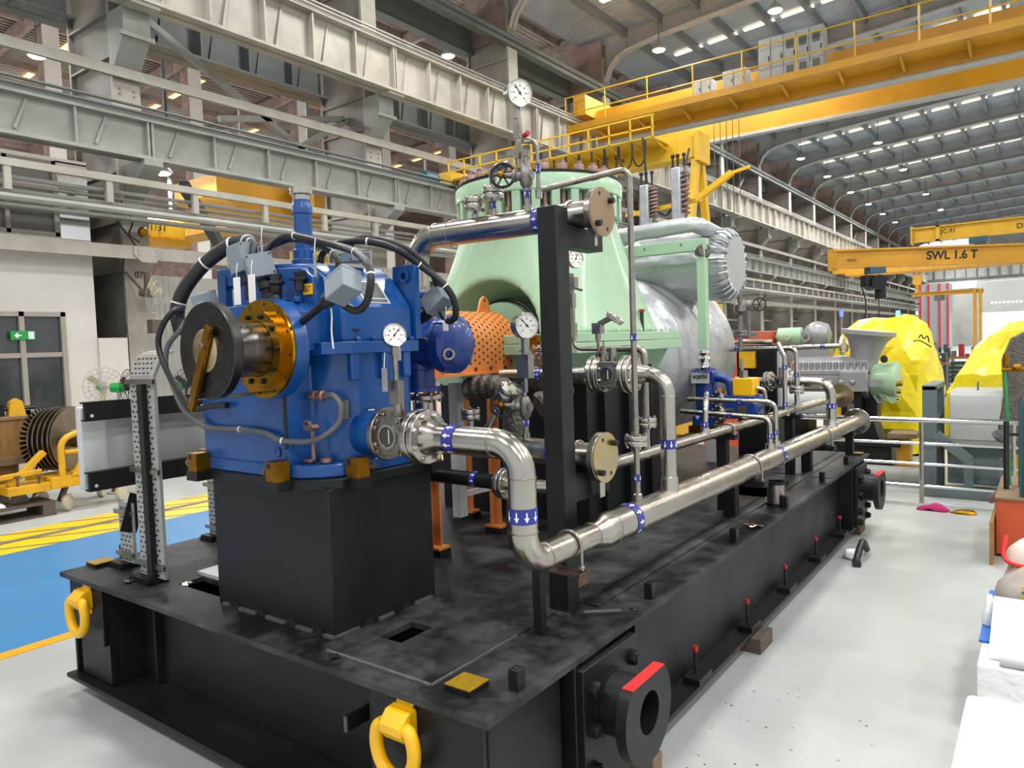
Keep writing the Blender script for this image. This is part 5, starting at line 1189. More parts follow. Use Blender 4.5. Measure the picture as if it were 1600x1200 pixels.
MB().cyl((-2.3, 2.4, 1.085), (-1.83, 2.4, 1.078), .032, n=16).build('painted_run', 'black', t); m = MB(); joint(m, (-1.845, 2.4, 1.077), (1,0,0), .065, .04, 6, br=.009); m.build('joint_flange', SS, t)
MB().cyl((-1.81, 2.4, 1.077), (-1.50, 2.45, 1.075), .028, n=16).build('bare_run', 'ss', t); band(t, (-1.98, 2.4, 1.081), (1,0,0), .032, .03, 8)
# foil-lagged pipes under the guard
m = MB(); s_ = spline([(-2.5, 3.0, 1.42), (-2.35, 3.0, 1.44), (-2.22, 3.0, 1.40), (-2.2, 3.0, 1.28), (-2.2, 3.0, .62)]); m.tube(s_, [.062+.006*math.sin(i*2.1) for i in range(len(s_))], 14)
tag(m.build('lagged_pipe', 'ins'), 'dark foil-lagged pipe bend under the orange guard, nearest one', 'pipe')
m = MB(); s_ = spline([(-2.5, 3.3, 1.42), (-2.3, 3.3, 1.46), (-2.13, 3.28, 1.43), (-2.06, 3.2, 1.38), (-2.12, 3.1, 1.33)]); m.tube(s_, [.07+.006*math.sin(i*1.9) for i in range(len(s_))], 14)
tag(m.build('lagged_pipe', 'ins'), 'crumpled foil-lagged pipe stub just left of the tall black post', 'pipe')

TX, TY = -2.65, 3.95
m = MB(); m.box(-3.2, -2.1, 3.55, 4.5, .61, 1.42); 
for yy in (3.7, 4.0, 4.3): m.box(-2.1, -2.06, yy-.015, yy+.015, .61, 1.5)
tag(m.build('turbine_pedestal', 'black'), 'large black box foundation under the green turbine hood', 'pedestal')
t = thing('turbine_exhaust_hood', (TX, TY, 1.5), 'pale green turbine exhaust hood with a big bolted ring on top', 'turbine')
def shape(th, tt):
    """horizontal section of the hood at height fraction tt (0 base, 1 neck)"""
    c, s = math.cos(th), math.sin(th)
    e = 2 + 3.2*(1-tt)**1.3
    rr = (abs(c)**e+abs(s)**e)**(-1/e)
    k = .49 + .135*(1-tt)**1.5
    return k*rr
m = MB(); n = 72; L = 18; z0, z1 = 1.70, 2.42
vs = []
for j in range(L+1):
    tt = j/L
    for i in range(n):
        th = 2*PI*i/n; rr = shape(th, tt); vs.append((TX+rr*math.cos(th), TY+rr*math.sin(th), z0+(z1-z0)*tt))
fs = [(j*n+i, j*n+(i+1) % n, (j+1)*n+(i+1) % n, (j+1)*n+i) for j in range(L) for i in range(n)]+[tuple(reversed(range(n))), tuple(L*n+i for i in range(n))]
m.add(vs, fs); hood = m.build('hood_casing', 'green', t)
cut = MB().tube([(TX, TY-.95, 1.66), (TX, TY-.45, 1.665), (TX, TY-.1, 1.66)], [.43, .36, .20], 40).build('tmpcut', 'green', t)
b = hood.modifiers.new('b', 'BOOLEAN'); b.object = cut; b.operation = 'DIFFERENCE'; b.solver = 'EXACT'
rm = hood.modifiers.new('r', 'REMESH'); rm.mode = 'VOXEL'; rm.voxel_size = .017; rm.use_smooth_shade = True
sm = hood.modifiers.new('s', 'SMOOTH'); sm.iterations = 8; sm.factor = .6
bpy.context.view_layer.update()
me = bpy.data.meshes.new_from_object(hood.evaluated_get(bpy.context.evaluated_depsgraph_get()))
hood.modifiers.clear(); hood.data = me; bpy.data.objects.remove(cut)
me.polygons.foreach_set('use_smooth', [True]*len(me.polygons))
m = MB(); m.lathe((TX, TY, 2.38), (0,0,1), [(.425, 0), (.425, .16), (.528, .16), (.532, .165), (.532, .245), (.525, .255), (.40, .255)], 72); m.build('neck_flange', 'green', t)
m = MB(); NB = 28
for i in range(NB):
    a = 2*PI*(i+.5)/NB; d = V((math.cos(a), math.sin(a), 0)); s = V((-d.y, d.x, 0))
    c = V((TX, TY, 0)); R = Matrix((s, d, V((0,0,1)))).transposed()
    m.obox(c+d*.47+V((0,0,2.475)), (.05, .11, .14), R)
m.build('neck_ribs', 'green', t, bevel=.004)
MB().ring((TX, TY, 2.635), (0,0,1), .53, .40, .014, 72).build('gasket_ring', 'blk', t)
for i in range(NB):
    a = 2*PI*i/NB; p = V((TX+.478*math.cos(a), TY+.478*math.sin(a), 0))
    m = MB(); m.cyl(p+V((0,0,2.42)), p+V((0,0,2.71)), .017, n=12); m.hexa(p+V((0,0,2.415)), (0,0,1), .030, .04); m.hexa(p+V((0,0,2.647)), (0,0,1), .033, .045); m.build('ring_stud', 'rust', t)
m = MB()
for (za, zb, e) in ((1.655, 1.705, .0), (1.595, 1.652, .004)): m.box(TX-.66-e, TX+.66+e, 3.28-e, 4.62+e, za, zb)
for i in range(9): m.hexa((TX+.62, 3.36+i*.15, 1.705), (0,0,1), .014, .02)
m.build('joint_flange', 'green', t, bevel=.006)
m = MB(); m.prism([(-3.25, 1.6), (-2.05, 1.6), (-2.25, 1.25), (-3.05, 1.25)], 'y', 4.1, 4.55); m.prism([(-3.2, 1.6), (-2.1, 1.6), (-2.3, 1.42), (-3.0, 1.42)], 'y', 3.35, 4.1); m.build('lower_casing', 'green', t)
m = MB(); m.cyl((-3.12, 3.22, 1.86), (-3.12, 3.45, 1.86), .10, n=28); m.cyl((-3.12, 3.20, 1.86), (-3.12, 3.23, 1.86), .08, n=28); m.build('side_boss', 'green', t, bevel=.006)
m = MB(); m.lathe((TX, 3.50, 1.66), (0,1,0), [(.25, 0), (.25, .25)], 40); m.box(TX-.25, TX+.25, 3.5, 3.7, 1.6, 1.69); m.build('bearing_housing', 'green', t)
m = MB(); m.torus((TX, 3.55, 1.66), (0,1,0), .265, .012, 40, 8); m.build('seal_hose', 'rubber', t)
m = MB(); m.cyl((-2.04, 4.15, 1.70), (-2.04, 4.15, 1.83), .012, n=10); p = m.build('guide_pin', 'gasg', t); MB().cyl((-2.04, 4.15, 1.83), (-2.04, 4.15, 1.845), .018, n=10).build('pin_cap', 'redcap', p)
m = MB(); m.cyl((-2.33, 3.3, 1.62), (-2.33, 3.3, 1.72), .04, n=14); m.build('green_plug', 'green', t)
t = thing('drain_manifold', (-2.25, 3.25, 1.6), 'small rusty-and-steel valve cluster between the orange guard and the tall post', 'valve')
m = MB(); joint(m, (-2.14, 3.2, 1.585), (0,0,1), .07, .05, 6, br=.009); m.cyl((-2.14, 3.2, 1.54), (-2.14, 3.2, 1.66), .025, n=12); m.build('flange_pair', SS, t)
m = MB(); m.tube([(-2.28, 3.2, 1.52), (-2.16, 3.18, 1.51), (-2.09, 3.15, 1.52)], .022, 10); m.cyl((-2.05, 3.1, 1.5), (-2.05, 3.1, 1.60), .012, n=8); m.build('elbow', 'rust', t)
m = MB(); m.box(-2.22, -2.17, 3.18, 3.24, 1.62, 1.70); m.build('brass_fitting', 'brass', t)

# silver blankets
def blanket(name, lab, prof_pts, rad, n=36, wr=.03, seed=1, cat='insulation', sc=(1, 1), ring=.0):
    """lagging blanket swept along an axis with wrinkled cloth surface"""
    random.seed(seed); m = MB(); pts = [V(p) for p in prof_pts]; vs = []; k = len(pts)
    ph = [random.uniform(0, 6) for _ in range(8)]
    T = [(pts[min(i+1, k-1)]-pts[max(i-1, 0)]).normalized() for i in range(k)]
    for i in range(k):
        a_ = V((0,0,1)); u = a_.cross(T[i]).normalized(); v = T[i].cross(u)
        for j in range(n):
            th = 2*PI*j/n
            w = 1 + wr*(math.sin(7*th+ph[0]+i*.7)*.4+math.sin(13*th+ph[1]-i*1.1)*.35+math.sin(3*th+ph[2]+i*.5)*.5) + ring*(1 if i % 4 == 2 else 0)
            vs.append(pts[i]+(u*math.cos(th)*sc[0]+v*math.sin(th)*sc[1])*rad[i]*w)
    fs = [(i*n+j, i*n+(j+1) % n, (i+1)*n+(j+1) % n, (i+1)*n+j) for i in range(k-1) for j in range(n)]+[tuple(reversed(range(n))), tuple((k-1)*n+j for j in range(n))]
    m.add(vs, fs); return tag(m.build(name, 'silver', ang=60), lab, cat)
blanket('turbine_blanket', 'big silver insulation blanket wrapped round the turbine body right of the green hood', [(TX, 4.60+.09*i, 1.52) for i in range(18)],
        [.40, .5, .56, .585, .60, .60, .60, .595, .585, .60, .60, .605, .60, .60, .59, .57, .52, .4], 60, .018, 2, ring=.012)
blanket('valve_chest_blanket', 'silver blanketed drum with round end cap behind the green frame', [(-2.75+.08*i, 5.35, 2.19) for i in range(12)], [.22, .25, .26, .26, .255, .26, .26, .255, .26, .265, .255, .215], 48, .03, 5)
t = MB().lathe((-1.868, 5.35, 2.19), (1,0,0), [(.205, 0), (.2, .012), (.0, .016)], 40).build('blanket_end_cap', 'hood'); tag(t, 'smooth grey round face of the silver blanketed drum', 'cover')
m = MB()
for i in range(44):
    a = 2*PI*i/44; c_, s_ = math.cos(a), math.sin(a); a += .05*math.sin(i*3.7); c_, s_ = math.cos(a), math.sin(a); k_ = .008+.004*math.sin(i*2.7)
    m.tube([(-1.858, 5.35+.185*c_, 2.19+.185*s_), (-1.858, 5.35+.215*c_, 2.19+.215*s_), (-1.90, 5.35+.258*c_, 2.19+.258*s_), (-1.98, 5.35+.268*c_, 2.19+.268*s_)], [.004, k_, k_, .004], 6)
m.build('gathered_edge', 'silver', t)
blanket('pipe_blanket', 'silver wrapped pipe with elbow above the green frame', fillet([(-2.75, 5.0, 2.45), (-2.03, 5.0, 2.47), (-1.95, 5.3, 2.45), (-1.95, 5.5, 2.4)], .1, 8), [.055]*11, 20, .05, 8) if False else None
s_ = fillet([(-2.75, 5.0, 2.44), (-2.03, 5.0, 2.465), (-1.99, 5.4, 2.42)], .09, 8)
blanket('pipe_blanket', 'silver wrapped pipe with elbow above the green frame', s_, [.055+.004*math.sin(i*2.3) for i in range(len(s_))], 20, .05, 8)
for i, (x, yy, z0, z1) in enumerate(((-2.54, 5.3, 2.5, 2.86), (-2.275, 5.3, 2.5, 2.95))):
    t = thing('valve_spindle', (x, yy, z0), ['left white-wrapped valve spindle with coil spring above the silver pipe', 'right, taller white-wrapped valve spindle with coil spring'][i], 'valve')
    MB().box(x-.045, x+.03, yy-.04, yy+.04, z0, z1).build('wrapped_post', 'silver', t, bevel=.012)
    m = MB(); h = z1-z0-.06; m.tube([(x+.06+.026*math.cos(a*.9), yy+.026*math.sin(a*.9), z0+.1+h*.8*a/60) for a in range(61)], .008, 6); m.cyl((x+.06, yy, z0+.05), (x+.06, yy, z1), .012, n=8); m.build('coil_spring', 'rust', t)
    m = MB()
    for dx in (-.04, 0, .05): m.cyl((x+dx, yy, z1), (x+dx, yy, z1+.09), .009, n=8); m.cyl((x+dx, yy, z1+.08), (x+dx, yy, z1+.1), .016, n=8)
    m.build('spindle_studs', 'dsteel', t)
m = MB(); m.bar((-2.75, 5.36, 2.66), (-2.12, 5.36, 2.70), .03, .03); m.bar((-2.16, 5.36, 2.70), (-1.88, 5.36, 2.86), .05, .04); m.bar((-1.92, 5.36, 2.85), (-1.75, 5.36, 2.88), .025, .02); tag(m.build('yellow_lever', 'yellow'), 'yellow control lever reaching right past the white valve spindles', 'lever')
t = thing('instrument_gantry', (-1.93, 4.9, 1.3), 'pale green frame of one post and a cross beam in front of the silver drum', 'frame')
MB().box(-2.6, -1.90, 4.87, 4.93, 2.26, 2.34).build('cross_beam', 'green', t, bevel=.003)
m = MB(); m.box(-1.97, -1.91, 4.87, 4.93, 1.58, 2.26); m.build('post', 'green', t, bevel=.003)
m = MB()
for x in (-2.52, -2.36, -2.08): m.lathe((x, 4.87, 2.31), (0,-1,0), [(.009, 0), (.009, .002)], 8)
m.build('bolt_head', 'stand', t)
MB().lathe((-1.93, 4.9, 2.255), (.6,-.75,.1), [(.05, -.04), (.055, 0), (.045, .03)], 14).build('taped_joint', 'ins', t)
m = MB(); s_ = [(-1.94, 4.9, 1.57-.02*i) for i in range(8)]; m.tube(s_, [.04+.006*math.sin(i*2.4) for i in range(8)], 12); m.build('foil_wrap', 'chrome', t)
MB().cyl((-1.94, 4.9, 1.43), (-1.94, 4.9, 1.55), .024, n=12).build('post_foot', 'cloth', t)

# blue pump with its actuator and yellow valve block
t = thing('control_actuator', (-1.96, 5.0, 1.03), 'deep blue upright actuator with silver maker plate below the green frame', 'actuator')
m = MB(); m.box(-2.06, -1.90, 4.95, 5.12, 1.03, 1.10); m.lathe((-1.98, 5.03, 1.08), (0,0,1), [(.075, 0), (.075, .27), (.085, .275), (.085, .335), (.07, .34), (.07, .36)], 24); m.box(-2.04, -1.90, 4.95, 5.08, 1.34, 1.415); m.build('cylinder', 'blue2', t, bevel=.004)
m = MB(); m.tube(fillet([(-1.92, 5.0, 1.38), (-1.80, 5.0, 1.36), (-1.78, 5.0, 1.22)], .06), .032, 14); m.build('oil_elbow', 'blue2', t)
p = MB().box(-2.055, -1.925, 4.935, 4.948, 1.335, 1.41).build('maker_plate', 'panel', t); text('lettering', 'VOITH', .036, (-1.99, 4.933, 1.378), (1,0,0), (0,0,1), 'ink', p, .001, fat=.0008)
MB().box(-1.87, -1.84, 4.955, 4.962, 1.24, 1.30).build('orange_label', 'orange', t); MB().box(-2.08, -1.88, 4.93, 5.15, .98, 1.03).build('yellow_base', 'brass', t)
t = thing('oil_pump', (-1.72, 5.0, 1.05), 'deep blue horizontal oil pump with steel flanges beside the upright actuator', 'pump')
m = MB(); m.box(-1.86, -1.60, 4.93, 5.1, 1.09, 1.25); m.cyl((-1.86, 5.02, 1.17), (-1.59, 5.02, 1.17), .085, n=20); m.build('pump_body', 'blue2', t, bevel=.006)
m = MB(); fl(m, (-1.86, 4.98, 1.215), (-.6,-.8,0), .07, .03, 6, br=.01); fl(m, (-1.85, 4.95, 1.12), (-.6,-.8,0), .07, .03, 6, br=.01); m.cyl((-1.84, 4.95, 1.14), (-1.74, 4.92, 1.15), .02, n=10); m.build('steel_flanges', 'castss', t)
m = MB(); m.cyl((-1.84, 5.05, 1.2), (-1.55, 5.05, 1.3), .02, n=8); wheel(m, (-1.545, 5.0, 1.12), (.5,-.85,.1), .06); m.build('side_valve', 'ink', t)
MB().box(-1.72, -1.66, 4.925, 4.93, 1.13, 1.18).build('rating_plate', 'zinc', t)
m = MB(); m.lathe((-1.99, 4.88, 1.10), (0,-1,0), [(.012, 0), (.012, .004)], 10); m.build('bolt_head', 'panel', t)
t = thing('solenoid_valve', (-1.68, 5.0, 1.25), 'bright yellow solenoid valve block on top of the blue pump', 'valve')
MB().box(-1.755, -1.615, 4.93, 5.08, 1.25, 1.37).build('coil_block', 'yellow', t, bevel=.006)
m = MB(); m.cyl((-1.70, 5.0, 1.37), (-1.70, 5.0, 1.42), .03, n=12); m.cyl((-1.71, 5.0, 1.42), (-1.71, 5.0, 1.50), .012, n=8); m.tube(fillet([(-1.61, 5.0, 1.30), (-1.56, 5.0, 1.29), (-1.55, 5.0, 1.21)], .03), .014, 8); build_each(m, 'fitting', 'ssd', t)
t = thing('oil_tank_cabinet', (-2.03, 6.3, .61), 'black upright cabinet with yellow fitting behind the blue pump', 'cabinet')
MB().box(-2.2, -1.86, 6.3, 6.6, .61, 1.58).build('body', 'blk', t, bevel=.006); MB().box(-2.16, -2.03, 6.24, 6.3, 1.38, 1.56).build('yellow_unit', 'yellow', t, bevel=.006)
MB().box(-1.86, -1.83, 6.32, 6.4, 1.05, 1.52).build('pale_strip', 'panel', t); m = MB(); m.tube(spline([(-2.2, 6.25, 1.6), (-2.1, 6.22, 1.61), (-1.98, 6.22, 1.605), (-1.88, 6.25, 1.6)]), .02, 8); m.build('hose', 'ssd', t)
m = MB(); m.box(-2.34, -2.25, 5.9, 5.98, .61, 1.55); tag(m.build('steel_post', 'panel'), 'pale square steel post left of the black cabinet', 'post')
t = thing('side_valve', (-2.0, 5.9, 1.7), 'small steel valve with handwheel on a stem right of the silver blanket', 'valve')
m = MB(); m.cyl((-2.12, 6.4, 1.62), (-2.12, 6.4, 2.0), .015, n=8); m.lathe((-2.12, 6.4, 1.88), (0,0,1), [(.02, 0), (.04, .03), (.04, .06), (.02, .09)], 12); m.build('stem', 'castss', t)
m = MB(); wheel(m, (-2.02, 6.38, 1.93), (.6,-.8,0), .055); m.build('handwheel', 'ink', t)
m = MB(); m.cyl((-1.93, 5.62, 1.55), (-1.93, 5.62, 2.05), .02, n=8); joint(m, (-1.93, 5.62, 1.66), (0,0,1), .05, .04, 5, br=.008); m.lathe((-1.93, 5.62, 1.82), (0,0,1), [(.02, 0), (.05, .03), (.045, .08), (.02, .1)], 12); tag(m.build('side_valve', ['castss', 'ink']), 'rough steel valve against the right edge of the silver drum', 'valve')
# ------------------------------------------------------------------ right-hand background
from mathutils import noise
t = thing('handrail', (-1.4, 7.9, 0), 'low stainless four-bar handrail across the walkway behind the black base', 'railing')
m = MB(); m.cyl((-2.9, 7.9, .80), (-.22, 7.9, .80), .026, n=14); m.build('top_rail', 'chrome', t)
for z in (.574, .377, .165): MB().cyl((-2.9, 7.9, z), (-.22, 7.9, z), .0135, n=10).build('lower_rail', 'chrome', t)
for x in (-2.7, -1.85, -.985, -.26): MB().cyl((x, 7.9, 0), (x, 7.9, .80), .022, n=12).build('upright', 'ss', t)
def tarp(name, lab, c, hw, hd, prof, seed, amp=.05):
    m = MB(); n, k = 44, len(prof); vs = []
    for j, (z, s, sh) in enumerate(prof):
        for i in range(n):
            a = 2*PI*i/n; e = 3.0; cc, ss = math.cos(a), math.sin(a); rr = (abs(cc)**e+abs(ss)**e)**(-1/e)*s
            p = V((c[0]+sh+rr*cc*hw, c[1]+rr*ss*hd, z)); q = noise.noise_vector(p*3.1+V((seed, 0, 0)))*amp + noise.noise_vector(p*8+V((0, seed, 0)))*amp*.35
            vs.append(p+q*(1 if 0 < j < k-1 else .4))
    fs = []
    for j in range(k-1):
        for i in range(n):
            i2 = (i+1) % n; a_, b_, c_, d_ = j*n+i, j*n+i2, (j+1)*n+i2, (j+1)*n+i
            fs += [(a_, b_, c_), (a_, c_, d_)] if (i+j) % 2 else [(a_, b_, d_), (b_, c_, d_)]
    fs.append(tuple((k-1)*n+i for i in range(n)))
    m.add(vs, fs); o = m.build(name, 'tarp', ang=16); return o
o = tarp('tarpaulin_cover', '', (-1.86, 11.5), .68, .75, [(.02, 1, 0), (.3, 1.0, 0), (.55, .99, 0), (.8, 1.0, 0), (1.05, .98, -.02), (1.25, .94, -.02), (1.45, .88, -.02), (1.6, .8, -.02), (1.7, .7, -.02), (1.78, .55, .0), (1.84, .32, .06), (1.86, .08, .1)], 3, .085)
tag(o, 'large bright yellow tarpaulin draped over machinery behind the grey turbine', 'tarpaulin')
m = MB(); s_ = spline([(-1.36, 10.72, 1.56), (-1.33, 10.70, 1.60), (-1.30, 10.7, 1.55), (-1.26, 10.7, 1.58), (-1.24, 10.7, 1.5)]); m.tube(s_, .008, 6); m.tube(spline([(-1.42, 10.72, 1.52), (-1.36, 10.7, 1.53), (-1.30, 10.7, 1.50), (-1.22, 10.72, 1.44)]), .008, 6)
m.build('black_scrawl', 'ink', bpy.data.objects['tarpaulin_cover'])
o = tarp('tarpaulin_cover', '', (-.30, 9.62), .62, .55, [(.1, 1, 0), (.4, 1, 0), (.7, .99, 0), (.95, .97, 0), (1.15, .9, .02), (1.3, .82, .05), (1.45, .72, .09), (1.58, .6, .12), (1.66, .46, .14), (1.71, .28, .16), (1.73, .08, .18)], 9, .085)
tag(o, 'second yellow tarpaulin behind the grey stand at the right edge', 'tarpaulin')
m = MB(); m.prism([(-.36, .45), (-.40, .7), (-.355, 1.0), (-.37, 1.35), (-.30, 1.55), (-.18, 1.62), (.3, 1.6), (.3, .45)], 'y', 8.35, 8.5)
tag(m.build('brown_sheet', 'ins', bevel=.02), 'wrinkled brown-grey sheet hanging in front of the second yellow tarpaulin', 'sheet')
t = thing('grey_stand', (-.9, 8.4, 0), 'tall grey painted steel stand with a diagonal brace behind the handrail', 'stand')
m = MB(); m.box(-1.02, -.90, 8.25, 8.33, 0, 1.10); m.box(-1.0, -.90, 8.9, 8.98, 0, 1.1); build_each(m, 'post', 'stand', t, bevel=.004)
m = MB(); m.box(-1.02, -.90, 8.25, 9.0, 1.06, 1.11); m.box(-1.0, -.92, 8.3, 8.95, .70, .76); m.box(-1.0, -.92, 8.3, 8.95, .36, .44); m.box(-1.02, -.2, 8.24, 8.32, 0, .09); build_each(m, 'cross_member', 'stand', t, bevel=.004)
m = MB(); m.bar((-.91, 8.27, .62), (-.62, 8.27, .38), .05, .1, up=(0, 0, 1)); m.box(-.67, -.59, 8.25, 8.30, .02, .40); m.box(-.38, -.30, 8.25, 8.3, 0, .42); m.build('brace', 'stand', t, bevel=.004)
m = MB(); m.cyl((-.96, 8.25, .52), (-.96, 8.24, .52), .04, n=20); m.build('pivot_cap', 'stand', t)
t = thing('condenser_shell', (-.55, 8.6, .15), 'grey curved sheet-metal shell standing on the grey stand', 'shell')
m = MB(); pr = [(8.36, .56), (8.36, .90), (8.40, 1.0), (8.48, 1.045), (9.0, 1.045), (9.0, .56)]; m.prism(pr, 'x', -.80, -.335); m.build('upper_cover', 'hood', t, bevel=.01)
MB().box(-.84, -.3, 8.33, 9.0, .53, .56).build('ledge', 'gsteel', t); MB().box(-.82, -.33, 8.42, 9.0, .12, .53).build('lower_tank', 'stand', t, bevel=.01)
MB().box(-.575, -.56, 8.5, 8.53, 1.04, 1.13).build('lug', 'stand', t)
m = MB(); 
for i in range(4): m.torus((-.33, 8.1, .62+.012*i), (.2,-.3,1), .07+.008*i, .012, 20, 6)
m.tube(spline([(-.3, 8.1, .6), (-.34, 8.08, .4), (-.28, 8.05, .25)]), .01, 6)
tag(m.build('coiled_cable', 'greyrub'), 'coil of grey cable hanging on the right end of the handrail', 'cable')
# grey steam turbine with green end
t = thing('steam_turbine', (-2.0, 10.0, .4), 'grey steam turbine with wide exhaust funnel and pale green bearing end', 'turbine')
m = MB(); c = (-1.86, 10.0, 0)
m.lathe((-1.88, 10.0, 1.22), (.13, 0, 1), [(.17, 0), (.16, .08), (.18, .2), (.225, .33), (.285, .40), (.315, .41), (.315, .46), (.25, .465)], 40); m.build('exhaust_funnel', 'tgrey', t)
MB().lathe((-2.06, 9.86, 1.47), (-.5, -.8, .1), [(.055, 0), (.055, .05), (.04, .055)], 20).build('funnel_boss', 'tgrey', t)
m = MB(); m.box(-2.72, -2.15, 9.75, 10.3, .96, 1.2); m.box(-2.1, -1.78, 9.7, 10.3, .93, 1.18); m.box(-2.72, -1.78, 9.72, 10.3, 1.14, 1.2); m.cyl((-2.7, 10, 1.1), (-1.8, 10, 1.1), .27, n=30)
for i in range(6): m.lathe((-2.60+i*.13, 9.7, 1.05), (0,-1,0), [(.03, 0), (.03, .03), (.015, .035)], 10)
m.build('turbine_casing', 'tgrey', t, bevel=.01)
m = MB()
for i in range(13): m.cyl((-2.66+i*.072, 9.76, 1.2), (-2.66+i*.072, 9.76, 1.29), .025, n=8); m.hexa((-2.66+i*.072, 9.76, 1.275), (0,0,1), .03, .025)
m.build('casing_studs', 'tgrey', t)
m = MB(); m.lathe((-1.78, 10.0, 1.05), (1,0,0), [(.2, 0), (.22, .04), (.22, .16), (.235, .2), (.24, .28), (.2, .3)], 30); m.prism([(-1.78, .98), (-1.5, .98), (-1.49, .80), (-1.55, .78), (-1.62, .86)], 'y', 9.85, 10.15); m.build('bearing_end', 'green', t)
m = MB(); m.cyl((-1.49, 9.82, 1.02), (-1.42, 9.82, 1.03), .03, n=12); m.cyl((-1.49, 9.85, .93), (-1.44, 9.85, .93), .025, n=12); m.cyl((-1.5, 9.88, .85), (-1.46, 9.88, .84), .025, n=10); m.build('brass_fittings', 'gold', t)
m = MB(); m.tube([(-1.66, 9.74, .90), (-1.60, 9.72, .82), (-1.57, 9.72, .81)], .015, 8); m.tube([(-1.72, 9.74, .88), (-1.66, 9.70, .80), (-1.62, 9.7, .79)], .015, 8); m.build('hose', 'stand', t)
m = MB(); m.box(-1.76, -1.62, 9.69, 9.71, 1.0, 1.08); m.build('side_plate', 'tgrey', t)
m = MB(); m.box(-2.1, -1.87, 9.78, 10.2, .37, .95); m.box(-1.86, -1.72, 9.95, 10.2, .37, .9); m.box(-2.7, -2.5, 9.8, 10.2, .37, .95); build_each(m, 'support_leg', 'black', t)
MB().box(-2.03, -1.95, 9.77, 9.785, .66, .78).build('leg_window', 'gdark', t)
MB().lathe((-1.62, 9.82, 1.28), (.1,-.2,1), [(.012, 0), (.04, .02), (.04, .06), (.02, .09)], 12).build('eye_nut', 'ink', t)
t = thing('green_motor', (-2.7, 10.2, 1.5), 'pale green cylindrical motor with grey round gearcase left of the funnel', 'motor')
m = MB(); m.lathe((-2.95, 10.1, 1.63), (1,.1,0), [(.03, -.08), (.05, 0), (.12, .0), (.125, .01), (.125, .3), (.1, .31)], 30); m.lathe((-2.79, 9.975, 1.62), (0,-1,0), [(.04, 0), (.035, .03)], 16); m.build('motor_body', 'green', t)
m = MB(); m.lathe((-2.62, 10.1, 1.645), (1,.1,0), [(.07, 0), (.13, .04), (.17, .12), (.175, .2), (.14, .3), (.0, .35)], 30); m.ring((-2.55, 9.93, 1.62), (0,-1,0), .06, .03, .03); m.build('gear_case', 'tgrey', t)
m = MB(); m.box(-2.85, -2.3, 9.95, 10.3, 1.3, 1.47); m.cyl((-2.5, 10.1, 1.2), (-2.5, 10.1, 1.5), .08); m.build('mounting', 'tgrey', t)
t = thing('turbine_bedplate', (-1.95, 9.9, 0), 'black low bedplate under the grey steam turbine', 'base frame')
m = MB(); m.box(-2.9, -1.5, 9.5, 10.6, 0, .30); m.box(-2.95, -1.40, 9.45, 10.7, .30, .37); m.build('bed', 'black', t, bevel=.006); MB().prism([(-1.95, .37), (-1.62, .37), (-1.68, .58), (-1.95, .58)], 'y', 9.5, 9.9).build('end_box', 'blk', t)
MB().cyl((-2.7, 8.9, .86), (-1.98, 8.9, .86), .13, n=24).build('pale_drum', 'hood'); tag(bpy.data.objects['pale_drum'], 'pale grey horizontal drum behind the far sight glass', 'drum')
m = MB(); m.box(-2.72, -2.66, 8.85, 8.95, 0, .8); m.box(-2.06, -2.0, 8.85, 8.95, 0, .8); tag(m.build('drum_stand', 'stand'), 'grey legs carrying the pale horizontal drum', 'stand')
t = thing('orange_trestle', (-1.36, 9.6, 0), 'small orange steel trestle between the black bedplate and the grey stand', 'trestle')
MB().box(-1.44, -1.30, 9.5, 9.7, .06, .42).build('column', 'cranyel', t); MB().box(-1.52, -1.22, 9.4, 9.8, .42, .47).build('top_board', 'wood', t)
MB().box(-1.5, -1.22, 9.42, 9.78, 0, .06).build('foot', 'cranyel', t)
tag(MB().cyl((-1.9, 8.75, .10), (-1.0, 8.75, .10), .1, n=20).build('floor_pipe', 'gsteel'), 'thick grey pipe lying on the floor behind the handrail', 'pipe')
t = thing('orange_container', (-3.3, 9.2, 0), 'orange-red sheet metal box seen between the silver blanket and the black cabinet', 'container')
MB().box(-3.6, -2.98, 9.0, 10.2, 0, 1.72).build('body', 'orb', t, bevel=.01); MB().bar((-3.62, 9.0, 1.78), (-2.9, 9.0, 1.68), .1, .05).build('roof_edge', 'stand', t)
# clutter on the far wall side: shelves and cartons
random.seed(4); k = 0
for (x, yy) in ((-3.1, 20), (-2.5, 21), (-3.6, 24), (-2.0, 25), (-3.0, 28)):
    lab = ['nearest far workbench stacked with parts between the two yellow tarpaulins', 'second far workbench behind the yellow tarpaulins, with dark drawers', 'third far workbench deep in the hall behind the larger tarpaulin', 'fourth far workbench near the roller door side', 'farthest workbench before the roller door'][k]
    t = thing('work_bench', (x, yy, 0), lab, 'bench'); MB().box(x-.5, x+.5, yy-.3, yy+.3, .8, .86).build('top', 'ply', t)
    m = MB(); 
    for sx in (-.45, .4): m.box(x+sx, x+sx+.06, yy-.28, yy+.28, 0, .8)
    for i in range(5): m.box(x-.35, x+.3, yy-.3, yy+.25, .1+i*.13, .2+i*.13)
    m.build('drawer_unit', 'gasg' if k % 2 else 'drab', t); k += 1
    for i in range(6):
        a = x-.45+i*.16; h = random.uniform(.08, .4)
        mt_ = random.choice([('drab', 'drab'), ('gasg', 'dark green'), ('redcap', 'red'), ('hood', 'pale grey'), ('gasb', 'blue'), ('dwood', 'brown')])
        tag(MB().box(a, a+random.uniform(.08, .14), yy-.2, yy+random.uniform(-.05, .2), .86, .86+h).build('stored_box', mt_[0]), '%s stored box, %s from the near corner on the %s' % (mt_[1], ordn[i], ['first far workbench', 'second far workbench', 'third far workbench', 'fourth far workbench', 'last far workbench'][k-1]), 'box', 'boxes on the far benches')
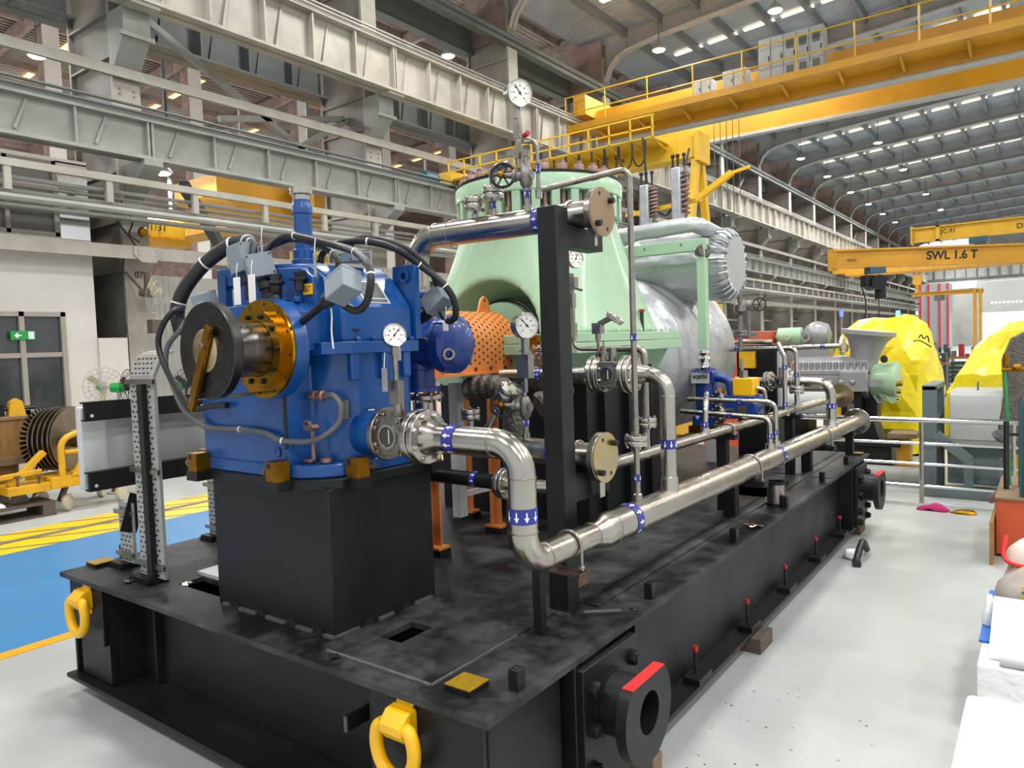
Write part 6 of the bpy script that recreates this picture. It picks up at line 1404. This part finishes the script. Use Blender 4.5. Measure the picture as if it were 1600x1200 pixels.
for i, (x, yy, z, mt) in enumerate(((-6.4, 30, 2.42, 'led'), (-4.47, 30, 2.30, 'cyan'))):
    t = thing('signal_lamp', (x, yy, 0), ['violet-blue signal lamp on a pole in the far hall', 'pale cyan signal lamp on a pole above the larger tarpaulin'][i], 'lamp'); MB().cyl((x, yy, 0), (x, yy, z-.12), .03, n=8).build('pole', 'gsteel', t); MB().cyl((x, yy, z-.12), (x, yy, z+.12), .07, n=10).build('light', mt, t)
# right edge: gas cylinders, trolley, sack, boxes, foam
def gasbottle(x, yy, r, h, mt, lab):
    t = thing('gas_cylinder', (x, yy, 0), lab, 'gas cylinder', 'gas cylinders at the right edge')
    MB().lathe((x, yy, 0), (0,0,1), [(r, 0), (r, h-.16), (r*.9, h-.09), (r*.6, h-.03), (r*.3, h)], 28).build('bottle', mt, t)
    MB().cyl((x, yy, h), (x, yy, h+.1), .022, n=10).build('valve', 'brass', t)
gasbottle(-.085, 6.35, .088, 1.22, 'gasb', 'blue gas cylinder at the right edge of the walkway')
gasbottle(-.12, 6.75, .07, 1.2, 'gasg', 'dark green gas cylinder just left of and behind the blue one')
m = MB(); m.cyl((-.26, 6.6, 0), (-.26, 6.6, .95), .018, n=10); m.bar((-.26, 6.6, .85), (.1, 6.6, .85), .02); m.bar((-.26, 6.6, .35), (.1, 6.5, .33), .015); tag(m.build('cylinder_rack', 'dsteel'), 'dark steel rack with chains around the gas cylinders', 'rack')
t = thing('gas_regulator', (-.24, 6.85, 1.1), 'brass gas regulator with short hose above the dark green cylinder', 'regulator')
m = MB(); m.cyl((-.3, 6.8, 1.33), (-.12, 6.8, 1.33), .018, n=10); m.cyl((-.27, 6.8, 1.35), (-.27, 6.8, 1.45), .02, n=10); m.ball((-.2, 6.78, 1.34), .035, 12, 8); m.build('body', 'brass', t)
MB().tube(spline([(-.28, 6.8, 1.32), (-.26, 6.78, 1.0), (-.25, 6.78, .6), (-.24, 6.78, .4)]), .009, 8).build('green_hose', 'exitg', t)
t = thing('red_trolley', (-.22, 6.6, 0), 'red-painted low trolley with a cardboard top beside the gas cylinders', 'trolley')
MB().box(-.31, -.06, 6.25, 7.15, .02, .42).build('body', 'orb', t, bevel=.006); MB().box(-.315, -.05, 6.24, 7.2, .42, .435).build('cardboard_top', 'wood', t); MB().box(-.335, -.315, 6.0, 6.9, 0, .30).build('side_board', 'ply', t)
m = MB(); m.lathe((-.40, 7.15, .23), (.85,-.3,.5), [(.03, 0), (.06, .12), (.055, .12), (.025, .01)], 20); tag(m.build('red_cup', 'rust'), 'pinkish red cup hanging at the corner of the red trolley', 'cup')
def heap(name, lab, c, rx, ry, h, mt, cat, seed=1, amp=.02, flat=.0):
    m = MB(); n, k = 28, 9; vs = []
    for j in range(k):
        f = j/(k-1); s = math.cos(f*PI/2)**.6 if j < k-1 else .02; z = h*math.sin(f*PI/2)
        for i in range(n):
            a = 2*PI*i/n; e = 2.8; cc, ss = math.cos(a), math.sin(a); rr = (abs(cc)**e+abs(ss)**e)**(-1/e)*s
            p = V((c[0]+rr*cc*rx, c[1]+rr*ss*ry, c[2]+z)); q = noise.noise_vector(p*9+V((seed, 2, 0)))*amp; q.z = abs(q.z) if j == 0 else q.z
            vs.append(p+q)
    m.add(vs, [(j*n+i, j*n+(i+1) % n, (j+1)*n+(i+1) % n, (j+1)*n+i) for j in range(k-1) for i in range(n)]+[tuple(reversed(range(n))), tuple((k-1)*n+i for i in range(n))])
    return tag(m.build(name, mt, ang=50), lab, cat)
tag(MB().box(-.235, .25, 3.45, 4.45, 0, .285).build('white_carton', 'foam', bevel=.01), 'white carton at the right edge under the blue sheet', 'box')
tag(MB().box(-.245, .25, 3.7, 4.45, .285, .295).build('blue_sheet', 'tarpb'), 'bright blue plastic sheet spread on the white carton', 'sheet')
t = heap('printed_sack', 'grey printed sack with red and yellow marks lying on the blue sheet', (.0, 4.2, .296), .215, .2, .24, 'sack', 'sack', 3, .03)
m = MB(); 
for i in range(3): m.bar((-.10+i*.001, 3.992-.004*i, .42+.022*i), (.12, 3.985-.004*i, .46+.022*i), .004, .014, up=(0,0,1), mi=i % 2)
m.bar((-.06, 3.99, .33), (.1, 3.985, .36), .004, .07, up=(0,0,1), mi=2); m.build('sack_print', ['yellow', 'exitg', 'redcap'], t)
t = heap('cream_cloth_bag', 'cream cloth bag with red edging lying on top of the printed sack', (.03, 4.32, .50), .2, .15, .13, 'cloth', 'bag', 6, .02)
m = MB(); m.tube(spline([(-.17, 4.28, .63), (-.175, 4.22, .54), (-.12, 4.16, .52), (0, 4.14, .53), (.12, 4.15, .55)]), .010, 8); m.build('red_edging', 'red', t)
heap('white_rag', 'thin white rag on the blue sheet at the left of the printed sack', (-.225, 3.98, .296), .03, .09, .12, 'foam', 'rag', 8, .02)
m = MB(); m.obox((-.03, 3.72, .36), (.34, .42, .012), Matrix.Rotation(.32, 3, 'X')); tag(m.build('white_board', 'white'), 'white board leaning on the carton in front of the blue sheet', 'board')
MB().cyl((-.16, 3.475, .311), (.2, 3.50, .311), .025, n=12).build('grey_tube', 'panel'); tag(bpy.data.objects['grey_tube'], 'pale grey tube lying in front of the white board', 'tube')
m = MB(); m.box(-.24, .3, 2.0, 3.05, 0, .33); m.prism([(2.0, .33), (3.05, .33), (2.95, .37), (2.4, .36), (2.1, .38)], 'x', -.2, .3)
o = m.build('foam_block', 'foam', bevel=.03); tag(o, 'big white foam block at the bottom right corner of the picture', 'block')
heap('magenta_cloth', 'crumpled magenta cloth with a yellow end lying on the floor by the handrail', (-.86, 7.62, 0), .13, .07, .06, 'pink', 'cloth', 5, .03)
heap('yellow_glove', 'scrap of dark and yellow cloth right of the magenta cloth', (-.62, 7.6, 0), .10, .05, .03, 'brass', 'cloth', 7, .02)
t = heap('white_rag', 'white rag beside the black strap on the floor near the far end of the base', (-1.17, 5.72, 0), .06, .07, .07, 'foam', 'rag', 2, .02)
m = MB(); m.tube(spline([(-1.10, 5.9, .03), (-1.10, 5.75, .12), (-1.11, 5.6, .03), (-1.09, 5.5, .02)]), [.025]*17+[.03]*8, 8); tag(m.build('black_strap', 'rubber'), 'black webbing strap lying on the floor beside the white rag', 'strap')
for i, (x, yy) in enumerate(((-.92, 8.5), (-1.0, 8.75))): pass

# ------------------------------------------------------------------ left-hand background
t = thing('wooden_crate', (-9.2, 2.5, .5), 'brown timber crate with yellow steel lugs on top in front of the office window', 'crate')
MB().box(-10.0, -9.4, 1.2, 3.44, .58, 1.015).build('box', 'ply', t, bevel=.006); MB().box(-10.05, -9.35, 1.15, 3.5, .51, .59).build('base_board', 'wood', t); MB().box(-10.02, -9.38, 1.15, 3.46, 1.01, 1.04).build('lid', 'wood', t)
for yy in (3.12, 3.38): MB().prism([(yy-.09, 1.03), (yy+.09, 1.03), (yy+.06, 1.2), (yy, 1.24), (yy-.06, 1.2)], 'x', -9.7, -9.6).build('lifting_lug', 'cartyel', t)
m = MB(); m.cyl((-9.68, 2.2, 1.12), (-9.68, 3.6, 1.12), .025, n=10); m.box(-9.75, -9.6, 3.15, 3.25, 1.03, 1.18); m.build('lug_rod', 'dsteel', t)
m = MB(); m.box(-9.98, -9.45, 1.4, 3.3, .2, .52)
for i in range(6): m.lathe((-9.45, 1.7+i*.28, .4), (1,0,0), [(.03, 0), (.03, .004)], 8)
m.build('crate_skid', 'ply', t); MB().box(-9.95, -9.5, 1.4, 3.2, 0, .2).build('crate_feet', 'dwood', t)
t = thing('machine_monitor', (-9.9, 2.6, 1.05), 'dark control desk box behind the timber crate', 'machine')
MB().box(-10.5, -10.08, .6, 3.0, .0, 1.4).build('body', 'gasg', t)
t = thing('bladed_rotor', (-9.0, 3.6, .40), 'steel rotor of stacked bladed discs lying on the yellow cart', 'rotor')
ax = V((.86, .51, 0)); c = V((-8.93, 3.66, .77))
m = MB()
for i in range(5): m.lathe(c-ax*(.062*i+.02), ax, [(.30, 0), (.368-.004*i, .004), (.368-.004*i, .022), (.30, .026)], 48)
m.lathe(c-ax*.33, ax, [(.29, 0), (.29, .34), (.355, .342), (.355, .352), (.25, .358)], 40); m.build('disc_stack', 'rotor', t)
m = MB(); m.lathe(c, ax, [(.13, 0), (.13, .02), (.10, .03), (.10, .2), (.08, .21), (.08, .35)], 28); m.build('shaft_end', 'rotor', t)
m = MB(); u, v, w = basis(ax)
for i in range(40):
    a = 2*PI*i/40; p = c-ax*.31+(u*math.cos(a)+v*math.sin(a))*.28; m.bar(p, p+(u*math.cos(a)+v*math.sin(a))*.085-ax*.02, .03, .01, up=ax)
m.build('blade_row', 'dsteel', t)
t = thing('yellow_cart', (-8.75, 3.5, 0), 'yellow wheeled cart lettered SWL carrying the bladed rotor', 'cart')
m = MB(); m.box(-8.9, -8.6, 3.30, 4.12, .28, .40); m.box(-9.3, -8.9, 3.30, 3.38, .28, .38); m.box(-9.3, -9.2, 3.3, 4.1, .28, .38); m.box(-9.0, -8.62, 2.9, 3.3, .27, .36)
m.bar((-8.72, 2.4, .44), (-8.72, 3.25, .48), .06, .05); m.bar((-8.75, 2.95, .36), (-8.75, 3.30, .68), .08, .06); m.bar((-8.7, 3.55, .4), (-8.7, 3.95, .66), .06, .06)
m.build('chassis', 'cartyel', t, bevel=.006)
m = MB(); m.tube(fillet([(-8.62, 3.42, .30), (-8.62, 3.42, .80), (-8.62, 3.75, .92), (-8.62, 4.0, .9)], .14), .034, 12); m.tube([(-8.62, 3.45, .66), (-8.62, 3.9, .66)], .028, 10); m.build('arched_tube', 'cartyel', t)
m = MB(); m.prism([(3.5, .40), (3.9, .40), (3.8, .62), (3.6, .58)], 'x', -8.61, -8.58); p = m.build('gusset_plate', 'cartyel', t)
text('lettering', 'SSL', .075, (-8.577, 3.72, .50), (0,1,0), (0,0,1), 'ink', p, fat=.002); text('lettering', 'SWL 2 T', .085, (-8.597, 3.82, .345), (0,1,0), (0,0,1), 'ink', t, fat=.002)
for i, (x, yy) in enumerate(((-8.72, 3.47), (-8.72, 4.05), (-9.2, 4.05), (-9.2, 3.4))):
    p = MB().lathe((x-.03, yy, .095), (.8,.6,0) if i % 2 else (.7,.7,0), [(.03, 0), (.088, .005), (.095, .015), (.095, .05), (.088, .06), (.03, .065)], 24).build('wheel', 'wheel', t)
    MB().bar((x-.02, yy-.05, .11), (x-.02, yy+.02, .27), .07, .04).build('caster_fork', 'dwood', p)
m = MB(); m.cyl((-8.65, 3.0, .36), (-8.65, 3.0, .46), .012, n=8); m.cyl((-8.65, 3.0, .45), (-8.65, 3.0, .47), .03, n=10); m.cyl((-8.65, 3.2, .36), (-8.65, 3.2, .44), .012, n=8); m.cyl((-8.65, 3.2, .43), (-8.65, 3.2, .45), .03, n=10); m.build('set_screw', 'dwood', t)
t = thing('wooden_pallet', (-8.85, 2.75, 0), 'weathered wooden pallet at the left edge below the yellow cart', 'pallet')
for i in range(4): MB().box(-9.07+i*.115, -8.965+i*.115, 2.1, 3.34, .13, .155).build('top_board', 'dwood', t)
for yy in (2.2, 2.75, 3.27):
    for x in (-9.01, -8.84, -8.68): MB().box(x-.05, x+.06, yy-.06, yy+.06, .02, .13).build('block', 'dwood', t)
MB().box(-9.07, -8.62, 2.1, 3.34, 0, .02).build('bottom_board', 'dwood', t)
heap('white_bag', 'white wrapped bag lying on the wooden pallet at the left edge', (-8.75, 2.55, .156), .14, .35, .10, 'foam', 'bag', 4, .02)
m = MB(); m.prism([(3.0, .156), (3.18, .156), (3.11, .30), (3.08, .30)], 'x', -8.95, -8.85); tag(m.build('steel_cone', 'gsteel'), 'small grey tapered steel piece standing on the wooden pallet', 'steel piece')
t = thing('work_stool', (-8.97, 2.6, .155), 'black metal stool standing on the weathered pallet beside the timber crate', 'stool')
m = MB(); m.box(-9.06, -8.88, 2.35, 2.85, .46, .5); m.build('seat', 'blk', t)
for (x, yy) in ((-9.03, 2.38), (-8.91, 2.38), (-9.03, 2.82), (-8.91, 2.82)): MB().box(x-.02, x+.02, yy-.02, yy+.02, .155, .46).build('leg', 'blk', t)
def fan(x, yy, z, R, f, lab, mt='tray', wall=False, pole=True, gm='exitg'):
    t = thing('wall_fan' if wall else 'pedestal_fan', (x, yy, 0 if pole else z-R), lab, 'fan', None); c = V((x, yy, z)); u, v, w = basis(f); m = MB()
    for rr, dz in ((R, 0), (R*.75, .03), (R*.5, .045), (R*.25, .05)): m.torus(c+w*dz, f, rr, .004, 28, 5)
    for i in range(20):
        a = 2*PI*i/20; d = u*math.cos(a)+v*math.sin(a); m.tube([c+d*R, c+d*R*.6+w*.045, c+w*.055], .0022, 4); m.tube([c+d*R, c+d*R*.6-w*.05, c-w*.06], .0022, 4)
    m.build('cage', mt, t)
    m = MB()
    for i in range(3):
        a = 2*PI*i/3+.4; d = u*math.cos(a)+v*math.sin(a); s = w.cross(d); m.bar(c+d*.03, c+d*R*.88, R*.32, .006, up=w+s*.5)
    m.cyl(c-w*.03, c+w*.03, .045, n=12); m.build('blades', 'wheel' if mt == 'tray' else 'dark', t)
    m = MB(); m.cyl(c-w*.2, c-w*.05, .06, n=14)
    if pole:
        q = MB(); q.cyl((c-w*.12) - V((0,0,z)), c-w*.12, .02, n=10); q.lathe((c-w*.12)-V((0,0,z)), (0,0,1), [(.2, 0), (.2, .02), (.03, .05)], 24); q.build('pole', 'tray', t)
    if wall: m.bar(c-w*.15, c-w*.4+V((0,0,.25)), .03); m.bar(c-w*.1, c-w*.1+V((0,0,.3)), .06); m.box(c.x-.07, c.x+.07, c.y-.1, c.y+.06, z-.55, z-.36)
    build_each(m, 'motor', gm if pole else 'dwood', t); return t
fan(-9.75, 4.42, 1.31, .24, (.9, -.2, .05), 'leftmost pedestal fan with pale blades and green motor beside the office wall')
fan(-9.2, 4.46, 1.30, .22, (.7, .6, 0), 'dark pedestal fan just right of the leftmost fan', 'dsteel')
fan(-9.6, 5.45, 1.27, .22, (.9, .1, 0), 'pedestal fan behind the tall cable tray and the steel disc', 'dsteel')
fan(-10.25, 5.42, 2.55, .27, (.75, .6, -.2), 'brown wall fan mounted on the left column', 'tray', True, False)
t = thing('exit_sign', (-10.56, 3.84, 1.98), 'green emergency exit sign with arrow and running figure on the office window', 'sign')
MB().box(-10.57, -10.55, 3.70, 3.98, 1.94, 2.05).build('sign_panel', 'exitg', t)
m = MB(); m.box(-10.55, -10.547, 3.775, 3.82, 1.988, 2.0); m.add([(-10.547, 3.735, 1.994), (-10.547, 3.78, 2.03), (-10.547, 3.78, 1.958)], [(0,1,2)])
m.box(-10.55, -10.547, 3.90, 3.96, 1.95, 2.04); m.build('arrow_and_door', 'exitw', t)
m = MB(); m.cyl((-10.549, 3.925, 2.025), (-10.545, 3.925, 2.025), .008, n=10); m.bar((-10.546, 3.925, 2.015), (-10.546, 3.915, 1.985), .003, .012, up=(1,0,0)); m.bar((-10.546, 3.915, 1.985), (-10.546, 3.94, 1.957), .003, .008, up=(1,0,0)); m.bar((-10.546, 3.917, 1.985), (-10.546, 3.903, 1.96), .003, .008, up=(1,0,0)); m.build('running_figure', 'exitg', t)
text('column_number', '07', .13, (-10.575, 5.38, 2.85), (0,1,0), (0,0,1), 'ink', label='black number 07 painted on the left column', cat='number')
t = thing('column_light', (-10.4, 5.35, 3.6), 'small round fitting with looping cables on the left column', 'light')
m = MB(); m.lathe((-10.38, 5.36, 3.44), (1,0,-.2), [(.05, 0), (.075, .02), (.06, .06), (.0, .07)], 16); m.build('fitting', 'brass', t)
m = MB(); m.tube(spline([(-10.5, 5.0, 4.0), (-10.45, 5.05, 3.6), (-10.42, 5.2, 3.35), (-10.45, 5.3, 3.2), (-10.5, 5.15, 3.1), (-10.5, 5.1, 2.4), (-10.5, 5.12, 2.0)]), .012, 6); m.tube(spline([(-10.45, 5.1, 3.9), (-10.42, 5.25, 3.6), (-10.42, 5.2, 3.4), (-10.45, 5.35, 3.3)]), .012, 6); m.build('loose_cable', 'dark', t)
t = thing('field_gauge', (-2.3, 2.35, 1.93), 'small silver transmitter head on a stalk left of the polished pipe bend', 'transmitter')
m = MB(); m.lathe((-2.80, 3.0, 2.19), (.7,-.7,.1), [(.03, -.05), (.052, -.045), (.055, 0), (.045, .004)], 20); m.build('head', 'green', t); MB().cyl((-2.79, 3.02, 1.6), (-2.79, 3.02, 2.16), .016, n=8).build('stalk', 'panel', t)

# ------------------------------------------------------------------ camera, sky, exposure
VY = V((1640-800, -(510-600), -1141)).normalized(); VX = -V((-750-800, -(594-600), -1141)).normalized()
VX = (VX-VY*VX.dot(VY)).normalized(); VZ = VX.cross(VY)
Mr = Matrix((VX, VY, VZ))                      # rows: world axes in camera space -> world = Mr @ camera
cam = bpy.data.cameras.new('camera'); cam.sensor_width = 36; cam.lens = 36*1141/1600; cam.clip_end = 400
co = bpy.data.objects.new('camera', cam); COL.objects.link(co)
co.matrix_world = Matrix.Translation(V((0, 0, 1.65))*U) @ Mr.to_4x4(); S.camera = co
w = bpy.data.worlds.new('sky'); S.world = w; w.use_nodes = True
w.node_tree.nodes['Background'].inputs['Color'].default_value = (.93, .96, 1, 1); w.node_tree.nodes['Background'].inputs['Strength'].default_value = 1.1
S.view_settings.view_transform = 'Standard'; S.view_settings.look = 'None'; S.view_settings.gamma = 1; S.view_settings.exposure = -0.12; S.view_settings.use_curve_mapping = False
